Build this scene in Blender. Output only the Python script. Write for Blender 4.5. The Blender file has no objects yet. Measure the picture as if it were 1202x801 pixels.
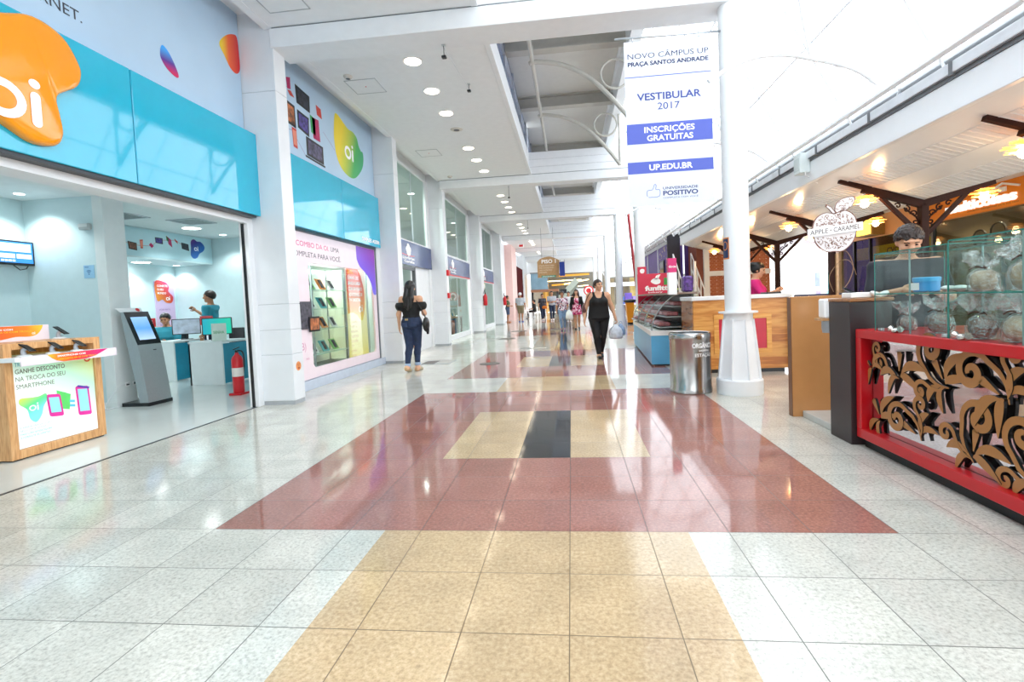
import bpy, math, random
import numpy as np
from mathutils import Vector, Matrix

# ------------------------------------------------------------------ camera
SC = bpy.context.scene
COL = SC.collection
cam_data = bpy.data.cameras.new('camera')
cam = bpy.data.objects.new('camera', cam_data)
COL.objects.link(cam)
cam_data.sensor_width = 36.0
cam_data.lens = 576.762 / 1202 * 36.0
cam_data.shift_x = -(610.3 - 601) / 1202
cam_data.shift_y = (378.3 - 400.5) / 1202
cam_data.clip_start = 0.05
cam_data.clip_end = 300
cam.matrix_world = Matrix(((0.99367843, 0.03863432, 0.10540667, 0.0),
                           (0.10355793, 0.04708548, -0.99350828, 0.0),
                           (-0.04334664, 0.99814345, 0.04278693, 1.244),
                           (0, 0, 0, 1)))
SC.camera = cam

# ------------------------------------------------------------------ sky and exposure
world = bpy.data.worlds.new('sky')
SC.world = world
world.use_nodes = True
bg = world.node_tree.nodes['Background']
bg.inputs[0].default_value = (0.90, 0.955, 1.0, 1)
bg.inputs[1].default_value = 2.6
SC.view_settings.view_transform = 'Standard'
SC.view_settings.look = 'None'
SC.view_settings.gamma = 1.0
SC.view_settings.use_curve_mapping = False
SC.view_settings.exposure = 0.5
try:
    SC.cycles.use_denoising = True
    SC.cycles.max_bounces = 10
    SC.cycles.diffuse_bounces = 5
    SC.cycles.glossy_bounces = 4
    SC.cycles.transmission_bounces = 6
    SC.cycles.transparent_max_bounces = 24
    SC.cycles.sample_clamp_indirect = 6.0
    SC.cycles.caustics_reflective = False
    SC.cycles.caustics_refractive = False
except Exception:
    pass

def area_light(name, loc, size, power, col=(1, 1, 1), rot=(0, 0, 0), parent=None, size_y=None):
    d = bpy.data.lights.new(name, 'AREA')
    d.energy = power; d.color = col; d.size = size
    if size_y: d.shape = 'RECTANGLE'; d.size_y = size_y
    o = bpy.data.objects.new(name, d); COL.objects.link(o)
    o.location = loc; o.rotation_euler = rot
    if parent is not None:
        o.parent = parent
        w = wloc(parent); o.location = (loc[0]-w[0], loc[1]-w[1], loc[2]-w[2])
    return o
def spot_light(name, loc, power, col=(1, 1, 1), angle=90, blend=.5, rot=(0, 0, 0), parent=None, r=.04):
    d = bpy.data.lights.new(name, 'SPOT')
    d.energy = power; d.color = col; d.spot_size = math.radians(angle); d.spot_blend = blend; d.shadow_soft_size = r
    o = bpy.data.objects.new(name, d); COL.objects.link(o)
    o.location = loc; o.rotation_euler = rot
    if parent is not None:
        o.parent = parent
        w = wloc(parent); o.location = (loc[0]-w[0], loc[1]-w[1], loc[2]-w[2])
    return o

# ------------------------------------------------------------------ objects, parts, tags
def wloc(o):
    v = Vector((0, 0, 0))
    while o is not None:
        v += o.location; o = o.parent
    return v
def tag(o, label=None, cat=None, group=None, kind=None):
    if label: o['label'] = label
    if cat: o['category'] = cat
    if group: o['group'] = group
    if kind: o['kind'] = kind
    return o
def thing(name, label, cat, loc, group=None, rz=0.0):
    o = bpy.data.objects.new(name, None); COL.objects.link(o)
    o.empty_display_size = .1
    o.location = loc; o.rotation_euler = (0, 0, rz)
    return tag(o, label, cat, group)
def kids(o):
    return [c for c in bpy.data.objects if c.parent == o]
def copy_tree(root, loc, label=None, rz=None, group=None, scale=None):
    r = root.copy(); COL.objects.link(r)
    r.location = loc
    if rz is not None: r.rotation_euler = (0, 0, rz)
    if scale is not None: r.scale = scale
    if label: r['label'] = label
    if group: r['group'] = group
    for ch in kids(root):
        c = ch.copy(); COL.objects.link(c); c.parent = r
        for g in kids(ch):
            d = g.copy(); COL.objects.link(d); d.parent = c
    return r

class Frame:
    """a plane in space: (a, b, d) -> origin + a*u + b*v + d*n"""
    def __init__(s, o, u, v):
        s.o = Vector(o); s.u = Vector(u); s.v = Vector(v); s.n = s.u.cross(s.v)
    def __call__(s, a, b, d=0.0):
        return s.o + s.u*a + s.v*b + s.n*d
def LW(x): return Frame((x, 0, 0), (0, 1, 0), (0, 0, 1))      # faces +X ; a = world Y
def FC(y): return Frame((0, y, 0), (1, 0, 0), (0, 0, 1))      # faces -Y ; a = world X
def RW(x): return Frame((x, 0, 0), (0, -1, 0), (0, 0, 1))     # faces -X ; a = -world Y
def UP(z): return Frame((0, 0, z), (1, 0, 0), (0, 1, 0))

def crom(pts, n=6, closed=True):
    """Catmull-Rom through points"""
    out = []; N = len(pts); D = len(pts[0])
    for i in range(N if closed else N-1):
        if closed: p0, p1, p2, p3 = pts[i-1], pts[i], pts[(i+1) % N], pts[(i+2) % N]
        else: p0, p1, p2, p3 = pts[max(i-1, 0)], pts[i], pts[i+1], pts[min(i+2, N-1)]
        for k in range(n):
            t = k/n
            out.append(tuple(.5*((2*p1[d]) + (-p0[d]+p2[d])*t + (2*p0[d]-5*p1[d]+4*p2[d]-p3[d])*t*t + (-p0[d]+3*p1[d]-3*p2[d]+p3[d])*t**3) for d in range(D)))
    if not closed: out.append(tuple(pts[-1]))
    return out
def area2(p): return sum(p[i-1][0]*p[i][1]-p[i][0]*p[i-1][1] for i in range(len(p)))/2
def circ(cx, cy, r, n=20, ry=None): return [(cx+r*math.cos(2*math.pi*i/n), cy+(ry or r)*math.sin(2*math.pi*i/n)) for i in range(n)]
def rect(a0, a1, b0, b1): return [(a0, b0), (a1, b0), (a1, b1), (a0, b1)]
def rrect(a0, a1, b0, b1, r, n=4):
    out = []
    for cx, cy, s in ((a1-r, b0+r, -90), (a1-r, b1-r, 0), (a0+r, b1-r, 90), (a0+r, b0+r, 180)):
        for k in range(n+1):
            t = math.radians(s+90*k/n); out.append((cx+r*math.cos(t), cy+r*math.sin(t)))
    return out
def stroke(pts, ws):
    """ribbon polygon along a 2D polyline with a width at every point"""
    L = []; R_ = []
    n = len(pts)
    for i in range(n):
        a = pts[max(i-1, 0)]; b = pts[min(i+1, n-1)]
        dx, dy = b[0]-a[0], b[1]-a[1]; l = math.hypot(dx, dy) or 1
        w = ws[i] if not isinstance(ws, (int, float)) else ws
        L.append((pts[i][0]-dy/l*w/2, pts[i][1]+dx/l*w/2)); R_.append((pts[i][0]+dy/l*w/2, pts[i][1]-dx/l*w/2))
    return L, R_

_glyphs = {}
def glyph_mesh(txt, bold):
    k = (txt, bold)
    if k not in _glyphs:
        cu = bpy.data.curves.new('lettering', 'FONT'); cu.body = txt; cu.offset = bold; cu.resolution_u = 3
        ob = bpy.data.objects.new('lettering', cu); COL.objects.link(ob)
        dg = bpy.context.evaluated_depsgraph_get()
        me = bpy.data.meshes.new_from_object(ob.evaluated_get(dg))
        vs = [(v.co.x, v.co.y) for v in me.vertices]; fs = [tuple(p.vertices) for p in me.polygons]
        bpy.data.objects.remove(ob); bpy.data.curves.remove(cu); bpy.data.meshes.remove(me)
        _glyphs[k] = (vs, fs)
    return _glyphs[k]

class MB:
    def __init__(s): s.v = []; s.f = []; s.m = []; s.seg = []
    def add(s, vs, fs, mi=0):
        o = len(s.v); s.v += [tuple(p) for p in vs]
        s.f += [tuple(i+o for i in f) for f in fs]; s.m += [mi]*len(fs)
        return s
    def box(s, x0, x1, y0, y1, z0, z1, mi=0, c=0.0):
        if x1 < x0: x0, x1 = x1, x0
        if y1 < y0: y0, y1 = y1, y0
        if z1 < z0: z0, z1 = z1, z0
        return s.obox(((x0+x1)/2, (y0+y1)/2, (z0+z1)/2), (x1-x0, y1-y0, z1-z0), None, mi, c)
    def obox(s, cen, size, R=None, mi=0, c=0.0):
        hx, hy, hz = size[0]/2, size[1]/2, size[2]/2
        cen = Vector(cen)
        def P(x, y, z):
            q = Vector((x, y, z)); return cen + (R @ q if R is not None else q)
        c = min(c, hx*.9, hy*.9, hz*.9)
        if c <= 0:
            vs = [P(sx*hx, sy*hy, sz*hz) for sz in (-1, 1) for sy in (-1, 1) for sx in (-1, 1)]
            return s.add(vs, [(0, 2, 3, 1), (4, 5, 7, 6), (0, 1, 5, 4), (2, 6, 7, 3), (0, 4, 6, 2), (1, 3, 7, 5)], mi)
        vs = []; ix = {}
        for sx in (-1, 1):
            for sy in (-1, 1):
                for sz in (-1, 1):
                    for a in range(3):
                        q = [sx*(hx-c), sy*(hy-c), sz*(hz-c)]
                        q[a] = (sx*hx, sy*hy, sz*hz)[a]
                        ix[(sx, sy, sz, a)] = len(vs); vs.append(P(*q))
        fs = []
        def quad(idx, nrm):
            p = [Vector(vs[i]) for i in idx]
            n = (p[1]-p[0]).cross(p[2]-p[0])
            nn = R @ Vector(nrm) if R is not None else Vector(nrm)
            fs.append(tuple(idx) if n.dot(nn) > 0 else tuple(reversed(idx)))
        for a in range(3):
            b, d = [(1, 2), (0, 2), (0, 1)][a]
            for sg in (-1, 1):
                idx = []
                for (p, q) in ((-1, -1), (1, -1), (1, 1), (-1, 1)):
                    k = [0, 0, 0]; k[a] = sg; k[b] = p; k[d] = q; idx.append(ix[(*k, a)])
                n = [0, 0, 0]; n[a] = sg; quad(idx, n)
        for a in range(3):
            b, d = [(1, 2), (0, 2), (0, 1)][a]
            for p in (-1, 1):
                for q in (-1, 1):
                    idx = []
                    for (sg, face) in ((-1, b), (1, b), (1, d), (-1, d)):
                        k = [0, 0, 0]; k[a] = sg; k[b] = p; k[d] = q; idx.append(ix[(*k, face)])
                    n = [0, 0, 0]; n[b] = p; n[d] = q; quad(idx, n)
        for sx in (-1, 1):
            for sy in (-1, 1):
                for sz in (-1, 1):
                    quad([ix[(sx, sy, sz, a)] for a in range(3)], (sx, sy, sz))
        return s.add(vs, fs, mi)
    def tube(s, pts, r, n=8, mi=0, closed=False, caps=True, flat=1.0):
        pts = [Vector(p) for p in pts]; N = len(pts); rings = []
        t0 = (pts[1]-pts[0]).normalized()
        ref = Vector((0, 0, 1)) if abs(t0.z) < .9 else Vector((1, 0, 0))
        nrm = (ref - t0*ref.dot(t0)).normalized()
        vs = []
        for i in range(N):
            if closed: t = (pts[(i+1) % N]-pts[i-1]).normalized()
            else: t = (pts[min(i+1, N-1)]-pts[max(i-1, 0)]).normalized()
            nrm = (nrm - t*nrm.dot(t))
            if nrm.length < 1e-6: nrm = t.orthogonal()
            nrm.normalize(); bi = t.cross(nrm)
            rr = r[i] if isinstance(r, (list, tuple)) else r
            for k in range(n):
                a = 2*math.pi*(k+.5)/n
                vs.append(pts[i] + nrm*(math.cos(a)*rr) + bi*(math.sin(a)*rr*flat))
        fs = []
        for i in range(N if closed else N-1):
            j = (i+1) % N
            for k in range(n):
                l = (k+1) % n
                fs.append((i*n+k, i*n+l, j*n+l, j*n+k))
        if not closed and caps:
            fs.append(tuple(reversed(range(n)))); fs.append(tuple((N-1)*n+k for k in range(n)))
        return s.add(vs, fs, mi)
    def bar(s, p0, p1, w, h=None, mi=0, c=0.0, up=(0, 0, 1)):
        """straight rectangular bar, w across, h along up"""
        p0, p1 = Vector(p0), Vector(p1); y = (p1-p0); L = y.length; y.normalize()
        upv = Vector(up)
        if abs(y.dot(upv)) > .98: upv = Vector((1, 0, 0))
        x = y.cross(upv).normalized(); z = x.cross(y)
        R = Matrix((x, y, z)).transposed()
        return s.obox((p0+p1)/2, (w, L, h or w), R, mi, c)
    def lathe(s, prof, c=(0, 0, 0), n=24, mi=0, R=None, a0=0.0, caps=True):
        c = Vector(c); vs = []; fs = []; m = len(prof)
        for (r, z) in prof:
            for k in range(n):
                a = a0+2*math.pi*k/n
                q = Vector((r*math.cos(a), r*math.sin(a), z))
                vs.append(c + (R @ q if R is not None else q))
        for i in range(m-1):
            for k in range(n):
                l = (k+1) % n; fs.append((i*n+k, i*n+l, (i+1)*n+l, (i+1)*n+k))
        if caps:
            if prof[0][0] > 1e-4: fs.append(tuple(reversed(range(n))))
            if prof[-1][0] > 1e-4: fs.append(tuple((m-1)*n+k for k in range(n)))
        return s.add(vs, fs, mi)
    def prism(s, fr, poly, d0, d1, mi=0):
        if area2(poly) < 0: poly = list(reversed(poly))
        n = len(poly)
        vs = [fr(a, b, d0) for a, b in poly] + [fr(a, b, d1) for a, b in poly]
        fs = [tuple(reversed(range(n))), tuple(range(n, 2*n))]
        fs += [(i, (i+1) % n, n+(i+1) % n, n+i) for i in range(n)]
        if d1 < d0: fs = [tuple(reversed(f)) for f in fs]
        return s.add(vs, fs, mi)
    def ribbon(s, fr, pts, ws, d0, d1, mi=0, ms=None):
        """raised ribbon; ms = material of the edges"""
        L, R_ = stroke(pts, ws); n = len(pts); ms = mi if ms is None else ms
        vs = []
        for d in (d0, d1):
            vs += [fr(a, b, d) for a, b in L] + [fr(a, b, d) for a, b in R_]
        top = []; side = []
        for i in range(n-1):
            top.append((2*n+i, 3*n+i, 3*n+i+1, 2*n+i+1))
            side += [(i, i+1, n+i+1, n+i), (i, 2*n+i, 2*n+i+1, i+1), (n+i, n+i+1, 3*n+i+1, 3*n+i)]
        side += [(0, n, 3*n, 2*n), (n-1, 2*n+n-1, 3*n+n-1, n+n-1)]
        side += [(i, i+1, n+i+1, n+i) for i in range(0)]
        o = len(s.v); s.v += [tuple(p) for p in vs]
        s.f += [tuple(i+o for i in f) for f in top+side]; s.m += [mi]*len(top)+[ms]*len(side)
        return s
    def ell(s, c, r, nu=16, nv=10, mi=0, R=None):
        prof = [(math.sin(math.pi*i/nv), -math.cos(math.pi*i/nv)) for i in range(nv+1)]
        c = Vector(c); vs = []; fs = []
        vs.append(Vector((0, 0, -r[2])))
        for (q, z) in prof[1:-1]:
            for k in range(nu):
                a = 2*math.pi*k/nu; vs.append(Vector((q*math.cos(a)*r[0], q*math.sin(a)*r[1], z*r[2])))
        vs.append(Vector((0, 0, r[2])))
        for k in range(nu):
            fs.append((0, 1+(k+1) % nu, 1+k))
        for i in range(nv-2):
            for k in range(nu):
                l = (k+1) % nu; b = 1+i*nu
                fs.append((b+k, b+l, b+nu+l, b+nu+k))
        b = 1+(nv-2)*nu
        for k in range(nu): fs.append((b+k, b+(k+1) % nu, len(vs)-1))
        return s.add([c + (R @ v if R is not None else v) for v in vs], fs, mi)
    def text(s, fr, txt, a, b, h, w=None, align='L', bold=0.0, d=.002, mi=0, ext=0.0, slant=0.0, warp=None):
        """lettering with cap height h whose baseline starts at (a, b); w = forced width"""
        vs, fs = glyph_mesh(txt, bold)
        if not vs: return s
        s.seg.append((len(s.v), len(s.f)))
        x0 = min(p[0] for p in vs); x1 = max(p[0] for p in vs)
        sy = h/.73; sx = sy if w is None else w/(x1-x0)
        W = (x1-x0)*sx
        off = a - (0 if align == 'L' else W/2 if align == 'C' else W)
        P = [(off+(x-x0)*sx+slant*y*sy, b+y*sy) for x, y in vs]
        g = warp or (lambda p, q, dd: fr(p, q, dd))
        if ext > 0:
            edges = {}
            for f in fs:
                for i in range(len(f)):
                    e = (f[i-1], f[i])
                    if (e[1], e[0]) in edges: del edges[(e[1], e[0])]
                    else: edges[e] = 1
            n = len(P); V = [g(p, q, d) for p, q in P]+[g(p, q, d+ext) for p, q in P]
            F = [tuple(i+n for i in f) for f in fs]+[(i, j, j+n, i+n) for (i, j) in edges]
            return s.add(V, F, mi)
        return s.add([g(p, q, d) for p, q in P], fs, mi)
    def mesh(s, fr_o, mats, name, smooth):
        me = bpy.data.meshes.new(name)
        me.from_pydata([(p[0]-fr_o[0], p[1]-fr_o[1], p[2]-fr_o[2]) for p in s.v], [], s.f)
        for m in (mats if isinstance(mats, (list, tuple)) else [mats]): me.materials.append(m)
        me.polygons.foreach_set('material_index', s.m)
        if smooth:
            me.polygons.foreach_set('use_smooth', [True]*len(s.f))
            if smooth is not True: me.set_sharp_from_angle(angle=math.radians(smooth))
        me.update()
        return me
    def build(s, name, mats, parent=None, smooth=None, label=None, cat=None, group=None, kind=None, origin=None):
        if 'lettering' in name and len(s.seg) > 1 and parent is not None:      # every line of writing is a part of its own
            g = ([(0, 0)] if s.seg[0][0] > 0 else []) + s.seg + [(len(s.v), len(s.f))]
            for (v0, f0), (v1, f1) in zip(g[:-1], g[1:]):
                if f1 > f0:
                    q = MB(); q.v = s.v[v0:v1]; q.f = [tuple(i-v0 for i in f) for f in s.f[f0:f1]]; q.m = s.m[f0:f1]
                    o = q.build(name, mats, parent, smooth, label, cat, group, kind)
            return o
        if parent is not None: o0 = wloc(parent)
        elif origin is not None: o0 = Vector(origin)
        else:
            a = np.array(s.v); lo = a.min(0); hi = a.max(0)
            o0 = Vector(((lo[0]+hi[0])/2, (lo[1]+hi[1])/2, lo[2]))
        ob = bpy.data.objects.new(name, s.mesh(o0, mats, name, smooth)); COL.objects.link(ob)
        if parent is not None: ob.parent = parent
        else: ob.location = o0
        return tag(ob, label, cat, group, kind)
def struct(name, mb, mats, label=None, smooth=None, parent=None):
    return mb.build(name, mats, parent, smooth, label=label, kind=None if parent is not None else 'structure', origin=None)

# ------------------------------------------------------------------ materials
def lin(h):
    h = h.lstrip('#'); c = [int(h[i:i+2], 16)/255 for i in (0, 2, 4)]
    return tuple(x/12.92 if x <= .04045 else ((x+.055)/1.055)**2.4 for x in c)
_mats = {}
def mat(name, col, rough=.5, metal=0.0, spec=.5, noise=.06, nscale=8.0, bump=0.0, bscale=60.0, emit=0.0, coat=0.0, ecol=None, stretch=None, aniso=0.0):
    if name in _mats: return _mats[name]
    m = bpy.data.materials.new(name); m.use_nodes = True; nt = m.node_tree
    b = nt.nodes['Principled BSDF']
    c = lin(col) if isinstance(col, str) else col
    b.inputs['Roughness'].default_value = rough; b.inputs['Metallic'].default_value = metal
    b.inputs['Specular IOR Level'].default_value = spec; b.inputs['Coat Weight'].default_value = coat
    b.inputs['Anisotropic'].default_value = aniso
    tc = nt.nodes.new('ShaderNodeTexCoord'); mp = nt.nodes.new('ShaderNodeMapping')
    nt.links.new(tc.outputs['Object'], mp.inputs['Vector'])
    if stretch: mp.inputs['Scale'].default_value = stretch
    nz = nt.nodes.new('ShaderNodeTexNoise'); nz.inputs['Scale'].default_value = nscale; nz.inputs['Detail'].default_value = 4
    nt.links.new(mp.outputs['Vector'], nz.inputs['Vector'])
    rp = nt.nodes.new('ShaderNodeValToRGB')
    rp.color_ramp.elements[0].position = .3; rp.color_ramp.elements[1].position = .7
    rp.color_ramp.elements[0].color = (*[x*(1-noise) for x in c], 1)
    rp.color_ramp.elements[1].color = (*[min(1, x*(1+noise)) for x in c], 1)
    nt.links.new(nz.outputs['Fac'], rp.inputs['Fac']); nt.links.new(rp.outputs['Color'], b.inputs['Base Color'])
    if bump > 0:
        n2 = nt.nodes.new('ShaderNodeTexNoise'); n2.inputs['Scale'].default_value = bscale
        nt.links.new(mp.outputs['Vector'], n2.inputs['Vector'])
        bp = nt.nodes.new('ShaderNodeBump'); bp.inputs['Strength'].default_value = bump; bp.inputs['Distance'].default_value = .01
        nt.links.new(n2.outputs['Fac'], bp.inputs['Height']); nt.links.new(bp.outputs['Normal'], b.inputs['Normal'])
    if emit > 0:
        nt.links.new(rp.outputs['Color'], b.inputs['Emission Color'])
        if ecol:
            nt.links.remove(b.inputs['Emission Color'].links[0]); b.inputs['Emission Color'].default_value = (*lin(ecol), 1)
        b.inputs['Emission Strength'].default_value = emit
    _mats[name] = m
    return m
def gradmat(name, stops, axis='Z', rough=.35, emit=0.0, diag=None):
    """a print whose ink runs through several colours across its generated box"""
    if name in _mats: return _mats[name]
    m = bpy.data.materials.new(name); m.use_nodes = True; nt = m.node_tree
    b = nt.nodes['Principled BSDF']; b.inputs['Roughness'].default_value = rough
    tc = nt.nodes.new('ShaderNodeTexCoord'); dp = nt.nodes.new('ShaderNodeVectorMath'); dp.operation = 'DOT_PRODUCT'
    v = diag or {'X': (1, 0, 0), 'Y': (0, 1, 0), 'Z': (0, 0, 1)}[axis]
    dp.inputs[1].default_value = v
    nt.links.new(tc.outputs['Generated'], dp.inputs[0])
    rp = nt.nodes.new('ShaderNodeValToRGB'); e = rp.color_ramp.elements
    while len(e) > 1: e.remove(e[-1])
    e[0].position = stops[0][0]; e[0].color = (*lin(stops[0][1]), 1)
    for p, c in stops[1:]:
        k = e.new(p); k.color = (*lin(c), 1)
    nt.links.new(dp.outputs['Value'], rp.inputs['Fac']); nt.links.new(rp.outputs['Color'], b.inputs['Base Color'])
    if emit: nt.links.new(rp.outputs['Color'], b.inputs['Emission Color']); b.inputs['Emission Strength'].default_value = emit
    _mats[name] = m
    return m
def glassmat(name, tint='#eef6f4', gloss=.06, rough=.02, edge=.55, bump=0.0):
    if name in _mats: return _mats[name]
    m = bpy.data.materials.new(name); m.use_nodes = True; nt = m.node_tree; nt.nodes.clear()
    out = nt.nodes.new('ShaderNodeOutputMaterial'); tr = nt.nodes.new('ShaderNodeBsdfTransparent'); gl = nt.nodes.new('ShaderNodeBsdfGlossy')
    tr.inputs[0].default_value = (*lin(tint), 1); gl.inputs['Roughness'].default_value = rough
    lw = nt.nodes.new('ShaderNodeLayerWeight'); lw.inputs['Blend'].default_value = .5
    pw = nt.nodes.new('ShaderNodeMath'); pw.operation = 'POWER'; pw.inputs[1].default_value = 4.0; nt.links.new(lw.outputs['Facing'], pw.inputs[0])
    ml = nt.nodes.new('ShaderNodeMath'); ml.operation = 'MULTIPLY'; ml.inputs[1].default_value = edge; nt.links.new(pw.outputs[0], ml.inputs[0])
    ad = nt.nodes.new('ShaderNodeMath'); ad.operation = 'ADD'; ad.inputs[1].default_value = gloss; ad.use_clamp = True
    if bump:
        tc = nt.nodes.new('ShaderNodeTexCoord'); n2 = nt.nodes.new('ShaderNodeTexNoise'); n2.inputs['Scale'].default_value = 45; n2.inputs['Detail'].default_value = 3
        bp = nt.nodes.new('ShaderNodeBump'); bp.inputs['Strength'].default_value = bump; bp.inputs['Distance'].default_value = .02
        nt.links.new(tc.outputs['Object'], n2.inputs['Vector']); nt.links.new(n2.outputs['Fac'], bp.inputs['Height']); nt.links.new(bp.outputs['Normal'], gl.inputs['Normal'])
    mx = nt.nodes.new('ShaderNodeMixShader')
    nt.links.new(ml.outputs[0], ad.inputs[0]); nt.links.new(ad.outputs[0], mx.inputs[0])
    nt.links.new(tr.outputs[0], mx.inputs[1]); nt.links.new(gl.outputs[0], mx.inputs[2]); nt.links.new(mx.outputs[0], out.inputs[0])
    _mats[name] = m
    return m
def sheetmat(name, tint, trans=.6):
    """milky translucent sheet"""
    if name in _mats: return _mats[name]
    m = bpy.data.materials.new(name); m.use_nodes = True; nt = m.node_tree; nt.nodes.clear()
    out = nt.nodes.new('ShaderNodeOutputMaterial'); a = nt.nodes.new('ShaderNodeBsdfTransparent'); b = nt.nodes.new('ShaderNodeBsdfTranslucent')
    a.inputs[0].default_value = (*lin(tint), 1); b.inputs[0].default_value = (*lin(tint), 1)
    mx = nt.nodes.new('ShaderNodeMixShader'); mx.inputs[0].default_value = 1-trans
    nt.links.new(a.outputs[0], mx.inputs[1]); nt.links.new(b.outputs[0], mx.inputs[2]); nt.links.new(mx.outputs[0], out.inputs[0])
    _mats[name] = m
    return m
TILE = 0.41
def granite(name, base, dark, light, rough=.08, speck=45.0, spread=.5, spec=.5):
    """polished granite slabs: speckle, slab to slab variation and grey joints on the 41 cm grid"""
    m = bpy.data.materials.new(name); m.use_nodes = True; nt = m.node_tree; N = nt.nodes.new; L = nt.links.new
    b = nt.nodes['Principled BSDF']; b.inputs['Roughness'].default_value = rough; b.inputs['Specular IOR Level'].default_value = spec
    tc = N('ShaderNodeTexCoord')
    n1 = N('ShaderNodeTexNoise'); n1.inputs['Scale'].default_value = speck; n1.inputs['Detail'].default_value = 5; n1.inputs['Roughness'].default_value = .7
    L(tc.outputs['Object'], n1.inputs['Vector'])
    r = N('ShaderNodeValToRGB'); e = r.color_ramp.elements
    e[0].position = .5-spread*.36; e[0].color = (*lin(dark), 1); e[1].position = .5; e[1].color = (*lin(base), 1)
    k = e.new(.5+spread*.4); k.color = (*lin(light), 1)
    L(n1.outputs['Fac'], r.inputs['Fac'])
    # big soft veins
    n2 = N('ShaderNodeTexNoise'); n2.inputs['Scale'].default_value = 4.0; n2.inputs['Detail'].default_value = 3
    L(tc.outputs['Object'], n2.inputs['Vector'])
    # slab id
    sx = N('ShaderNodeSeparateXYZ'); L(tc.outputs['Object'], sx.inputs[0])
    def grid(sock, off):
        a = N('ShaderNodeMath'); a.operation = 'SUBTRACT'; a.inputs[1].default_value = off; L(sock, a.inputs[0])
        d = N('ShaderNodeMath'); d.operation = 'DIVIDE'; d.inputs[1].default_value = TILE; L(a.outputs[0], d.inputs[0])
        f = N('ShaderNodeMath'); f.operation = 'FLOOR'; L(d.outputs[0], f.inputs[0])
        g = N('ShaderNodeMath'); g.operation = 'FRACT'; L(d.outputs[0], g.inputs[0])
        h = N('ShaderNodeMath'); h.operation = 'SUBTRACT'; h.inputs[1].default_value = .5; L(g.outputs[0], h.inputs[0])
        i = N('ShaderNodeMath'); i.operation = 'ABSOLUTE'; L(h.outputs[0], i.inputs[0])
        return f.outputs[0], i.outputs[0]
    fx, ax = grid(sx.outputs['X'], -0.0538); fy, ay = grid(sx.outputs['Y'], 2.591)
    cx = N('ShaderNodeCombineXYZ'); L(fx, cx.inputs[0]); L(fy, cx.inputs[1])
    wn = N('ShaderNodeTexWhiteNoise'); L(cx.outputs[0], wn.inputs['Vector'])
    mr = N('ShaderNodeMapRange'); mr.inputs['To Min'].default_value = .91; mr.inputs['To Max'].default_value = 1.05; L(wn.outputs['Value'], mr.inputs['Value'])
    mr2 = N('ShaderNodeMapRange'); mr2.inputs['From Min'].default_value = .3; mr2.inputs['From Max'].default_value = .7; mr2.inputs['To Min'].default_value = .9; mr2.inputs['To Max'].default_value = 1.06; L(n2.outputs['Fac'], mr2.inputs['Value'])
    mm = N('ShaderNodeMath'); mm.operation = 'MULTIPLY'; L(mr.outputs[0], mm.inputs[0]); L(mr2.outputs[0], mm.inputs[1])
    mx = N('ShaderNodeMath'); mx.operation = 'MAXIMUM'; L(ax, mx.inputs[0]); L(ay, mx.inputs[1])
    gt = N('ShaderNodeMath'); gt.operation = 'GREATER_THAN'; gt.inputs[1].default_value = .5-.0055; L(mx.outputs[0], gt.inputs[0])
    sc = N('ShaderNodeVectorMath'); sc.operation = 'SCALE'; L(r.outputs['Color'], sc.inputs[0]); L(mm.outputs[0], sc.inputs['Scale'])
    mi = N('ShaderNodeMix'); mi.data_type = 'RGBA'; L(gt.outputs[0], mi.inputs['Factor']); L(sc.outputs['Vector'], mi.inputs['A'])
    d = lin(dark); mi.inputs['B'].default_value = (d[0]*.55, d[1]*.55, d[2]*.55, 1)
    L(mi.outputs['Result'], b.inputs['Base Color'])
    ra = N('ShaderNodeMath'); ra.operation = 'MULTIPLY_ADD'; ra.inputs[1].default_value = .3; ra.inputs[2].default_value = rough; L(gt.outputs[0], ra.inputs[0]); L(ra.outputs[0], b.inputs['Roughness'])
    return m
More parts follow.
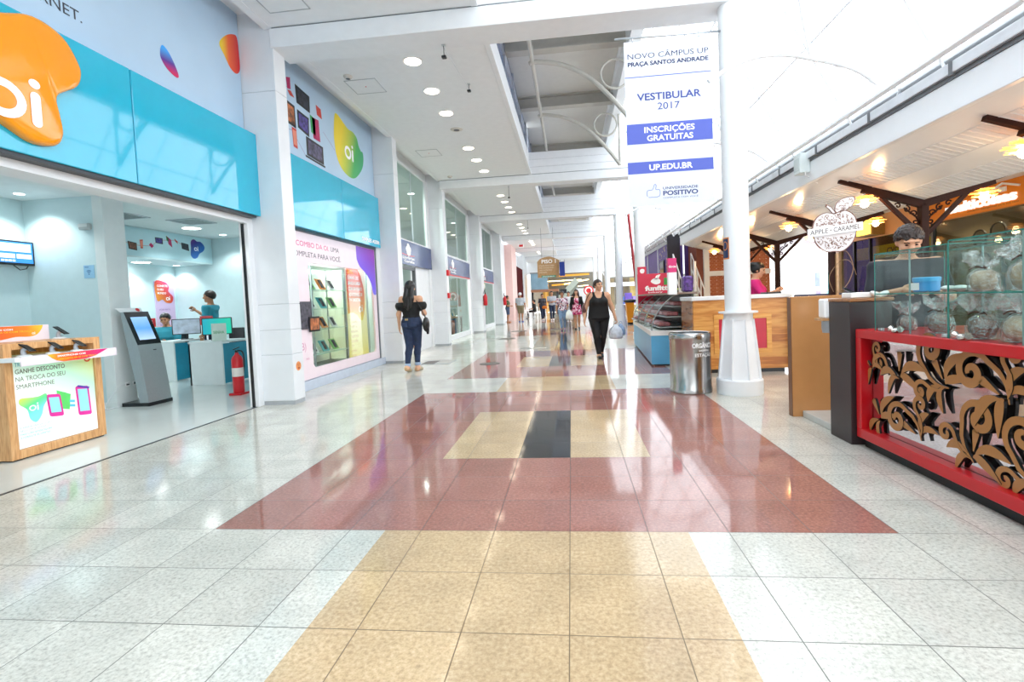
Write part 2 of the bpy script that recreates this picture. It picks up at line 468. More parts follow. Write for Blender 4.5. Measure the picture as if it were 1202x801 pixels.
def woodmat(name, c1, c2, c3, scale=3.0, axis=(1, 12, 12), rough=.35, planks=None):
    if name in _mats: return _mats[name]
    m = bpy.data.materials.new(name); m.use_nodes = True; nt = m.node_tree; N = nt.nodes.new; L = nt.links.new
    b = nt.nodes['Principled BSDF']; b.inputs['Roughness'].default_value = rough
    tc = N('ShaderNodeTexCoord'); mp = N('ShaderNodeMapping'); mp.inputs['Scale'].default_value = axis
    L(tc.outputs['Object'], mp.inputs[0])
    nz = N('ShaderNodeTexNoise'); nz.inputs['Scale'].default_value = scale; nz.inputs['Detail'].default_value = 6; nz.inputs['Distortion'].default_value = .6
    L(mp.outputs[0], nz.inputs['Vector'])
    src = nz.outputs['Fac']
    if planks:
        sx = N('ShaderNodeSeparateXYZ'); L(tc.outputs['Object'], sx.inputs[0])
        dv = N('ShaderNodeMath'); dv.operation = 'DIVIDE'; dv.inputs[1].default_value = planks[1]; L(sx.outputs[planks[0]], dv.inputs[0])
        fl = N('ShaderNodeMath'); fl.operation = 'FLOOR'; L(dv.outputs[0], fl.inputs[0])
        wn = N('ShaderNodeTexWhiteNoise'); wn.noise_dimensions = '1D'; L(fl.outputs[0], wn.inputs['W'])
        ma = N('ShaderNodeMath'); ma.operation = 'MULTIPLY_ADD'; ma.inputs[1].default_value = .42; L(wn.outputs['Value'], ma.inputs[0])
        s2 = N('ShaderNodeMath'); s2.operation = 'SUBTRACT'; s2.inputs[1].default_value = .21; L(nz.outputs['Fac'], s2.inputs[0]); L(s2.outputs[0], ma.inputs[2]); src = ma.outputs[0]
    r = N('ShaderNodeValToRGB'); e = r.color_ramp.elements
    e[0].position = .3; e[0].color = (*lin(c1), 1); e[1].position = .7; e[1].color = (*lin(c3), 1)
    k = e.new(.5); k.color = (*lin(c2), 1)
    L(src, r.inputs['Fac']); L(r.outputs['Color'], b.inputs['Base Color'])
    _mats[name] = m
    return m

WHITE = mat('white_paint', '#e9ebee', .55, noise=.02)
CEIL = mat('ceiling_paint', '#eceef0', .6, noise=.02)
CLAD = mat('pillar_cladding', '#e3e6ea', .35, noise=.03, nscale=3)
TEAL = mat('teal_gloss_panel', '#1fb2d3', .06, noise=.02, coat=.5)
PALE = mat('pale_blue_print', '#b7d0e6', .35, noise=.03, nscale=2)
NAVY = mat('navy_sign_panel', '#3a4a7c', .18, noise=.03)
INKW = mat('white_ink', '#ffffff', .4, noise=.0)
INKD = mat('dark_ink', '#3a3f4c', .5, noise=.03)
PINK = mat('magenta_ink', '#d8147c', .4, noise=.03)
BLACK = mat('black_plastic', '#14161a', .3, noise=.1)
DGREY = mat('dark_grey_metal', '#4c5056', .35, metal=.6, noise=.05)
STEEL = mat('brushed_steel', '#b9bcc0', .28, metal=1.0, noise=.08, nscale=6, stretch=(1, 1, 30))
ALU = mat('aluminium', '#c9cdd2', .35, metal=.9, noise=.04)
RED = mat('red_paint', '#c31722', .3, noise=.04)
SAFRED = mat('safety_red', '#d3202a', .3, noise=.04)
GLASS = glassmat('window_glass', '#e6f2ee', .05)
CASEGLASS = glassmat('case_glass', '#f6fbfa', .012, edge=.3)
GEDGE = mat('green_glass_edge', '#2c7a6e', .1, noise=.05)
BROWN = mat('brown_ironwork', '#32150c', .6, spec=.25, noise=.1)
WALLT = mat('pale_teal_wall', '#cfe3e6', .5, noise=.02)
LAMP = mat('lamp_white', '#ffffff', .5, noise=0, emit=9.0)
LAMPW = mat('lamp_warm', '#fff0d8', .5, noise=0, emit=8.0, ecol='#ffeed2')

# ================================================================== SETTING
X0T, Y0T = -0.0538, 2.591
def gx(c): return X0T + c*TILE
def gy(r): return Y0T + r*TILE
FLW = granite('white_granite', '#d0cec4', '#8d8b84', '#e8e7e0', .10, 60, .8, spec=.5)
FLB = granite('beige_granite', '#c8ad88', '#a08868', '#dfcaa8', .10, 55, .7)
FLR = granite('red_granite', '#a36f64', '#7a625e', '#bb8c82', .07, 55, .7)
FLK = granite('black_granite', '#24282e', '#15181c', '#363b42', .07, 60, .8)
def build_floor():
    mb = MB()
    xs = [-4.17, gx(-5), gx(-2.5), gx(-1), gx(0), gx(1.5), gx(4), 12.0]
    rows = [-30, 0, 3, 7, 10, 13, 16, 20, 23, 36, 39, 43, 46, 59, 62, 66, 69, 110]
    def zone(c, r):
        r0 = rows[r]
        inrect = any(a <= r0 < a+10 for a in (0, 13, 36, 59))
        inner = any(a+3 <= r0 < a+7 for a in (0, 13, 36, 59))
        if c in (0, 6): return 0
        if inner: return {1: 2, 2: 1, 3: 3, 4: 1, 5: 2}[c]
        if inrect: return 2
        if c in (1, 5): return 0
        if r0 in (23, 46, 69): return {2: 1, 3: 3, 4: 1}[c]
        return 1
    for r in range(len(rows)-1):
        for c in range(len(xs)-1):
            y0, y1 = gy(rows[r]), gy(rows[r+1])
            mb.add([(xs[c], y0, 0), (xs[c+1], y0, 0), (xs[c+1], y1, 0), (xs[c], y1, 0)], [(0, 1, 2, 3)], zone(c, r))
    return mb.build('floor', [FLW, FLB, FLR, FLK], kind='structure', origin=(0, 0, 0), label='polished granite mall floor in white, beige, red and black slabs')
build_floor()
SHOPFL = mat('shop_floor_tile', '#d9dcd8', .12, noise=.03, nscale=2)
struct('floor_shop', MB().box(-11, -4.17, -6, 12, -.05, 0), SHOPFL, 'white glossy floor inside the phone shop')
struct('threshold_trim', MB().box(-4.185, -4.16, -6, 6.1, -.01, .004), DGREY)

struct('wall_rear_added', MB().box(-11, 3.2, -6.1, -6.0, 0, 5.0), WHITE, 'white wall added out of view behind the viewpoint to block light')  # added unseen wall, keeps sky light from coming in behind the camera
BEAMS = [6.10, 14.30, 20.60, 27.30, 34.0, 41.0]
def pillar(y0, y1, x1=-3.69, name='pillar', m=None):
    mb = MB(); zs = [.05, .67, 1.0, 1.34, 4.1, 5.12]
    mb.box(-4.22, x1-.004, y0+.006, y1-.006, 0, .05, 1)
    for a, b in zip(zs[:-1], zs[1:]): mb.box(-4.22, x1, y0, y1, a+.002, b-.002, 0, .006)
    mb.box(-4.2, x1-.008, y0+.008, y1-.008, .04, 4.88, 1)
    struct(name, mb, [m or CLAD, mat('joint_grey', '#a9adb2', .6)], 'light grey clad pillar of the left arcade')
for i, (a, b) in enumerate([(6.12, 6.38), (10.36, 10.62), (14.42, 14.74), (20.3, 20.9), (26.3, 27.0)]): pillar(a, b)

# left wall above the signs and between the shop fronts
def wall_left(nm, y0, y1, z0, z1, x=-4.17, m=None): struct(nm, MB().box(x-.12, x, y0, y1, z0, z1), m or WHITE, 'white wall of the left arcade')
wall_left('wall_left', -6, 6.12, 3.45, 5.15)
wall_left('wall_left', 6.38, 10.36, 2.5, 5.15)
wall_left('wall_left', 10.62, 14.42, 4.86, 5.15)
wall_left('wall_left', 14.74, 20.3, 4.86, 5.15)
wall_left('wall_left', 20.9, 26.3, 4.86, 5.15)
wall_left('wall_left', 12.95, 14.42, 0, 2.3)
struct('ceiling_soffit', MB().box(-4.2, -3.67, -6, 41, 5.1, 5.16), CEIL, 'plaster soffit along the shop fronts')
struct('trim_cornice', MB().box(-3.80, -3.69, -6, 41, 4.875, 5.12), CEIL, 'plaster cornice above the shop fronts')

# ceilings and beams
ys = [-6.0] + BEAMS
for i in range(len(ys)-1):
    a = ys[i] + (.46 if i else 0); b = ys[i+1]
    struct('ceiling', MB().box(-3.69, -1.08, a, b-.012, 4.88, 4.96), CEIL, 'white plaster ceiling of the arcade')
    struct('trim_fascia', MB().box(-1.10, -1.06, a, b, 4.90, 5.5, 0, .005), WHITE, 'white fascia at the edge of the roof opening')
    struct('trim_fascia', MB().box(-1.08, -.995, a, b, 4.87, 4.93, 0, .005), WHITE, 'white lower lip of the roof opening')
for y in BEAMS:
    mb = MB()
    for a, b in ((4.63, 4.87), (4.885, 5.08), (5.085, 5.29), (5.295, 5.5)): mb.box(-3.72, 1.98, y, y+.45, a, b, 0, .006)
    mb.box(-3.70, 1.96, y+.012, y+.44, 4.65, 5.48, 1)
    struct('beam', mb, [WHITE, mat('joint_dark', '#7d8288', .7)], 'white boxed beam crossing the mall')
# opaque roof over the openings, with its steel
ROOFP = mat('roof_panel', '#d8d7d2', .6, noise=.02)
STEELW = mat('painted_steel', '#f2f5f8', .4, noise=.01)
STEELG = mat('greyed_steel', '#b9b6ae', .45, noise=.04)
struct('roof', MB().box(-1.6, 1.36, 4, 46, 6.35, 6.45), ROOFP, 'pale opaque roof panels above the opening')
for y in (7.0, 9.75, 12.6, 16.5, 19.3, 23, 26, 30, 33, 37):
    mb = MB(); mb.box(-1.3, 1.25, y-.11, y+.11, 6.05, 6.08); mb.box(-1.3, 1.25, y-.015, y+.015, 6.08, 6.32); mb.box(-1.3, 1.25, y-.11, y+.11, 6.32, 6.35)
    struct('roof_beam', mb, STEELG, 'pale steel cross beam under the roof panels')
mb = MB(); mb.box(1.16, 1.36, 4, 46, 5.62, 5.66); mb.box(1.22, 1.30, 4, 46, 5.66, 6.34); mb.box(1.16, 1.36, 4, 46, 6.30, 6.345)
struct('roof_edge_beam', mb, STEELW, 'white steel beam along the edge of the roof panels')
for y in (9.5, 12.2):
    mb = MB(); P = crom([(-.62, 5.72), (-.5, 5.75), (0, 5.65), (.47, 5.39), (.83, 5.04), (1.12, 4.68), (1.3, 4.42)], 5, False)
    mb.tube([(x, y, z) for x, z in P], .042, 8)
    mb.tube([(.98+.27*math.cos(t), y, 5.40+.27*math.sin(t)) for t in np.linspace(0, 2*math.pi, 25)[:-1]], .022, 6, closed=True)
    mb.tube([(-.56, y, 5.75), (-.56, y, 6.06)], .03, 8)
    mb.tube([(1.3, y, 5.64), (1.3, y, 4.42)], .03, 8)
    struct('roof_truss', mb, STEELG, 'curved tubular roof truss with a steel ring', smooth=40)
struct('roof_tube', MB().tube([(-.56, 4, 5.75), (-.56, 44, 5.75)], .04, 8), STEELG, 'steel tube running along the roof trusses', smooth=40)
# upper storey glazing at the left of the opening
UPG = mat('upper_blue_glazing', '#5f7cae', .12, noise=.25, nscale=1.2)
for i in range(len(ys)-1):
    a = ys[i] + .46; b = ys[i+1]
    if i == 0: continue
    f = MB(); f.box(-1.16, -1.13, a, b, 5.5, 6.35)
    fr = MB()
    n = max(2, int((b-a)/1.3))
    for k in range(n+1): y = a+(b-a)*k/n; fr.box(-1.13, -1.09, y-.02, y+.02, 5.5, 6.35)
    fr.box(-1.13, -1.08, a, b, 6.0, 6.04)
    w = struct('window_%d' % i, f, UPG, 'blue upper storey glazing seen through the roof opening')
    fr.build('window_frame', ALU, w)

# glazed roof down to the gutter
SHEET = sheetmat('milky_roof_sheet', '#f7fafc', .7)
prof = crom([(1.36, 6.32), (1.75, 5.75), (2.3, 4.75), (2.85, 3.70), (3.2, 3.03)], 4, False)
mb = MB(); n = len(prof)
vs = []
for y in (-6, 46):
    vs += [(x, y, z) for x, z in prof]
mb.add(vs, [(i, i+1, n+i+1, n+i) for i in range(n-1)])
struct('roof_glazing', mb, SHEET, 'translucent white roof glazing above the kiosks')
def vault(y0, y1, r=.012):
    mb = MB()
    return mb
mb = MB()
for y in np.arange(-5, 46, 1.36): mb.tube([(x-.03, y, z-.03) for x, z in prof], .014, 5)
for (x, z) in prof[3::4]: mb.tube([(x-.03, -6, z-.03), (x-.03, 46, z-.03)], .012, 5)
struct('roof_glazing_bars', mb, mat('glazing_bar', '#eceef0', .5), 'thin white bars carrying the roof glazing')
for y in (2.6, 5.2, 7.9, 10.6, 13.3):
    mb = MB(); P = crom([(1.45, 3.36), (1.8, 3.53), (2.13, 3.56), (2.44, 3.49), (2.82, 3.36), (3.08, 3.16)], 5, False)
    mb.tube([(x, y, z) for x, z in P], .022, 8)
    mb.tube([(3.08, y, 3.16), (3.14, y-.15, 3.08), (3.2, y, 3.02)], .015, 6)
    mb.tube([(2.42, y, 3.49), (2.0, y-.5, 4.4), (1.4, y-.5, 5.7)], .014, 6)
    mb.tube([(3.08, y, 3.16), (2.35, y+1.3, 4.5)], .010, 6)
    struct('roof_truss', mb, STEELW, 'slim white roof truss reaching the gutter', smooth=40)
struct('roof_tube', MB().tube([(3.02, -6, 3.08), (3.02, 40, 3.08)], .030, 8), STEELW, 'white steel tube along the gutter', smooth=40)

# ---- columns
def column_first():
    c = (2.02, 6.25); mb = MB()
    mb.lathe([(.148, .95), (.148, 4.64)], (*c, 0), 36)
    mb.lathe([(.148, .985), (.225, .985), (.225, 1.005), (.148, 1.005)], (*c, 0), 36)
    mb.lathe([(.165, .90), (.165, .985)], (*c, 0), 36)
    mb.lathe([(.262, 0), (.266, .01), (.266, .175), (.255, .19), (.15, .19)], (*c, 0), 40)
    mb.lathe([(.235, .19), (.165, .91), (.14, .915)], (*c, 0), 8, a0=math.radians(8))
    for k in range(8):
        a = math.radians(8+45*k); u = Vector((math.cos(a), math.sin(a), 0)); t = Vector((-u.y, u.x, 0)); o = Vector((*c, 0))
        q = [o+u*.2+Vector((0, 0, .19)), o+u*.262+Vector((0, 0, .19)), o+u*.188+Vector((0, 0, .91)), o+u*.14+Vector((0, 0, .91))]
        vs = [p-t*.006 for p in q]+[p+t*.006 for p in q]
        mb.add(vs, [(0, 1, 2, 3), (7, 6, 5, 4), (0, 4, 5, 1), (1, 5, 6, 2), (2, 6, 7, 3), (3, 7, 4, 0)])
    for z in (2.85, 3.9): mb.lathe([(.149, z), (.151, z+.005), (.149, z+.01)], (*c, 0), 36)
    struct('column', mb, mat('column_white', '#eef1f4', .3, noise=.01), 'white round column with a fluted flared foot', smooth=35)
column_first()
for y in BEAMS[1:]:
    mb = MB(); c = (2.02, y+.3)
    mb.lathe([(.255, 0), (.255, .19), (.235, .19), (.18, .91), (.148, .92), (.148, 4.64)], (*c, 0), 24)
    struct('column', mb, mat('column_white', '#eef1f4', .3, noise=.01), 'white round column farther down the mall', smooth=35)

# ================================================================== PHONE SHOP ON THE LEFT
def glow_logo(mb, fr, a, b, h, d=.002, mi=0, bold=.03):
    """the two letters of the phone shop's mark: a fat ring and an i with an oval dot"""
    n = 28; mb.seg.append((len(mb.v), len(mb.f)))
    ow, oh, rw = h*.52, h*.46, h*.2
    outer = circ(a, b+oh, ow, n, oh); inner = circ(a, b+oh, ow-rw*1.05, n, oh-rw)
    vs = [fr(x, y, d) for x, y in outer]+[fr(x, y, d) for x, y in inner]
    mb.add(vs, [(i, (i+1) % n, n+(i+1) % n, n+i) for i in range(n)], mi)
    mb.add([fr(x, y, d) for x, y in rrect(a+ow+h*.10, a+ow+h*.34, b, b+h*.86, h*.115, 5)], [tuple(range(24))], mi)
    mb.add([fr(x, y, d) for x, y in circ(a+ow+h*.22, b+h*1.06, h*.135, 16, h*.115)], [tuple(range(16))], mi)

def puffy(mb, fr, poly, d0, depth, mi=0):
    """a swollen plate with a rounded rim"""
    if area2(poly) < 0: poly = list(reversed(poly))
    cx = sum(p[0] for p in poly)/len(poly); cy = sum(p[1] for p in poly)/len(poly); n = len(poly)
    lay = [(1, 0), (1.0, .45), (.985, .72), (.95, .9), (.9, 1.0)]
    base = len(mb.v); vs = []
    for s, d in lay:
        vs += [fr(cx+(x-cx)*s, cy+(y-cy)*s, d0+depth*d) for x, y in poly]
    fs = []
    for k in range(len(lay)-1):
        for i in range(n): j = (i+1) % n; fs.append((k*n+i, k*n+j, (k+1)*n+j, (k+1)*n+i))
    fs.append(tuple((len(lay)-1)*n+i for i in range(n)))
    mb.add(vs, fs, mi)

# ---- the big teal sign over the open shop front
sg = thing('shop_sign', 'teal gloss sign box with swollen orange badge over the open phone shop', 'sign', (-4.08, 4.0, 2.50))
for a, b in ((.4, 2.43), (2.44, 4.275), (4.285, 6.12)):
    MB().box(-4.17, -4.0, a, b, 2.50, 3.56, 0, .006).build('panel', TEAL, sg)
fr = LW(-4.0)
ob = [(3.17, 3.45), (3.4, 3.55), (3.62, 3.51), (3.74, 3.35), (3.75, 3.24), (3.7, 3.14), (3.56, 3.03), (3.53, 2.96), (3.55, 2.83), (3.56, 2.70), (3.5, 2.61), (3.35, 2.59), (3.22, 2.64), (3.05, 2.72), (2.85, 2.8), (2.68, 2.92), (2.62, 3.1), (2.7, 3.28), (2.9, 3.38)]
mb = MB(); puffy(mb, fr, crom(ob, 5), .002, .075)
badge = mb.build('badge', mat('orange_badge', '#f79a0e', .1, noise=.02, coat=.4), sg, 35, label='swollen glossy orange badge')
mb = MB(); glow_logo(mb, fr, 3.13, 2.70, .30, .081)
mb.build('lettering', INKW, badge)

# ---- printed band above it
pb = MB().box(-4.17, -4.15, .4, 6.11, 3.56, 5.1).build('printed_banner', PALE, label='pale blue printed banner with small colour blobs above the teal sign', cat='banner')
fr = LW(-4.15)
mb = MB(); mb.text(fr, 'INTERNET.', 3.99, 3.83, .095, w=.64, align='R', bold=.004)
mb.build('lettering', INKD, pb)
mb = MB(); mb.text(fr, 'MAIS TV E', 3.78, 3.99, .10, w=.66, align='R', bold=.006); mb.build('lettering', mat('green_ink', '#2fae62', .4), pb)
mb = MB(); mb.prism(fr, crom([(4.85, 4.08), (4.93, 4.05), (5.0, 3.96), (5.05, 3.86), (5.03, 3.82), (4.95, 3.835), (4.87, 3.88), (4.82, 3.96)], 4), .001, .003)
mb.build('printed_blob', gradmat('blob_blue_pink', [(.1, '#d4145a'), (.45, '#5b2d91'), (.9, '#3fa9f5')], 'Z'), pb, label='blue to magenta printed blob')
mb = MB(); mb.prism(fr, crom([(5.74, 4.55), (5.86, 4.70), (6.0, 4.79), (6.08, 4.79), (6.10, 4.6), (6.10, 4.4), (6.03, 4.31), (5.92, 4.33), (5.82, 4.44)], 4), .001, .003)
mb.build('printed_blob', gradmat('blob_yellow_red', [(.1, '#f5d12c'), (.45, '#f0642b'), (.95, '#cf1b2a')], 'Y'), pb, label='yellow to red printed blob')

# ---- shop front opening: track, lintel with lamps, jamb
struct('trim_shutter_track', MB().box(-4.2, -4.02, .4, 6.05, 2.47, 2.505), mat('track_dark', '#3c4146', .4, metal=.5), 'dark shutter track under the sign')
struct('lintel', MB().box(-4.64, -4.14, -6, 6.1, 2.47, 2.62), WHITE, 'white soffit of the shop front')
struct('lintel', MB().box(-4.2, -4.12, -6, 6.05, 2.40, 2.47), WHITE)
mb = MB(); mb.box(-4.26, -4.13, 6.02, 6.14, 0, 2.47, 0, .005); mb.box(-4.215, -4.185, 6.0, 6.022, 0, 2.47, 1)
struct('door_jamb', mb, [WHITE, BLACK], 'white jamb of the open shop front with a black seal')
# interior shell
struct('ceiling_shop', MB().box(-11, -4.62, -6, 10.42, 2.95, 3.05), mat('shop_ceiling', '#e4eaea', .6, noise=.02), 'white ceiling of the phone shop')
struct('wall_shop_back', MB().box(-9.12, -9.0, 6.2, 10.5, 0, 2.96), WALLT, 'pale teal rear wall of the phone shop')
struct('wall_shop_right', MB().box(-9.1, -4.83, 10.42, 10.54, 0, 2.96), WALLT, 'pale teal side wall of the phone shop')
struct('wall_shop_partition', MB().box(-8.0, -6.50, 6.2, 6.45, 0, 2.96), WALLT, 'pale teal partition facing the entrance')
mb = MB(); mb.box(-6.52, -6.36, 6.19, 6.52, 0, 2.96, 0, .004); mb.box(-6.53, -6.35, 6.18, 6.53, 0, .07, 0)
struct('shop_pillar', mb, mat('shop_pillar_white', '#e6ebea', .45, noise=.02), 'white pillar inside the phone shop')
struct('wall_shop_left', MB().box(-7.72, -7.6, -2, 6.2, 0, 2.96), WALLT, 'pale teal wall that carries the television')
struct('baseboard_shop', MB().box(-7.6, -6.45, 6.185, 6.2, 0, .07), WHITE)
struct('bulkhead', MB().box(-9.0, -8.05, 6.45, 10.42, 2.37, 2.95), WALLT, 'lowered ceiling band over the rear of the shop')

def downlight(nm, c, r, label, m, group, power=0, col=(1, 1, 1), ang=100):
    t = thing(nm, label, 'ceiling light', c, group)
    x, y, z = c
    MB().lathe([(r*1.12, -.006), (r*1.12, 0.0), (r*.92, 0.0), (r*.92, -.006), (r*1.12, -.006)], c, 24, caps=False).build('trim_ring', INKW, t, 40)
    MB().lathe([(r*.92, -.002), (r*.6, .0), (.0, .001)], (x, y, z-.003), 24, caps=False).build('lamp', m, t)
    if power: spot_light('lamp_light', (x, y, z-.03), power, col, ang, .6, parent=t)
    return t
SHL = mat('shop_lamp', '#fbffff', .5, noise=0, emit=7.0)
for k, (y, wh) in enumerate([(3.92, 'nearest the camera'), (4.49, 'second from the camera'), (5.11, 'third from the camera'), (5.68, 'closest to the jamb')]):
    downlight('downlight', (-4.36, y, 2.47), .045, 'small lamp in the shop front soffit, %s' % wh, SHL, 'soffit lamps of the phone shop', 10, (.93, 1, 1), 110)
for k, (x, y, z, r, p, lb) in enumerate([(-7.2, 5.85, 2.95, .06, 34, 'round lamp in the shop ceiling above the television corner'),
        (-7.34, 8.99, 2.95, .17, 55, 'wide round lamp in the shop ceiling before the bulkhead'),
        (-7.41, 9.95, 2.95, .07, 34, 'small round lamp in the shop ceiling by the right wall'),
        (-8.69, 9.22, 2.37, .17, 34, 'wide round lamp under the bulkhead'),
        (-8.76, 10.2, 2.37, .07, 20, 'small round lamp under the bulkhead by the right wall'),
        (-8.78, 8.3, 2.37, .07, 20, 'small round lamp under the bulkhead at its left end')]):
    downlight('downlight', (x, y, z), r, lb, SHL, 'round lamps in the phone shop ceiling', p, (.90, 1, 1), 125)
def air_vent(c, sx, sy, label):
    t = thing('air_vent', label, 'vent', c, 'vents in the phone shop ceiling')
    x, y, z = c
    mb = MB()
    for (a, b, e, f) in ((-sx, sx, -sy, -sy+.03), (-sx, sx, sy-.03, sy), (-sx, -sx+.03, -sy, sy), (sx-.03, sx, -sy, sy)): mb.box(x+a, x+b, y+e, y+f, z-.012, z)
    mb.build('frame', ALU, t)
    mb = MB()
    for k in range(7): yy = y-sy+.05+k*(2*sy-.1)/6; mb.box(x-sx+.03, x+sx-.03, yy-.012, yy+.006, z-.010, z-.002)
    mb.build('slats', mat('vent_grey', '#9da8aa', .5), t)
air_vent((-6.8, 8.35, 2.95), .28, .28, 'square ceiling vent above the service desks')
air_vent((-7.34, 7.55, 2.95), .24, .24, 'square ceiling vent behind the shop pillar')

# television
tv = thing('television', 'black wall television with a blue service screen', 'television', (-7.5, 6.0, 2.04))
MB().box(-7.53, -7.47, 5.5, 6.20, 2.03, 2.36, 0, .008).build('bezel', BLACK, tv)
scr = MB().box(-7.47, -7.468, 5.525, 6.175, 2.06, 2.34).build('screen', mat('tv_blue', '#2f78c4', .15, noise=.05, emit=.9), tv)
fr = LW(-7.468); mb = MB()
mb.prism(fr, rect(5.74, 6.15, 2.21, 2.32), .001, .002)
for k in range(3): mb.prism(fr, rect(5.56+k*.205, 5.745+k*.205, 2.12, 2.18), .001, .002)
for k in range(4): mb.prism(fr, rect(5.78+k*.045, 5.815+k*.045, 2.075, 2.10), .001, .002)
mb.build('screen_panels', mat('tv_lilac', '#cfd0f2', .3, emit=.9), tv)
mb = MB(); mb.prism(fr, crom([(5.56, 2.3), (5.63, 2.33), (5.7, 2.29), (5.68, 2.24), (5.69, 2.2), (5.64, 2.18), (5.56, 2.22)], 3), .001, .002)
mb.build('screen_logo', mat('tv_gold', '#c78a1c', .3, emit=.8), tv)
mb = MB(); glow_logo(mb, fr, 5.61, 2.215, .05, .003); mb.build('lettering', INKW, tv)
mb = MB(); mb.box(-7.6, -7.53, 5.8, 6.0, 2.1, 2.3); mb.tube([(-7.55, 5.98, 2.04), (-7.53, 6.05, 1.97), (-7.52, 6.12, 1.99), (-7.53, 6.16, 2.04)], .006, 6)
mb.build('bracket', BLACK, tv)
# emergency lamp, wi-fi poster
el = thing('emergency_lamp', 'small grey emergency lamp box high on the pale teal partition', 'lamp', (-6.62, 6.18, 2.49))
MB().box(-6.70, -6.54, 6.14, 6.2, 2.485, 2.57, 0, .012).build('housing', mat('lamp_grey', '#b8bfc0', .4), el)
MB().box(-6.695, -6.56, 6.136, 6.141, 2.52, 2.565).build('lens', mat('lamp_lens', '#e6eaea', .2), el)
wp = MB().box(-6.72, -6.56, 6.194, 6.2, 1.82, 2.0).build('wifi_notice', mat('notice_blue', '#9cc9e6', .4), label='small pale blue notice with a wireless symbol on the partition', cat='notice')
fr = FC(6.194); mb = MB(); mb.text(fr, 'WI-FI', -6.70, 1.965, .018, bold=.02)
for r in (.02, .035, .05): mb.ribbon(fr, [(-6.64+r*math.cos(t), 1.88+r*math.sin(t)) for t in np.linspace(.8, 2.34, 8)], .006, .001, .002)
mb.prism(fr, circ(-6.64, 1.875, .008, 10), .001, .002)
mb.build('lettering', mat('notice_ink', '#3f6fa8', .5), wp)

# ---- promotion counter
WOODC = woodmat('counter_wood', '#c08a58', '#d6a06a', '#e4b682', 5, (14, 14, 1.2), .4)
pc = thing('promotion_counter', 'wooden frame counter with a lit advertising front beside the shop entrance', 'counter', (-5.25, 4.28, 0))
mb = MB()
mb.box(-5.52, -5.0, 3.82, 3.89, .012, 1.06, 0, .004); mb.box(-5.52, -5.0, 4.65, 4.72, .012, 1.06, 0, .004)
mb.box(-5.52, -5.0, 3.89, 4.65, .012, .09, 0, .004); mb.box(-5.52, -5.0, 3.89, 4.65, 1.0, 1.06, 0, .004)
mb.box(-5.52, -5.46, 3.89, 4.65, .09, 1.0)
mb.build('frame', WOODC, pc)
MB().box(-5.5, -5.02, 3.84, 4.70, 0, .014).build('plinth', BLACK, pc)
lb = MB().box(-5.44, -5.02, 3.895, 4.645, .095, .93).build('light_box', gradmat('light_box_print', [(0, '#e9f4f6'), (.45, '#f6fbf6'), (.72, '#bfeccf'), (.95, '#d6d470')], emit=.16, diag=(0, .35, .65)), pc, label='glowing white and green advertising panel')
fr = LW(-5.02)
mb = MB(); mb.text(fr, 'TROCA FÁCIL:', 3.915, .845, .038, w=.25, bold=.01); mb.build('lettering', mat('cyan_ink', '#4aa3c0', .5), lb)
mb = MB()
mb.text(fr, 'GANHE DESCONTO', 3.915, .78, .043, w=.44, bold=.012)
mb.text(fr, 'NA TROCA DO SEU', 3.915, .71, .043, w=.44)
mb.text(fr, 'SMARTPHONE', 3.915, .64, .043, w=.33)
mb.build('lettering', mat('olive_ink', '#6f7060', .5), lb)
mb = MB()
for k, (w, s) in enumerate([(.27, 'E AINDA TRAGA O SEU'), (.22, 'SEU COM A NOSSA')]): mb.text(fr, s, 3.92, .275-.028*k, .016, w=w)
mb.build('lettering', mat('grey_ink', '#a9b4b8', .5), lb)
mb = MB()
for k, (w, s) in enumerate([(.27, 'FALE COM NOSSA EQUIPE'), (.25, 'E CONSULTE AS OFERTAS')]): mb.text(fr, s, 3.92, .215-.03*k, .017, w=w)
mb.build('lettering', mat('mint_ink', '#6fd8b4', .5), lb)
mb = MB(); mb.prism(fr, crom([(3.94, .55), (4.03, .545), (4.10, .545), (4.16, .56), (4.165, .5), (4.13, .44), (4.11, .37), (4.06, .31), (4.01, .35), (3.99, .44), (3.93, .50)], 4), .001, .003)
bl = mb.build('printed_blob', gradmat('blob_lime', [(0, '#7fe6f0'), (.45, '#5fe08a'), (.9, '#d8f04a')], emit=.25, diag=(0, -.4, .9)), lb)
mb = MB(); glow_logo(mb, fr, 4.035, .42, .06, .004); mb.build('lettering', INKW, lb)
def printed_phone(mb, a, b, w, h, tilt):
    f = lambda p: [(a+x+y*tilt, b+y-x*.12) for x, y in p]
    mb.prism(fr, f(rrect(-w/2, w/2, -h/2, h/2, .02)), .001, .003, 0)
    mb.prism(fr, f(rect(-w/2+.018, w/2-.018, -h/2+.04, h/2-.03)), .003, .004, 1)
mb = MB(); printed_phone(mb, 4.235, .43, .13, .22, -.1); printed_phone(mb, 4.515, .42, .135, .30, -.05)
mb.prism(fr, [(4.45, .57), (4.47, .585), (4.585, .55), (4.575, .53)], .002, .0035, 2)
mb.build('printed_phones', [mat('pink_print', '#e0319a', .4, emit=.15), mat('screen_print', '#9adfee', .4, emit=.15), mat('purple_print', '#6a3fb0', .4)], lb)
mb = MB()
for k, (a, b) in enumerate(((4.26, .47), (4.30, .45))): mb.prism(fr, [(a, b-.07), (a+.07, b-.09), (a+.09, b+.06), (a+.0, b+.10)], .0005, .0012+.0003*k)
mb.build('printed_banknotes', mat('green_print', '#5fd36a', .4, emit=.15), lb)
mb = MB(); mb.prism(fr, [(4.375, .43), (4.425, .42), (4.425, .445), (4.375, .455)], .001, .003); mb.prism(fr, [(4.375, .385), (4.425, .375), (4.425, .40), (4.375, .41)], .001, .003)
mb.build('printed_equals', mat('sky_print', '#62c4e6', .4, emit=.1), lb)
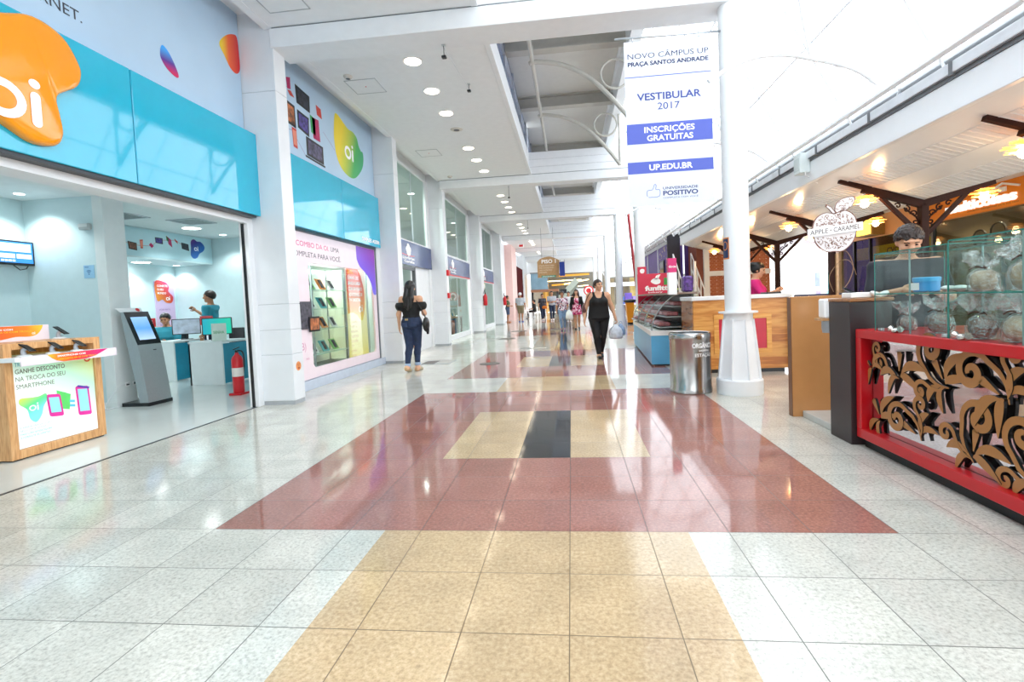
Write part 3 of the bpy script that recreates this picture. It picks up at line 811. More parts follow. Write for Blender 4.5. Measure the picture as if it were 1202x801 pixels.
mb = MB(); mb.ribbon(fr, [(4.585+.028*math.cos(t), .845+.028*math.sin(t)) for t in np.linspace(2.4, 7.0, 14)], .014, .001, .002); mb.build('printed_emblem', mat('emblem_red', '#e2502c', .4), lb)
# white shelf with its printed edge
MB().box(-5.16, -4.86, 3.80, 4.74, .895, .935, 0, .003).build('shelf', mat('shelf_white', '#eef2f3', .35, noise=.02), pc, label='white projecting shelf')
sf = MB().box(-4.862, -4.852, 3.84, 4.76, .855, .937).build('shelf_edge', mat('shelf_edge_white', '#f1e6ee', .35, noise=.02), pc)
fr = LW(-4.852)
mb = MB(); mb.prism(fr, [(4.06, .937), (4.10, .90), (4.14, .875), (4.2, .858), (4.42, .858), (4.52, .878), (4.66, .937)], .0005, .002)
wv = mb.build('printed_wave', gradmat('wave_strip', [(0, '#f2d43a'), (.14, '#f58f2a'), (.45, '#f0452f'), (.8, '#e62a7a'), (1, '#e31d8c')], 'Y'), pc)
mb = MB(); mb.text(fr, 'SMARTPHONES COM', 4.15, .905, .017, w=.27, d=.003, bold=.03); mb.build('lettering', INKW, pc)
mb = MB(); mb.text(fr, 'DESCONTO NA OI COM TROCA', 4.155, .876, .017, w=.38, d=.003, bold=.02); mb.build('lettering', mat('yellow_ink', '#ffc22e', .5), pc)
# rear header board
MB().box(-5.50, -5.47, 3.3, 4.62, 1.06, 1.215, 0, .003).build('header_board', mat('shelf_edge_white', '#f1e6ee', .35), pc)
fr = LW(-5.47)
mb = MB(); mb.prism(fr, [(3.5, 1.212), (4.56, 1.212)] + crom([(4.55, 1.18), (4.5, 1.12), (4.42, 1.10), (4.3, 1.105), (4.18, 1.085), (4.05, 1.085), (3.9, 1.11), (3.5, 1.10)], 3, False), .0005, .002)
mb.build('printed_wave', gradmat('wave_header', [(0, '#e31d8c'), (.5, '#f0452f'), (.85, '#f58f2a'), (1, '#f2d43a')], 'Y'), pc)
mb = MB(); mb.text(fr, 'SMARTPHONES COM', 4.28, 1.172, .016, w=.34, align='R', d=.003, bold=.03); glow_logo(mb, fr, 4.46, 1.12, .022, .003); mb.build('lettering', INKW, pc)
mb = MB(); mb.text(fr, 'DESCONTO NA OI COM TROCA', 4.45, 1.148, .016, w=.5, align='R', d=.003, bold=.02); mb.build('lettering', mat('yellow_ink', '#ffc22e', .5), pc)
# phones on display stands
def display_phone(c, label, tall=0):
    t = thing('display_phone', label, 'phone', c, 'display phones on the promotion counter')
    x, y, z = c
    MB().lathe([(.055, 0), (.055, .006), (.042, .014), (0, .015)], c, 20).build('base', mat('stand_white', '#e2e6e9', .35), t, 40)
    MB().tube([(x, y, z+.012), (x-.004, y-.006, z+.04), (x-.002, y-.004, z+.06+tall), (x+.012, y+.01, z+.072+tall)], [.022, .018, .017, .02], 10).build('neck', mat('stand_grey', '#b4bac2', .3), t, 40)
    R = Matrix.Rotation(math.radians(16), 3, 'Z') @ Matrix.Rotation(math.radians(38), 3, 'Y')
    MB().obox((x+.014, y+.012, z+.085+tall), (.135, .072, .010), R, 0, .003).build('handset', BLACK, t)
    return t
p0 = display_phone((-4.99, 3.98, .935), 'black phone on white stand, leftmost of the three on the white shelf')
for (y, lb_) in ((4.23, 'black phone on white stand, middle of the three on the white shelf'), (4.46, 'black phone on white stand, rightmost of the three on the white shelf')):
    copy_tree(p0, (-4.99, y, .935), lb_)
copy_tree(p0, (-5.40, 4.655, 1.06), 'black phone on white stand on the wooden top behind the shelf')

# ---- self-service terminal
tm = thing('service_terminal', 'leaning grey steel self-service terminal with a touch screen', 'terminal', (-6.10, 6.42, 0))
# side profile in (depth toward the entrance, height), extruded across its width
TW = Vector((0.03, 1, 0)).normalized()          # across, left to right seen from the mall
TD = Vector((TW.y, -TW.x, 0))                    # forwards
def TP(a, b, d): return Vector((-6.10, 6.42, 0)) + TW*a + TD*d + Vector((0, 0, b))
sp = [(.16, .02), (.20, .02), (.10, .80), (.085, .86), (-.10, 1.33), (-.15, 1.32), (-.075, .82), (.06, .03)]
mb = MB(); n = len(sp); W2 = .19
mb.add([TP(-W2, z, d) for d, z in sp]+[TP(W2, z, d) for d, z in sp], [tuple(range(n)), tuple(reversed(range(n, 2*n)))]+[(i, n+i, n+(i+1) % n, (i+1) % n) for i in range(n)])
mb.build('body', mat('terminal_steel', '#b6babd', .36, metal=.75, noise=.06, stretch=(30, 30, 1)), tm)
mb = MB(); vs = []
for dd in (0, .05):
    vs += [TP(-.20, 0+dd, -.22), TP(.20, 0+dd, -.22), TP(.20, 0+dd, .20), TP(-.20, 0+dd, .20)]
mb.add(vs, [(3, 2, 1, 0), (4, 5, 6, 7), (0, 1, 5, 4), (1, 2, 6, 5), (2, 3, 7, 6), (3, 0, 4, 7)]); mb.build('base', BLACK, tm)
sl = Vector((0, 0, 0)); A = TP(0, .86, .085); B = TP(0, 1.33, -.10); ax = (B-A).normalized(); nn = TW.cross(ax)
def TS(a, s, d): return A + TW*a + ax*s + nn*d
def plate(mb, a0, a1, s0, s1, d0, d1, mi=0):
    vs = [TS(a, s, d) for d in (d0, d1) for a, s in ((a0, s0), (a1, s0), (a1, s1), (a0, s1))]
    mb.add(vs, [(3, 2, 1, 0), (4, 5, 6, 7), (0, 1, 5, 4), (1, 2, 6, 5), (2, 3, 7, 6), (3, 0, 4, 7)], mi)
mb = MB(); plate(mb, -.19, .19, .0, .50, .001, .008); mb.build('bezel', mat('terminal_black', '#15181d', .15), tm)
mb = MB(); plate(mb, -.13, .13, .07, .42, .008, .010); mb.build('screen', gradmat('terminal_screen', [(0, '#b9d2ec'), (.5, '#5f9fe0'), (1, '#9cc4ee')], 'Z', emit=.45), tm)
mb = MB(); q = [TP(-.22, 1.33, -.12), TP(.13, 1.33, -.12), TP(.15, 1.385, -.16), TP(-.25, 1.385, -.16)]; q2 = [p-TD*.012 for p in q]
mb.add(q+q2, [(0, 1, 2, 3), (7, 6, 5, 4), (0, 4, 5, 1), (1, 5, 6, 2), (2, 6, 7, 3), (3, 7, 4, 0)]); hd = mb.build('header_plate', INKW, tm)
mb = MB(); c0 = TP(.07, 1.357, -.139)
mb.lathe([(.0, .002), (.03, .002), (.03, -.002)], c0, 14, R=Vector((0, 0, 1)).rotation_difference(TD+Vector((0, 0, .6))).to_matrix()); mb.build('emblem', SAFRED, tm)
mb = MB(); q0 = TP(.06, .775, .104); mb.obox(q0, (.05, .012, .012), TW.to_track_quat('X', 'Z').to_matrix(), 0, .004); mb.build('slot', BLACK, tm)
mb = MB(); mb.tube(crom([(-6.338, 6.42, .30), (-6.33, 6.30, .31), (-6.33, 6.17, .26), (-6.40, 6.10, .12), (-6.42, 6.06, .03), (-6.38, 6.05, .012), (-6.34, 6.12, .012), (-6.31, 6.17, .02)], 4, False), .005, 6)
mb.build('power_cable', mat('cable_white', '#e8eaec', .4), label='white power cable from the wall socket to the service terminal', cat='cable')
for y, lb_ in ((6.36, 'wall socket with a plug on the shop pillar behind the terminal'), (6.48, 'empty wall socket on the shop pillar behind the terminal')):
    t = thing('wall_socket', lb_, 'socket', (-6.352, y, .28)); MB().box(-6.36, -6.348, y-.035, y+.035, .27, .33, 0, .003).build('plate', INKW, t); MB().box(-6.348, -6.344, y-.022, y+.022, .285, .315).build('contacts', DGREY, t)

# ---- printed band inside: hanging pictures of gadgets and a purple blob
ib = MB().box(-8.05, -8.04, 8.0, 10.4, 2.40, 2.93).build('printed_banner', mat('inner_banner', '#bfe0e8', .4, noise=.02), label='pale band with a garland of gadget pictures on the shop bulkhead', cat='banner')
fr = LW(-8.04)
def gadget(parent, fr, pts, m, scr=None, thick=.002):
    mb = MB(); mb.prism(fr, pts, .001, .001+thick)
    cx = sum(p[0] for p in pts)/len(pts); cy = sum(p[1] for p in pts)/len(pts)
    o = mb.build('printed_gadget', m, parent)
    if scr is not None:
        mb = MB(); mb.prism(fr, [(cx+(x-cx)*.8, cy+(y-cy)*.76) for x, y in pts], .0012+thick, .0022+thick); mb.build('printed_screen', scr, o)
    return o
SCR1 = mat('print_warm', '#7a4a34', .4, noise=.7, nscale=18); SCR2 = mat('print_violet', '#4b3f86', .4, noise=.7, nscale=18); SCR3 = mat('print_dark', '#30343f', .4, noise=.6, nscale=18)
PRED = mat('print_red', '#c8382a', .4); PMAG = mat('print_magenta', '#b8235e', .4); PGRN = mat('print_green', '#2f9a55', .4)
gadget(ib, fr, [(8.27, 2.66), (8.46, 2.64), (8.46, 2.50), (8.29, 2.52)], BLACK, SCR1)
gadget(ib, fr, [(8.53, 2.71), (8.60, 2.72), (8.59, 2.55), (8.54, 2.55)], PRED, mat('print_coral', '#e58a72', .4))
gadget(ib, fr, [(8.73, 2.64), (8.78, 2.68), (8.84, 2.62), (8.79, 2.58)], PMAG)
gadget(ib, fr, [(8.88, 2.80), (9.06, 2.80), (9.06, 2.68), (8.89, 2.69)], BLACK, SCR2)
gadget(ib, fr, [(9.16, 2.86), (9.27, 2.79), (9.29, 2.64), (9.2, 2.70)], PMAG)
gadget(ib, fr, [(9.15, 2.86), (9.20, 2.83), (9.21, 2.74), (9.16, 2.77)], PGRN)
gadget(ib, fr, [(9.36, 2.83), (9.43, 2.78), (9.44, 2.73), (9.37, 2.78)], PRED)
gadget(ib, fr, [(9.53, 2.77), (9.72, 2.75), (9.73, 2.61), (9.54, 2.64)], BLACK, SCR3)
mb = MB(); mb.ribbon(fr, [(8.0, 2.72), (8.27, 2.62), (8.5, 2.60), (8.8, 2.62), (8.95, 2.75), (9.2, 2.78), (9.4, 2.8), (9.55, 2.72)], .006, .0004, .0009); mb.build('printed_line', PRED, ib)
mb = MB(); mb.prism(fr, crom([(9.83, 2.86), (9.9, 2.875), (9.97, 2.84), (10.08, 2.84), (10.18, 2.75), (10.14, 2.65), (10.02, 2.58), (9.95, 2.49), (9.85, 2.46), (9.77, 2.53), (9.79, 2.68), (9.79, 2.8)], 4), .001, .004)
pbk = mb.build('printed_blob', gradmat('blob_purple', [(.1, '#2f6fc0'), (.5, '#3b2d84'), (.9, '#7a2574')], diag=(0, -.5, .8)), ib)
mb = MB(); glow_logo(mb, fr, 9.915, 2.63, .085, .005); mb.build('lettering', INKW, ib)
# roll poster on the rear wall
ps = thing('wall_poster', 'tall orange and lilac poster on the rear wall of the phone shop', 'poster', (-8.98, 10.1, .93))
MB().box(-9.0, -8.985, 9.82, 10.34, .95, 2.02).build('sheet', gradmat('poster_lilac', [(0, '#d6b6cf'), (1, '#c9b3dc')], 'Z'), ps)
fr = LW(-8.985); mb = MB(); mb.prism(fr, crom([(9.83, 2.01), (10.1, 2.01), (10.2, 1.9), (10.18, 1.8), (10.3, 1.68), (10.25, 1.55), (10.1, 1.55), (10.0, 1.62), (9.86, 1.6)], 4), .001, .003)
mb.build('printed_blob', gradmat('blob_sunset', [(.1, '#e8961e'), (.5, '#d8402a'), (.9, '#c0257a')], diag=(0, .5, .5)), ps)
mb = MB()
for k, s in enumerate(('CONECTE', 'O SEU', 'MUNDO')): mb.text(fr, s, 9.88, 1.9-.08*k, .045, d=.004, bold=.02)
glow_logo(mb, fr, 10.14, 1.6, .08, .004); mb.build('lettering', INKW, ps)
mb = MB()
for k in range(3): mb.text(fr, ('LIGUE GRATIS', 'ATENDIMENTO', 'SUA CONTA')[k], 9.9, 1.38-.17*k, .035, d=.002)
mb.build('lettering', mat('violet_ink', '#7d4f96', .5), ps)
# extinguisher
def extinguisher(c, h, r, label, dirx=(1, 0)):
    t = thing('fire_extinguisher', label, 'extinguisher', c)
    x, y, z = c
    MB().lathe([(r*.9, 0), (r, .02), (r, h*.72), (r*.8, h*.79), (r*.35, h*.84), (r*.3, h*.88)], c, 20).build('cylinder', SAFRED, t, 40)
    mb = MB(); mb.box(x-.015, x+.015, y-.015, y+.015, z+h*.86, z+h*.93); mb.bar((x-.02, y-.05, z+h*.95), (x+.01, y+.05, z+h*.99), .018, .012); mb.build('valve', BLACK, t)
    mb = MB(); mb.tube(crom([(x, y+.02, z+h*.92), (x+.03*dirx[0], y+r+.02, z+h*.86), (x+.03*dirx[0], y+r+.03, z+h*.55), (x, y+r+.015, z+h*.3)], 5, False), .011, 6); mb.build('hose', BLACK, t, 40)
    mb = MB(); mb.lathe([(r+.001, h*.36), (r+.001, h*.55)], c, 20, caps=False, a0=0); mb.build('label_band', mat('label_paper', '#efe9e2', .5), t, 40)
    return t
extinguisher((-5.12, 7.0, 0.03), .70, .08, 'red fire extinguisher beside the shop jamb')
MB().box(-5.22, -5.02, 6.9, 7.1, 0, .03, 0, .005).build('extinguisher_stand', SAFRED, label='low red stand under the fire extinguisher', cat='stand')

# ---- service desks
def desk(nm, x0, x1, y0, y1, label, teal_side='R'):
    t = thing(nm, label, 'desk', ((x0+x1)/2, (y0+y1)/2, 0), 'service desks of the phone shop')
    MB().box(x0, x1, y0-.01, y1, .735, .77, 0, .004).build('desk_top', mat('desk_white', '#e8ecec', .35, noise=.02), t)
    mb = MB(); mb.box(x0, x1-.02, y0, y0+.03, .0, .735); mb.box(x0, x0+.03, y0, y1, 0, .735); mb.build('front_panel', mat('desk_white', '#e8ecec', .35), t)
    MB().box(x1-.05, x1-.02, y0+.03, y1, .02, .72).build('side_panel', mat('desk_teal', '#1e8fae', .35), t, label='teal side panel')
    return t
desk('service_desk', -6.76, -6.10, 8.0, 8.75, 'white service desk with a teal side, nearest the mall')
desk('service_desk', -7.94, -7.5, 8.55, 9.3, 'white service desk with a teal side behind the terminal')
desk('service_desk', -8.78, -7.98, 8.46, 8.86, 'white service desk with a teal side in front of the seated clerk')
def monitor(c, rz, label, back):
    t = thing('computer_monitor', label, 'monitor', c, 'monitors on the service desks', rz)
    mb = MB(); mb.box(-.1, .1, -.07, .07, 0, .012, 0, .003); mb.box(-.02, .02, -.01, .01, .012, .12); mb.build('stand', BLACK, t, None) if False else None
    o = MB(); o.box(-.1, .1, -.07, .07, 0, .012, 0, .003).box(-.02, .02, -.012, .012, .012, .14); ob = bpy.data.objects.new('stand', o.mesh((0, 0, 0), BLACK, 'stand', None)); COL.objects.link(ob); ob.parent = t
    o = MB(); o.box(-.24, .24, -.018, .012, .10, .41, 0, .006); ob = bpy.data.objects.new('housing', o.mesh((0, 0, 0), BLACK, 'housing', None)); COL.objects.link(ob); ob.parent = t
    o = MB(); o.box(-.225, .225, -.0195, -.018, .115, .395); ob = bpy.data.objects.new('screen', o.mesh((0, 0, 0), back, 'screen', None)); COL.objects.link(ob); ob.parent = t
    return t
monitor((-6.45, 8.35, .77), math.radians(28), 'monitor with a teal screen on the nearest service desk', gradmat('monitor_teal', [(0, '#1f9fb0'), (1, '#27c0a0')], 'X', emit=.5))
monitor((-7.65, 9.05, .77), math.radians(35), 'monitor showing a white page on the desk behind the terminal', mat('monitor_page', '#aeb9c8', .2, noise=.25, nscale=9, emit=.15))
def number_sign(a, y, z, txt, label):
    t = thing('desk_number_sign', label, 'sign', (a, y, z-.05), 'desk number signs')
    MB().box(a-.13, a+.13, y, y+.015, z, z+.17, 0, .004).build('plate', SAFRED, t)
    mb = MB(); mb.text(FC(y), txt, a, z+.04, .09, w=.17, align='C', bold=.03); mb.build('lettering', INKW, t)
    MB().box(a-.015, a+.015, y+.004, y+.012, z-.28, z).build('post', ALU, t)
number_sign(-8.13, 8.70, 1.05, '04', 'red desk sign numbered 04 beside the seated clerk')
number_sign(-6.86, 8.60, 1.05, '01', 'red desk sign numbered 01 beside the nearest service desk')
ns = thing('paper_stand', 'acrylic stand with a green printed sheet on the nearest service desk', 'notice', (-6.2, 8.1, .77))
MB().box(-6.36, -6.08, 8.08, 8.09, .77, 1.08, 0, .002).build('sheet', mat('sheet_pale', '#dfeadf', .4), ns); MB().box(-6.36, -6.08, 8.09, 8.15, .77, .775).build('foot', GLASS, ns)
mb = MB(); fr = FC(8.08); mb.text(fr, 'SENHA', -6.22, .90, .05, align='C', bold=.01); mb.build('lettering', mat('sheet_green', '#49a862', .5), ns)
mb = MB(); mb.box(-7.1, -6.75, 9.15, 9.5, .42, .46, 0, .01); sc = thing('office_chair', 'dark office chair between the service desks', 'chair', (-6.95, 9.3, 0))
mb.build('seat', BLACK, sc); MB().box(-7.1, -6.75, 9.5, 9.53, .5, .95, 0, .01).build('backrest', BLACK, sc)
mb = MB(); mb.tube([(-6.92, 9.32, .04), (-6.92, 9.32, .42)], .025, 8)
for k in range(5): a = 2*math.pi*k/5; mb.bar((-6.92, 9.32, .04), (-6.92+.24*math.cos(a), 9.32+.24*math.sin(a), .03), .03, .03)
mb.box(-6.95, -6.89, 9.3, 9.52, .40, .44); mb.box(-6.94, -6.90, 9.5, 9.525, .42, .6); mb.build('pedestal', BLACK, sc)

# ================================================================== SECOND SIGN AND WINDOW OF THE PHONE SHOP
sg2 = thing('shop_sign', 'teal gloss sign box over the pink window display', 'sign', (-4.08, 8.3, 2.50))
for a, b in ((6.40, 8.50), (8.51, 10.20)): MB().box(-4.17, -4.0, a, b, 2.50, 3.56, 0, .006).build('panel', TEAL, sg2)
mb = MB(); mb.text(LW(-4.0), 'SIMPLES ASSIM', 10.12, 2.565, .075, w=.86, align='R', bold=.03); mb.build('lettering', INKW, sg2)
pb2 = MB().box(-4.17, -4.13, 6.4, 10.34, 3.57, 5.1).build('printed_banner', PALE, label='pale blue printed banner with screens and a green blob above the second teal sign', cat='banner')
fr = LW(-4.13)
mb = MB(); mb.prism(fr, crom([(8.68, 4.78), (8.80, 4.80), (9.02, 4.73), (9.2, 4.68), (9.4, 4.69), (9.57, 4.63), (9.64, 4.50), (9.74, 4.42), (9.82, 4.42), (9.85, 4.30), (9.79, 4.12), (9.63, 3.95), (9.38, 3.79), (9.12, 3.76), (8.84, 3.84), (8.66, 4.02), (8.60, 4.3), (8.62, 4.55)], 4), .001, .004)
mb.build('printed_blob', gradmat('blob_green', [(.0, '#f2d62e'), (.18, '#c6cf3c'), (.4, '#3fae58'), (.75, '#1f9a7a'), (1.0, '#2f86e0')], diag=(0, .75, -.25)), pb2, label='green, yellow and blue printed blob')
mb = MB(); glow_logo(mb, fr, 9.13, 4.09, .27, .006); mb.build('lettering', INKW, pb2)
gadget(pb2, fr, [(7.38, 4.76), (7.80, 4.73), (7.79, 4.46), (7.40, 4.48)], BLACK, SCR3)
gadget(pb2, fr, [(7.02, 4.42), (7.33, 4.40), (7.34, 4.06), (7.02, 4.08)], BLACK, mat('print_food', '#a8643c', .4, noise=.8, nscale=14))
gadget(pb2, fr, [(7.40, 4.38), (7.74, 4.36), (7.72, 4.05), (7.40, 4.10)], BLACK, SCR2)
gadget(pb2, fr, [(7.62, 4.04), (8.16, 4.02), (8.16, 3.72), (7.62, 3.74)], BLACK, mat('print_stage', '#54506c', .4, noise=.8, nscale=14))
mb = MB(); mb.prism(fr, [(7.58, 3.73), (8.2, 3.71), (8.2, 3.68), (7.58, 3.70)], .001, .004); mb.build('printed_stand', BLACK, pb2)
gadget(pb2, fr, [(7.84, 4.42), (8.06, 4.44), (8.08, 4.08), (7.86, 4.08)], PMAG)
gadget(pb2, fr, [(7.78, 4.44), (7.94, 4.42), (7.94, 4.14), (7.80, 4.16)], PGRN)
gadget(pb2, fr, [(8.0, 4.68), (8.16, 4.66), (8.18, 4.50), (8.02, 4.52)], PRED)
gadget(pb2, fr, [(7.14, 4.76), (7.25, 4.80), (7.25, 4.62), (7.16, 4.60)], PMAG)
gadget(pb2, fr, [(7.16, 4.58), (7.25, 4.60), (7.34, 4.53), (7.22, 4.52)], PRED)
gadget(pb2, fr, [(7.22, 4.05), (7.34, 4.05), (7.35, 3.75), (7.24, 3.76)], PRED, mat('print_coral', '#e58a72', .4))
mb = MB()
for p in ([(6.6, 4.55), (7.15, 4.62)], [(6.6, 3.9), (7.22, 4.0)], [(8.2, 4.3), (8.6, 4.1)], [(7.35, 3.9), (7.6, 3.7)]): mb.ribbon(fr, p, .008, .0005, .001)
mb.build('printed_line', mat('line_lilac', '#9a86a8', .5), pb2)

# window board with a cut-out window
wb = thing('window_board', 'pale pink printed board framing the window display under the second teal sign', 'board', (-4.12, 8.3, .15))
mb = MB(); a0, a1, b0, b1 = 6.42, 10.12, .16, 2.46; wa0, wa1, wb0, wb1 = 7.42, 9.96, .32, 2.00
fr = LW(-4.12)
hole = rrect(wa0, wa1, wb0, wb1, .09, 5); out = rect(a0, a1, b0, b1)
mb.box(-4.16, -4.12, a0, wa0, b0, b1); mb.box(-4.16, -4.12, wa1, a1, b0, b1); mb.box(-4.16, -4.12, wa0, wa1, b0, wb0); mb.box(-4.16, -4.12, wa0, wa1, wb1, b1)
for (ca, cb, sa, sb) in ((wa0, wb0, 1, 1), (wa1, wb0, -1, 1), (wa0, wb1, 1, -1), (wa1, wb1, -1, -1)):
    r = .09; mb.prism(fr, [(ca, cb)]+[(ca+sa*r*(1-math.cos(t)), cb+sb*r*(1-math.sin(t))) for t in np.linspace(0, math.pi/2, 7)], -.04, -.0005)
mb.build('board', mat('board_pink', '#f3e2ea', .4, noise=.02), wb)
mb = MB(); mb.text(fr, 'TOTAL, O COMBO DA OI.', 8.14, 2.245, .085, w=1.75, align='R', bold=.0, d=.001); mb.build('lettering', PINK, wb)
mb = MB(); mb.text(fr, 'UMA', 8.20, 2.245, .085, w=.30, d=.001); mb.text(fr, 'SOLUÇÃO COMPLETA PARA VOCÊ.', 8.56, 2.085, .085, w=2.35, align='R', d=.001); mb.build('lettering', INKD, wb)
mb = MB(); mb.text(fr, 'REDE', 7.02, 1.14, .05, align='R', d=.001); mb.text(fr, 'GB)', 7.22, .63, .12, align='R', d=.001); mb.text(fr, 'mês', 7.3, .47, .045, align='R', d=.001); mb.build('lettering', mat('rose_ink', '#d78fb4', .5), wb)
mb = MB(); mb.prism(fr, [(9.22, 2.455), (10.1, 2.455), (10.1, 1.52)] + crom([(10.02, 1.50), (9.93, 1.56), (9.86, 1.74), (9.66, 1.92), (9.36, 2.06), (9.23, 2.2)], 4, False), .001, .003)
mb.build('printed_blob', gradmat('blob_violet', [(0, '#6f8ff0'), (.4, '#7a5cf0'), (.75, '#8a3cc8'), (1, '#a02cae')], diag=(0, .3, .7)), wb, label='blue to violet printed blob')
struct('window_2', MB().box(-4.150, -4.145, wa0-.02, wa1+.02, wb0-.02, wb1+.02), glassmat('display_glass', '#f2f8f5', .05))
struct('baseboard_shop_window', MB().box(-4.2, -4.09, 6.38, 10.36, 0, .15, 0, .004), mat('sill_blue_grey', '#c3cede', .35), 'blue grey plinth under the window display')
mb = MB(); mb.box(-4.2, -4.11, 10.13, 10.17, .15, 2.48); mb.box(-4.2, -4.11, 6.4, 10.34, 2.46, 2.50); struct('window_frame', mb, mat('frame_grey', '#5f666e', .4))
struct('door_jamb', MB().box(-4.2, -4.1, 10.18, 10.36, 0, 2.5), WHITE)
# display niche behind the window
struct('ceiling_display', MB().box(-4.8, -4.2, 7.28, 10.3, 2.44, 2.48), WHITE)
struct('wall_display_side', MB().box(-4.8, -4.2, 10.3, 10.34, 0, 2.5), mat('display_wall', '#dfeae6', .5, noise=.02), 'pale side wall of the window display')
struct('wall_display_side', MB().box(-4.8, -4.2, 7.24, 7.28, 0, 2.5), mat('display_wall', '#dfeae6', .5))
struct('wall_display_back', MB().box(-4.82, -4.78, 7.24, 10.3, 0, 2.5), mat('display_wall', '#dfeae6', .5, noise=.02), 'pale wall behind the window display')
mb = MB(); mb.box(-4.8, -4.2, 7.28, 10.3, .12, .20); struct('display_floor', mb, WHITE)
for k, (y, w) in enumerate(((7.75, 'over the left of the glass shelves'), (8.35, 'over the right of the glass shelves'), (9.5, 'over the standing poster'))):
    downlight('downlight', (-4.42, y, 2.44), .05, 'small added lamp in the window display ceiling %s' % w, SHL, 'added lamps of the window display', 60, (.95, 1, .98), 140)  # lamps added to brighten the display niche
# glass shelving with phone blisters
sh = thing('display_shelves', 'glass shelves on steel posts behind the window display', 'shelf', (-4.46, 8.37, .2))
for z in (.48, .90, 1.25, 1.58): MB().box(-4.66, -4.26, 7.75, 9.0, z, z+.01).build('shelf', mat('shelf_glass', '#b9d8cc', .1, noise=.02), sh)
for y in (7.77, 8.98):
    for x in (-4.64, -4.28): MB().box(x-.012, x+.012, y-.012, y+.012, .2, 2.44).build('post', ALU, sh)
MB().box(-4.66, -4.26, 7.75, 9.0, 1.98, 2.08).build('header', mat('shelf_header', '#e4eeea', .4), sh)
PH = [mat('box_white', '#e9eaea', .4), mat('box_orange', '#e58a3a', .4), mat('box_green', '#7fc06a', .4), mat('box_teal', '#4fb0b8', .4)]
k = 0
for zi, z in enumerate((.491, .911, 1.261, 1.591)):
    for yi, y in enumerate((8.0, 8.37, 8.74)):
        t = thing('boxed_phone', 'phone on a card, %s of three on the %s glass shelf' % (('left', 'middle', 'right')[yi], ('lowest', 'second lowest', 'second highest', 'highest')[zi]), 'phone', (-4.44, y, z), 'phones on the display shelves')
        R = Matrix.Rotation(math.radians(-28), 3, 'Y') @ Matrix.Rotation(math.radians(90), 3, 'X')
        R = Matrix.Rotation(math.radians(90), 3, 'Z') @ Matrix.Rotation(math.radians(62), 3, 'X')
        MB().obox((-4.44, y, z+.105), (.22, .22, .012), R, 0, .002).build('card', PH[(k*7+zi) % 4], t)
        MB().obox((-4.426, y, z+.112), (.085, .16, .012), R, 0, .003).build('handset', BLACK, t); k += 1
bx = thing('display_tray', 'orange display tray on the lowest part of the window', 'tray', (-4.46, 8.37, .2))
MB().box(-4.62, -4.30, 7.82, 8.92, .20, .30, 0, .006).build('tray', mat('tray_dark', '#4a5a50', .4, noise=.3), bx)
MB().box(-4.72, -4.33, 7.31, 8.0, 1.0, 1.10, 0, .004).build('orange_strip', mat('strip_orange', '#e8762a', .4, noise=.1), bx) if False else None
# tablet with a picture beside the shelves
tb = thing('picture_panel', 'dark group picture with a small framed one, fixed on the left of the pink board', 'picture', (-4.10, 7.25, .92))
MB().box(-4.12, -4.10, 6.95, 7.42, .95, 1.38).build('picture', mat('print_people', '#4c4a55', .4, noise=.8, nscale=16), tb)
MB().box(-4.10, -4.085, 7.30, 7.62, .90, 1.14, 0, .004).build('frame', BLACK, tb); MB().box(-4.085, -4.083, 7.33, 7.59, .93, 1.11).build('small_picture', mat('print_food', '#a8643c', .4), tb)
# standing orange poster in the window
op = thing('standing_poster', 'tall orange and yellow poster standing in the window display', 'poster', (-4.31, 9.5, .2))
MB().box(-4.32, -4.30, 9.08, 9.98, .22, 2.05).build('sheet', gradmat('poster_cream', [(0, '#f6e06a'), (.35, '#fbeeb0'), (1, '#fdf6e4')], 'Z', emit=.25), op)
fr = LW(-4.30); mb = MB(); mb.prism(fr, [(9.11, 2.04), (9.62, 2.04)] + crom([(9.77, 1.9), (9.88, 1.65), (9.90, 1.4), (9.84, 1.12), (9.72, .98), (9.52, 1.10), (9.32, 1.16), (9.11, 1.14)], 4, False), .001, .003)
mb.build('printed_blob', gradmat('blob_orange', [(0, '#f5dc3a'), (.25, '#f39a2c'), (.6, '#ec5a2a'), (1, '#e84a30')], 'Z', emit=.2), op)
mb = MB(); mb.text(fr, 'EI, OI...', 9.17, 1.93, .07, d=.004, bold=.03); mb.build('lettering', mat('yellow_ink', '#ffc22e', .5), op)
mb = MB()
for k, s in enumerate(('É MAIS DE', 'BANDA LARGA', 'COM UM PONTO', 'ADICIONAL DE', 'TV DIGITAL.')): mb.text(fr, s, 9.17, 1.82-.11*k, .065, w=.07*len(s)*.75, d=.004, bold=.03)
glow_logo(mb, fr, 9.67, 1.16, .13, .004); mb.build('lettering', INKW, op)
mb = MB()
for k in range(8): mb.text(fr, ('CONFIRA', 'OFERTAS', 'INTERNET', 'TELEFONE', 'CELULAR', 'TV', 'E MAIS', 'LIGUE')[k], 9.20, .95-.095*k, .05, d=.002)
mb.build('lettering', mat('amber_ink', '#e0a04a', .5), op)
MB().box(-4.35, -4.27, 9.12, 9.94, .20, .225).build('foot', ALU, op)
for y in (9.04, 10.05): struct('window_mullion', MB().box(-4.34, -4.30, y-.02, y+.02, .2, 2.44), ALU)
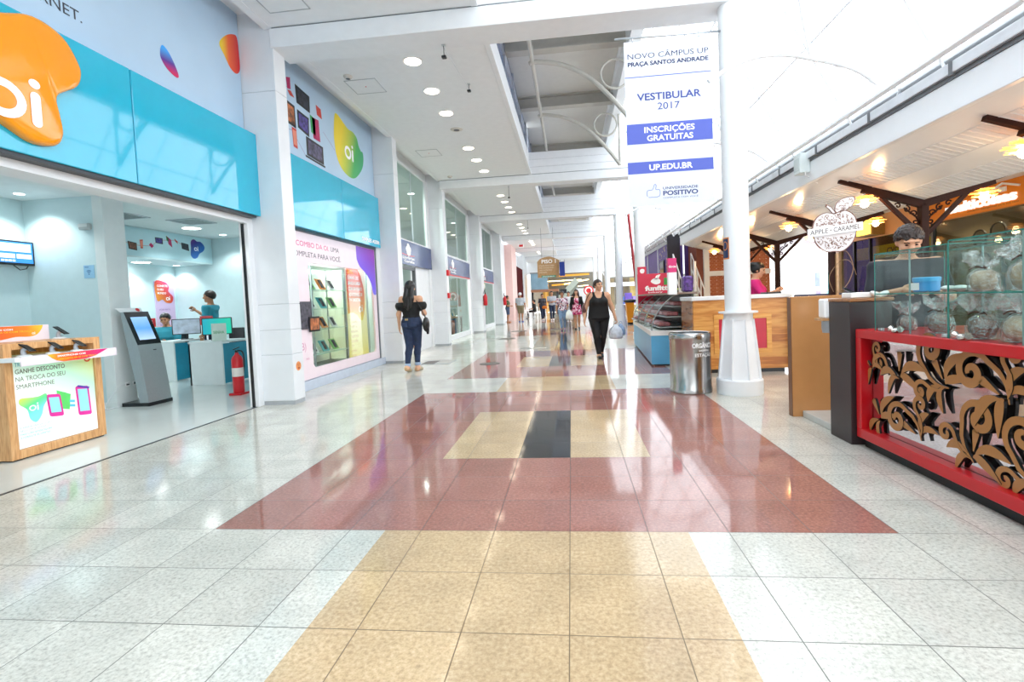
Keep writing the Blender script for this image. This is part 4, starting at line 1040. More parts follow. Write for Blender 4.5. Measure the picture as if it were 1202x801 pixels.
# round sticker on the first pillar
st = MB(); st.lathe([(.0, .002), (.06, .002), (.062, 0)], (-3.69, 6.25, .50), 24, R=Matrix.Rotation(math.pi/2, 3, 'Y'))
st = st.build('round_sticker', mat('sticker_orange', '#e99a5c', .4), label='round orange sticker near the foot of the first pillar', cat='sticker')
mb = MB(); fr = LW(-3.69)
for k, s in enumerate(('ATENÇÃO', 'PISO')): mb.text(fr, s, 6.25, .52-.022*k, .012, align='C', d=.003, bold=.02)
mb.prism(fr, crom([(6.25, .455), (6.275, .475), (6.26, .487), (6.25, .48), (6.24, .487), (6.225, .475)], 3), .003, .0035); mb.build('lettering', mat('sticker_ink', '#a8442a', .5), st)

# ================================================================== BOOKSHOP FRONTS FARTHER DOWN THE LEFT SIDE
def book_sign(y0, y1, z0, z1, label, red=False):
    t = thing('shop_sign', label, 'sign', (-4.08, (y0+y1)/2, z0), 'navy signs of the bookshop')
    MB().box(-4.17, -4.1, y0, y1, z0, z1, 0, .005).build('panel', NAVY, t)
    fr = LW(-4.1); c = y0+(y1-y0)*.44; h = z1-z0
    mb = MB()
    for k, (dx, dy, r) in enumerate([(0, .78, .13), (-.10, .66, .12), (.10, .66, .12), (-.06, .52, .11), (.07, .52, .11), (0, .6, .15)]):
        mb.prism(fr, circ(c+dx*h*1.6, z0+dy*h, r*h*1.3, 12, r*h), .001, .004+.0012*k)
    mb.prism(fr, rect(c-.03, c+.03, z0+.34*h, z0+.55*h), .001, .004)
    mb.build('tree_emblem', INKW, t)
    mb = MB(); mb.text(fr, 'Livrarias', c, z0+.24*h, .12*h, w=h*1.5, align='C', bold=.03); mb.text(fr, 'Curitiba', c+.05, z0+.10*h, .11*h, w=h*1.3, align='C', bold=.03)
    mb.build('lettering', INKW, t)
    mb = MB(); mb.ribbon(fr, [(c-h*.8, z0+.43*h), (c-h*.25, z0+.40*h), (c+h*.3, z0+.40*h), (c+h*.8, z0+.43*h)], .03*h, .001, .003); mb.build('red_swash', SAFRED, t)
    if red: MB().box(-4.17, -4.095, y0, y1, z0-.04, z0, 0, .003).build('red_strip', SAFRED, t)
    return t
book_sign(10.66, 14.40, 2.29, 2.90, 'navy bookshop sign over the open doorway')
book_sign(14.78, 19.95, 2.27, 2.86, 'navy bookshop sign over the first glass front', True)
book_sign(20.95, 26.2, 2.27, 2.86, 'navy bookshop sign over the second glass front, farthest down the mall', True)
UPW = glassmat('upper_window_glass', '#dfeae6', .12)
INNER = mat('inner_upper_wall', '#cfdad7', .6, noise=.04, nscale=1.5)
for i, (a, b) in enumerate([(10.68, 14.16), (14.78, 19.9), (20.95, 26.0)]):
    w = struct('window_%d' % (3+i), MB().box(-4.185, -4.175, a, b, 2.93, 4.86), UPW, 'tall upper window over the bookshop sign')
    mb = MB(); mb.box(-4.2, -4.13, a-.06, a, 2.9, 4.9); mb.box(-4.2, -4.13, b, b+.06, 2.9, 4.9); mb.box(-4.2, -4.13, a, b, 4.84, 4.9); mb.box(-4.2, -4.13, a, b, 2.88, 2.94); mb.build('window_frame', WHITE, w)
    mb = MB(); m = a+(b-a)*.66; mb.box(-4.19, -4.165, m-.012, m+.012, 2.93, 4.86); mb.build('window_mullion', ALU, w)
    struct('door_jamb', MB().box(-4.2, -4.12, b+.06, (14.42, 20.3, 26.3)[i], 0, 4.88), WHITE)
# inside of the bookshop
struct('ceiling_bookshop', MB().box(-10, -4.2, 10.6, 27, 5.0, 5.06), mat('shop_ceiling2', '#dfe5e5', .6, noise=.02), 'white ceiling of the bookshop')
struct('wall_bookshop_back', MB().box(-10.1, -10, 10.6, 27, 0, 5.0), INNER, 'grey green rear wall of the bookshop')
struct('wall_bookshop_side', MB().box(-10, -4.83, 10.55, 10.60, 0, 5.0), INNER)
struct('wall_bookshop_side', MB().box(-10, -4.2, 27.0, 27.06, 0, 5.0), INNER)
struct('floor_bookshop', MB().box(-10, -4.17, 10.6, 27, -.05, 0.0), SHOPFL)
for k, (x, y, w) in enumerate([(-5.1, 12.0, 'near the doorway'), (-5.1, 13.4, 'by the third pillar'), (-5.2, 16.2, 'behind the first glass front'), (-5.2, 18.4, 'over the book table'), (-5.3, 22.6, 'behind the second glass front'), (-6.6, 13.2, 'deep inside behind the doorway'), (-6.6, 17.4, 'deep inside behind the first glass front')]):
    downlight('downlight', (x, y, 5.0), .12, 'round lamp in the bookshop ceiling, %s' % w, LAMP, 'bookshop ceiling lamps', 260, (1, .99, .96), 150)
# doorway of the bookshop
fr_ = MB(); fr_.box(-4.22, -4.14, 10.64, 12.9, 2.18, 2.27); fr_.box(-4.22, -4.14, 12.86, 12.94, 0, 2.27); fr_.box(-4.22, -4.14, 10.64, 10.70, 0, 2.27)
struct('door_frame', fr_, mat('door_dark', '#4b4f52', .4), 'dark frame of the bookshop doorway')
SPINES = [mat('book_%d' % i, c, .5, noise=.1) for i, c in enumerate(('#b7342f', '#2f5f9e', '#d8b23a', '#3d7a55', '#e4e0d8', '#6a3f7c', '#2b2f38', '#d77a35'))]
R_ = random.Random(4)
def bookcase(c, w, h, d, label, shelves=5, n=7, dirx=1):
    x, y, z = c
    t = thing('bookcase', label, 'bookcase', c)
    mb = MB(); mb.box(x-d/2, x+d/2, y-w/2, y-w/2+.03, 0, h); mb.box(x-d/2, x+d/2, y+w/2-.03, y+w/2, 0, h); mb.box(x-d/2, x-d/2+.02, y-w/2, y+w/2, 0, h)
    mb.build('carcass', mat('bookcase_grey', '#8d8f90', .5), t)
    for k in range(shelves+1):
        zz = .08+k*(h-.12)/shelves
        MB().box(x-d/2+.02, x+d/2, y-w/2+.03, y+w/2-.03, zz-.015, zz+.01).build('shelf', mat('bookcase_grey', '#8d8f90', .5), t)
    for k in range(shelves):
        zz = .09+k*(h-.12)/shelves; a = y-w/2+.05
        for q in range(n):
            bw = (w-.12)/n*.9; bh = (h/shelves)*R_.uniform(.55, .8)
            o = MB().box(x-d/2+.05, x+d/2-.04, a, a+bw*R_.uniform(.7, 1), zz+.001, zz+bh).build('book', R_.choice(SPINES), label='books standing in the %s' % label, cat='book', group='books in the %s' % label)
            a += (w-.1)/n
    return t
bookcase((-5.6, 12.2, 0), 1.7, 2.0, .35, 'grey bookcase seen through the bookshop doorway', 5, 6)
bookcase((-5.9, 17.0, 0), 2.6, 1.95, .35, 'grey bookcase behind the first glass front', 5, 8)
# low sign and box by the door
MB().box(-4.55, -4.35, 11.15, 11.45, 0, .09, 0, .008).build('carton', mat('carton_brown', '#8a5a36', .6), label='small brown carton on the floor in the bookshop doorway', cat='box')
dp = thing('display_stand', 'grey display stand just inside the bookshop doorway', 'stand', (-4.5, 11.7, 0))
MB().box(-4.62, -4.36, 11.5, 11.95, 0, .62, 0, .01).build('pedestal', mat('stand_grey2', '#7d7f80', .5), dp); MB().box(-4.60, -4.38, 11.52, 11.93, .62, 1.25).build('poster_face', mat('print_stage', '#54506c', .4), dp)
MB().box(-4.37, -4.355, 11.55, 11.9, .70, 1.15).build('poster', mat('stand_red', '#b04a48', .4, noise=.5, nscale=10), dp)
# glass fronts
SHOPG = glassmat('shop_front_glass', '#e4efea', .07)
def glass_front(a, b, i, label):
    w = struct('window_%d' % (6+i), MB().box(-4.16, -4.15, a, b, .17, 2.24), SHOPG, label)
    mb = MB(); mb.box(-4.2, -4.09, a-.04, b+.04, 0, .17, 0, .004); mb.box(-4.19, -4.12, a-.04, a+.02, .17, 2.24); mb.box(-4.19, -4.12, b-.02, b+.04, .17, 2.24); mb.box(-4.19, -4.12, a, b, 2.20, 2.26); mb.build('window_frame', WHITE, w)
    m = a+(b-a)*.62; mb = MB(); mb.box(-4.165, -4.145, m-.008, m+.008, .17, 2.2); mb.build('window_mullion', ALU, w)
glass_front(14.86, 19.6, 0, 'tall glass shop front with goods behind it, first')
glass_front(21.0, 26.1, 1, 'tall glass shop front farther down the mall')
tb = thing('book_table', 'wooden display table piled with books behind the first glass front', 'table', (-4.62, 17.8, 0))
MB().box(-4.9, -4.34, 16.4, 19.3, .70, .75, 0, .005).build('table_top', woodmat('table_wood', '#8a5a34', '#a4703f', '#b98450'), tb)
for (x, y) in ((-4.86, 16.5), (-4.38, 16.5), (-4.86, 19.2), (-4.38, 19.2)): MB().box(x-.03, x+.03, y-.03, y+.03, 0, .70).build('leg', mat('table_leg', '#7a5a3c', .5), tb)
BK = [mat('cover_%d' % i, c, .4, noise=.25, nscale=12) for i, c in enumerate(('#4aa3d8', '#e8e4dc', '#3a7fb8', '#d86a4a', '#2b2f38', '#efc44a'))]
for k in range(9):
    y = 16.55+k*.31; h = R_.uniform(.10, .34); x = -4.6+R_.uniform(-.1, .06)
    R3 = Matrix.Rotation(R_.uniform(-.3, .3), 3, 'Z') @ Matrix.Rotation(-.2, 3, 'Y')
    MB().obox((x, y, .77+h/2), (.05, .2, h), R3, 0, .003).build('display_book', BK[k % 6], label='books standing on the wooden table behind the first glass front', cat='book', group='books on the display table')
for k in range(6):
    y = 16.5+k*.5; MB().box(-4.8, -4.55, y, y+.26, 0, .62+.05*(k % 2), 0, .004).build('book_stack', BK[(k*5+1) % 6], label='tall stacks of books under the wooden display table', cat='books', group='book stacks under the display table')
for k in range(3):
    MB().box(-4.72, -4.45, 22.0+k*1.2, 22.6+k*1.2, 0, .55+.1*k, 0, .01).build('display_cube', mat('cube_white', '#dfe3e4', .5), label='white display cube behind the second glass front, %s' % ('nearest', 'middle', 'farthest')[k], cat='display', group='display cubes of the second glass front')
mb = MB(); mb.text(LW(-4.148), 'SAVI', 22.6, 1.95, .16, w=1.1, bold=.02, d=.001); mb.build('window_lettering', INKW, label='white letters on the second glass front', cat='lettering')
# pillar fittings
pf = thing('fire_alarm_post', 'white strip with red fire alarm boxes on the third pillar', 'alarm', (-3.68, 14.6, 1.42))
MB().box(-3.69, -3.675, 14.50, 14.66, 1.45, 2.26, 0, .004).build('strip', INKW, pf)
MB().box(-3.69, -3.62, 14.48, 14.70, 2.10, 2.27, 0, .01).build('alarm_box', SAFRED, pf); MB().box(-3.69, -3.63, 14.48, 14.66, 1.42, 1.58, 0, .01).build('call_point', SAFRED, pf)
def wall_ext(y, z, label):
    t = thing('fire_extinguisher', label, 'extinguisher', (-3.60, y, z), 'fire extinguishers on the pillars')
    c = (-3.595, y, z)
    MB().lathe([(.07, 0), (.085, .03), (.085, .38), (.06, .44), (.03, .47), (.03, .5)], c, 18).build('cylinder', SAFRED, t, 40)
    MB().box(-3.62, -3.57, y-.05, y+.03, z+.49, z+.54).build('valve', BLACK, t); MB().tube([(-3.60, y-.05, z+.53), (-3.60, y-.13, z+.66), (-3.64, y-.14, z+.5)], .012, 6).build('hose', BLACK, t); MB().box(-3.69, -3.67, y-.03, y+.03, z+.2, z+.4).build('bracket', DGREY, t)
wall_ext(20.5, 1.12, 'red fire extinguisher hung on the fourth pillar'); wall_ext(26.6, 1.05, 'red fire extinguisher hung on the fifth pillar')

# ================================================================== CEILING FITTINGS OF THE MALL
for k, (x, y) in enumerate([(-2.21, 7.29), (-2.22, 8.34), (-2.23, 9.35), (-2.26, 11.52), (-2.26, 12.52), (-2.26, 13.61), (-2.27, 16.85), (-2.27, 17.94), (-2.27, 19.02), (-2.27, 20.06), (-2.3, 23.37), (-2.3, 24.5), (-2.3, 25.6), (-2.3, 26.6), (-2.32, 29.2), (-2.32, 30.2), (-2.32, 31.2), (-2.32, 32.2), (-2.32, 36), (-2.32, 37.2), (-2.32, 38.4)]):
    od = ['first', 'second', 'third', 'fourth', 'fifth', 'sixth'][k] if k < 6 else None
    bay = 'before the second beam' if k < 6 else 'beyond the second beam' if k < 10 else 'beyond the third beam' if k < 14 else 'beyond the fourth beam' if k < 18 else 'beyond the fifth beam'
    lab = '%s round lamp from the camera in the ceiling row' % od if od else 'round recessed lamps in the ceiling row %s' % bay
    downlight('downlight', (x, y, 4.88), .135, lab, LAMPW, 'round lamps of the mall ceiling' if od else 'round lamps %s' % bay, 38 if k < 18 else 0, (1, .95, .86), 110)
def access_panel(x, y, s, label):
    t = thing('access_panel', label, 'panel', (x, y, 4.87), 'access panels in the mall ceiling')
    mb = MB()
    for (a, b, e, f) in ((-s, s, -s, -s+.012), (-s, s, s-.012, s), (-s, -s+.012, -s, s), (s-.012, s, -s, s)): mb.box(x+a, x+b, y+e, y+f, 4.873, 4.88)
    mb.build('frame', mat('panel_line', '#b4b8bc', .6), t); MB().box(x-s+.014, x+s-.014, y-s+.014, y+s-.014, 4.876, 4.88).build('panel', CEIL, t); MB().box(x-.01, x+.01, y-.01, y+.01, 4.871, 4.876).build('latch', SAFRED, t)
access_panel(-3.25, 5.55, .26, 'square access panel in the ceiling before the first beam'); access_panel(-3.22, 7.95, .26, 'square access panel in the ceiling beside the smoke detector'); access_panel(-3.25, 11.66, .26, 'square access panel in the ceiling near the second pillar')
def detector(x, y, r, label, h=.045):
    t = thing('smoke_detector', label, 'detector', (x, y, 4.88-h), 'ceiling detectors')
    MB().lathe([(r*.55, 4.88-h), (r*.8, 4.88-h*.7), (r, 4.88-h*.3), (r, 4.88)], (x, y, 0), 20).build('housing', mat('detector_grey', '#cfcac2', .5), t, 40); MB().lathe([(r*.3, 4.88-h-.004), (r*.5, 4.88-h)], (x, y, 0), 14).build('sensor', DGREY, t)
detector(-3.34, 7.55, .07, 'round smoke detector beside the ceiling access panel'); detector(-3.3, 13.9, .07, 'round smoke detector close to the second beam'); detector(-2.24, 10.24, .13, 'flat round grey speaker between the ceiling lamps', .02)
def hanger(x, y, z0, label, L=.3):
    t = thing('ceiling_hanger', label, 'hanger', (x, y, z0-L), 'wire hangers under the ceiling')
    MB().tube([(x, y, z0), (x, y, z0-L)], .006, 6).build('wire', DGREY, t); MB().box(x-.03, x+.03, y-.03, y+.03, z0-L-.03, z0-L, 0, .006).build('clamp', BLACK, t); MB().box(x-.025, x+.025, y-.025, y+.025, z0-.01, z0).build('anchor', ALU, t)
hanger(-1.53, 6.45, 4.63, 'short wire hanger under the first beam', .14); hanger(-1.55, 8.2, 4.88, 'small black camera on a stub under the ceiling near the opening', .10); hanger(-1.7, 14.5, 4.63, 'wire hanger under the second beam', .32); hanger(-1.7, 20.8, 4.63, 'wire hanger under the third beam', .32)
# wire between the first two hangers
MB().tube([(-1.53, 6.45, 4.60), (-1.55, 8.2, 4.80)], .004, 5).build('cable', ALU, label='thin cable strung under the ceiling beside the roof opening', cat='cable')
t = thing('exit_lamp', 'small red and white lamp on the ceiling far down the arcade', 'lamp', (-3.0, 31, 4.6)); MB().box(-3.15, -2.85, 30.9, 31, 4.6, 4.85, 0, .01).build('case', INKW, t); MB().box(-3.12, -2.88, 30.89, 30.9, 4.65, 4.78).build('sign_face', SAFRED, t)

# ================================================================== CARAMEL APPLE KIOSK (right foreground)
kc = thing('sweets_counter', 'red framed counter with tan scroll cut-outs over a mirrored panel', 'counter', (2.6, 2.6, 0))
KR = mat('kiosk_red', '#c2121d', .28, noise=.03)
mb = MB(); mb.box(2.18, 2.95, .6, 4.05, .85, .915, 0, .004); mb.box(2.18, 2.26, .6, 4.05, .075, .15, 0, .004); mb.box(2.18, 2.26, 3.985, 4.05, .15, .85, 0, .003); mb.box(2.26, 2.95, 3.99, 4.05, .075, .85)
mb.build('frame', KR, kc)
MB().box(2.23, 2.9, .6, 4.03, 0, .075).build('toe_kick', mat('toe_black', '#101012', .5), kc)
MB().box(2.262, 2.28, .6, 3.985, .15, .85).build('mirror_panel', mat('mirror', '#e6dde0', .04, metal=1.0, noise=.02), kc, label='mirrored back panel')
TAN = mat('scroll_tan', '#a8733f', .35, noise=.03)
rs = random.Random(11); fr = RW(2.262); scr = MB()
A0, A1, B0, B1 = -3.985, -1.6, .15, .85
def put(pts, w0, wm, w1, d=(.016, .030)):
    n = len(pts); ws = []
    for i in range(n):
        t = i/(n-1); ws.append(w0+(wm-w0)*math.sin(min(1, t/.55)*math.pi/2) if t < .55 else wm+(w1-wm)*(1-math.cos((t-.55)/.45*math.pi/2)))
    ins = [A0-.04 < a < A1+.3 and B0-.055 < b < B1+.055 for a, b in pts]
    if sum(ins) < n*.5 or min(b for a, b in pts) < B0-.065 or max(b for a, b in pts) > B1+.06 or min(a for a, b in pts) < A0-.055: return
    o_ = rs.uniform(0, .008); d = (d[0]+o_*.5, d[1]+o_)
    L, Rr = stroke(pts, ws); f = [fr(a, b, d[1]) for a, b in L]+[fr(a, b, d[1]) for a, b in Rr]; bk = [fr(a, b, d[0]) for a, b in L]+[fr(a, b, d[0]) for a, b in Rr]
    o = len(scr.v); scr.v += [tuple(p) for p in f+bk]; N2 = 2*n
    for i in range(n-1):
        scr.f.append((o+n+i, o+n+i+1, o+i+1, o+i)); scr.m.append(0)
        scr.f.append((o+N2+i, o+N2+i+1, o+N2+n+i+1, o+N2+n+i)); scr.m.append(1)
        scr.f.append((o+i, o+i+1, o+N2+i+1, o+N2+i)); scr.m.append(1)
        scr.f.append((o+n+i+1, o+n+i, o+N2+n+i, o+N2+n+i+1)); scr.m.append(1)
def motif(cx, cy, ang, s, mir):
    def T(p):
        x, y = p; x *= mir
        return (cx+s*(x*math.cos(ang)-y*math.sin(ang)), cy+s*(x*math.sin(ang)+y*math.cos(ang)))
    # big curl on a stem
    sp = []
    for i in range(40):
        t = i/39*2*math.pi*1.45; r = .105*math.exp(-.19*t); sp.append((.10+r*math.cos(math.pi-t), .17+r*math.sin(math.pi-t)))
    st = crom([(0, -.02), (-.03, .05), (-.03, .12)], 5, False)
    put([T(p) for p in st[:-1]+sp], .006*s, .040*s, .022*s)
    # small counter curl
    sp = []
    for i in range(26):
        t = i/25*2*math.pi*1.15; r = .055*math.exp(-.22*t); sp.append((-.13+r*math.cos(t), .13+r*math.sin(t)))
    put([T(p) for p in crom([(-.01, 0), (-.05, .03), (-.075, .08)], 5, False)[:-1]+sp], .005*s, .028*s, .015*s)
    # fan of leaves
    for a, L, w in ((-.15, .21, .050), (-.75, .17, .044), (1.05, .13, .040)):
        p = [(L*t*math.cos(a)+.03*math.sin(t*math.pi)*math.sin(a), L*t*math.sin(a)+.05*math.sin(t*math.pi)) for t in np.linspace(.12, 1, 10)]
        put([T(q) for q in p], .006*s, w*s, .004*s)
    for a, L, w in ((2.75, .16, .042), (3.5, .14, .036)):
        p = [(L*t*math.cos(a), L*t*math.sin(a)+.04*math.sin(t*math.pi)) for t in np.linspace(.14, 1, 10)]
        put([T(q) for q in p], .006*s, w*s, .004*s)
for (cx, cy, an, s, m) in [(-3.82, .26, 1.1, 1.15, 1), (-3.93, .62, .4, .95, -1), (-3.62, .60, .45, 1.3, 1), (-3.42, .24, .75, 1.2, -1), (-3.20, .62, 1.1, 1.25, 1), (-3.0, .24, .35, 1.2, 1),
                           (-2.78, .62, .6, 1.3, -1), (-2.58, .24, 1.0, 1.2, 1), (-2.36, .60, .3, 1.3, 1), (-2.16, .24, .6, 1.2, -1), (-1.94, .60, .9, 1.3, 1), (-1.74, .26, .4, 1.2, 1)]:
    motif(cx, cy, an, s, m)
scr.build('scroll_cutouts', [TAN, mat('scroll_black', '#0b0a0a', .5)], kc, label='tan scrollwork with black edges')

# glass cases
def glass_case(y0, y1, x0, x1, z0, z1, label):
    t = thing('glass_display_case', label, 'display case', ((x0+x1)/2, (y0+y1)/2, z0), 'glass cases of the sweets kiosk')
    g = .006
    for nm, b in (('front_pane', (x0, x0+g, y0, y1, z0, z1)), ('back_pane', (x1-g, x1, y0, y1, z0, z1)), ('side_pane', (x0+g, x1-g, y1-g, y1, z0, z1)), ('side_pane', (x0+g, x1-g, y0, y0+g, z0, z1)), ('top_pane', (x0, x1, y0, y1, z1, z1+g)), ('glass_shelf', (x0+g, x1-g, y0+g, y1-g, 1.178, 1.186))):
        MB().box(*b).build(nm, CASEGLASS, t)
    e = .0025; mb = MB()
    for (xx, yy) in ((x0, y0), (x0, y1), (x1, y0), (x1, y1)): mb.box(xx-e, xx+e, yy-e, yy+e, z0, z1)
    for zz in (z1+.003, 1.182):
        mb.box(x0-e, x0+e, y0, y1, zz-.0035, zz+.0035); mb.box(x1-e, x1+e, y0, y1, zz-.0035, zz+.0035); mb.box(x0, x1, y1-e, y1+e, zz-.0035, zz+.0035); mb.box(x0, x1, y0-e, y0+e, zz-.0035, zz+.0035)
    mb.build('polished_edges', GEDGE, t)
    mb = MB(); ym = (y0+y1)/2; mb.box(x0+.01, x0+.018, ym-.004, ym+.004, z0, z1); mb.box(x1-.018, x1-.01, ym-.004, ym+.004, z0, z1); mb.build('divider_rod', mat('rod_grey', '#7f9a98', .2), t)
    mb = MB()
    for yy in (y0+.04, y1-.04): mb.box(x0+.004, x0+.03, yy-.02, yy+.02, z0, z0+.02, 0, .003)
    mb.build('clips', ALU, t)
glass_case(3.15, 3.85, 2.21, 2.68, .915, 1.468, 'glass display case at the end of the red counter, beside the dark panel')
glass_case(2.2, 3.13, 2.20, 2.70, .915, 1.485, 'larger glass display case of wrapped apples, nearest the camera')

# candy apples in cellophane
CELLO = glassmat('cellophane', '#fbfafa', .26, .14, .5, 1.0)
APM = mat('caramel_apple', '#6e3f28', .25, noise=.35, nscale=20, coat=.3); APW = mat('white_apple', '#c4a680', .35, noise=.3, nscale=18)
RIB = mat('brown_ribbon', '#5a3020', .4)
ra = random.Random(3)
def candy_apple(c, r, label, m, fl=1.0, seed=1):
    q = random.Random(seed); x, y, z = c
    t = thing('caramel_apple', label, 'sweet', c, 'wrapped apples in the glass cases')
    MB().lathe([(0, .04*r), (r*.5, 0), (r*.85, .3*r), (r, .9*r), (r*.9, 1.5*r), (r*.5, 1.9*r), (r*.12, 1.78*r), (0, 1.7*r)], (x, y, z+.003), 22).build('apple', m, t, True)
    mb = MB(); nz = 12; n = 26; rows = [(.6, .0), (1.10, .02), (1.16, .9), (1.02, 1.6), (.55, 2.0), (.22, 2.15), (.20, 2.28), (.5, 2.7), (.85, 3.2*fl), (1.25, 3.8*fl), (1.4, 4.1*fl)]
    vs = []; ph = [q.uniform(0, 6.3) for _ in range(4)]
    for i, (rr, zz) in enumerate(rows):
        for k in range(n):
            a = 2*math.pi*k/n; amp = .05 if i < 4 else .12 if i < 7 else .22
            w = 1+amp*(math.sin(5*a+ph[0]+i*.6)+.7*math.sin(9*a+ph[1]-i)+.5*q.uniform(-1, 1))
            vs.append((x+r*rr*w*math.cos(a), y+r*rr*w*math.sin(a), z+.003+r*zz+(r*.5*math.sin(3*a+ph[2])+r*.3*q.uniform(-1, 1) if i > 7 else 0)))
    fs = [(i*n+k, i*n+(k+1) % n, (i+1)*n+(k+1) % n, (i+1)*n+k) for i in range(len(rows)-1) for k in range(n)]
    mb.add(vs, fs); mb.build('cellophane_wrap', CELLO, t, None)
    mb = MB(); mb.lathe([(r*.24, 2.13*r), (r*.27, 2.2*r), (r*.24, 2.28*r)], (x, y, z), 14)
    for sg in (-1, 1): mb.tube(crom([(x, y, z+2.2*r), (x-.02, y+sg*r*.5, z+2.35*r), (x-.03, y+sg*r*1.0, z+2.1*r)], 4, False), r*.07, 5, flat=.4)
    mb.build('ribbon', RIB, t, True)
    return t
candy_apple((2.38, 3.775, .915), .050, 'small wrapped apple on the red counter inside the far glass case', APM, .9, 1)
candy_apple((2.38, 3.46, .915), .066, 'wrapped apple beside the divider rod of the far glass case', APM, .9, 2)
candy_apple((2.315, 3.04, .915), .066, 'wrapped apple at the left end of the near glass case, on the red counter', APM, .9, 3)
candy_apple((2.48, 2.98, .915), .062, 'wrapped dark apple second from the left in the near glass case', APM, .85, 4)
candy_apple((2.33, 2.82, .915), .070, 'wrapped pale apple low in the near glass case at the picture edge', APW, .85, 5)
candy_apple((2.56, 2.78, .915), .066, 'wrapped pale apple behind the pale one at the picture edge', APW, .85, 8)
candy_apple((2.31, 3.03, 1.186), .060, 'wrapped pale apple on the glass shelf of the near case, left one', APW, .8, 6)
candy_apple((2.36, 2.80, 1.186), .078, 'big wrapped pale apple on the glass shelf, with a brown bow', APW, .74, 7)
def foil(c, label, seed):
    q = random.Random(seed); mb = MB(); mb.ell((c[0], c[1], c[2]+.018), (.022, .026, .018), 10, 7); v = np.array(mb.v); mb.v = [tuple(np.array(p)+np.array([q.uniform(-.005, .005), q.uniform(-.005, .005), 0])) for p in v]
    for sg in (-1, 1): mb.lathe([(.006, 0), (.022, .03)], (c[0], c[1]+sg*.02, c[2]+.02), 7, R=Vector((0, 0, 1)).rotation_difference(Vector((0, sg, .25))).to_matrix())
    mb.build('foil_sweet', mat('silver_foil', '#d5d0cc', .18, metal=.9, noise=.2, nscale=40), None, None, label, 'sweet', 'foil sweets on the counter')
foil((2.195, 3.60, .915), 'silver foil sweet on the red counter before the far glass case', 1); foil((2.188, 3.02, .915), 'silver foil sweet on the red counter before the near glass case', 2)
tub = thing('blue_tub', 'round blue tub standing on the glass shelf of the far case', 'tub', (2.46, 3.70, 1.186))
MB().lathe([(.068, 0), (.075, .005), (.075, .075)], (2.46, 3.70, 1.186), 28).build('body', mat('tub_blue', '#3f9ad8', .35), tub, 40); MB().lathe([(.079, .072), (.080, .098), (.070, .102), (0, .102)], (2.46, 3.70, 1.186), 28).build('lid', mat('tub_lid', '#4fb0e6', .35), tub, 40)
MB().box(2.384, 2.386, 3.66, 3.74, 1.20, 1.25).build('tub_label', INKW, tub)
for k, y in enumerate((3.50, 3.40, 3.29)):
    mb = MB(); mb.ell((2.46, y, 1.206), (.04, .05, .020), 12, 6); mb.build('wrapped_sweet', mat('white_wrap', '#e6e2e0', .3, noise=.12, nscale=30), label='white wrapped sweet on the glass shelf behind the divider rod, %s' % ('next to the blue tub', 'middle one', 'nearest the camera')[k], cat='sweet', group='white sweets on the glass shelf')

# dark panel, tan panel, platform
MB().box(2.15, 2.46, 4.07, 4.38, 0, 1.125, 0, .004).build('dark_counter_end', mat('panel_espresso', '#33282a', .35, noise=.06), label='tall dark brown counter end beside the red counter', cat='counter').name = 'dark_counter'
MB().box(2.15, 2.47, 4.06, 4.40, 1.126, 1.15, 0, .003).build('counter_top', woodmat('top_tan', '#8a5a34', '#a06a3c', '#b47c4a'), label='tan top slab lying on the dark counter end', cat='counter top')
tp = thing('tan_partition', 'tan brown partition panel behind the dark counter end', 'partition', (2.6, 5.04, 0))
MB().box(2.11, 3.25, 5.0, 5.08, 0, 1.17, 0, .004).build('panel', mat('tan_laminate', '#bd8754', .22, noise=.04), tp)
MB().box(2.105, 2.112, 5.003, 5.077, .003, 1.167).build('edge_strip', mat('tan_dark', '#7a4c2a', .3), tp)
struct('platform', MB().box(2.2, 3.6, 4.385, 5.0, 0, .06, 0, .005).box(2.48, 3.6, 4.06, 4.385, 0, .06, 0, .005), mat('platform_grey', '#c6c6c2', .4, noise=.05), 'low grey platform of the kiosk entrance')
cd = thing('cup_dispenser', 'white wall dispenser on the side of the dark counter end', 'dispenser', (2.2, 4.42, .86))
MB().box(2.12, 2.26, 4.385, 4.50, .985, 1.15, 0, .012).build('case', INKW, cd); MB().box(2.10, 2.28, 4.385, 4.53, .965, .985, 0, .002).build('ledge', woodmat('ledge_tan', '#b98a5c', '#c99a6a', '#d6ab7c'), cd); MB().lathe([(.055, .86), (.062, .90), (.062, .964)], (2.19, 4.45, 0), 18).build('cup', mat('cup_grey', '#9fa5aa', .35), cd, 40)
nb = thing('napkin_holder', 'white box with folded napkins on the dark counter end', 'box', (2.35, 4.25, 1.151)); MB().box(2.22, 2.40, 4.18, 4.32, 1.151, 1.195, 0, .006).build('box', INKW, nb)
MB().obox((2.24, 4.24, 1.21), (.10, .03, .018), Matrix.Rotation(.5, 3, 'Y'), 0, .003).build('tongs', BLACK, nb)
mb = MB()
for sg in (-1, 1): mb.ell((2.42+sg*.03, 4.16, 1.175), (.045, .03, .022), 12, 6, R=Matrix.Rotation(-sg*.5, 3, 'Y'))
mb.build('folded_napkin', mat('napkin_white', '#f2f2f2', .6), label='white folded napkin on the dark counter end next to the glass case', cat='napkin')

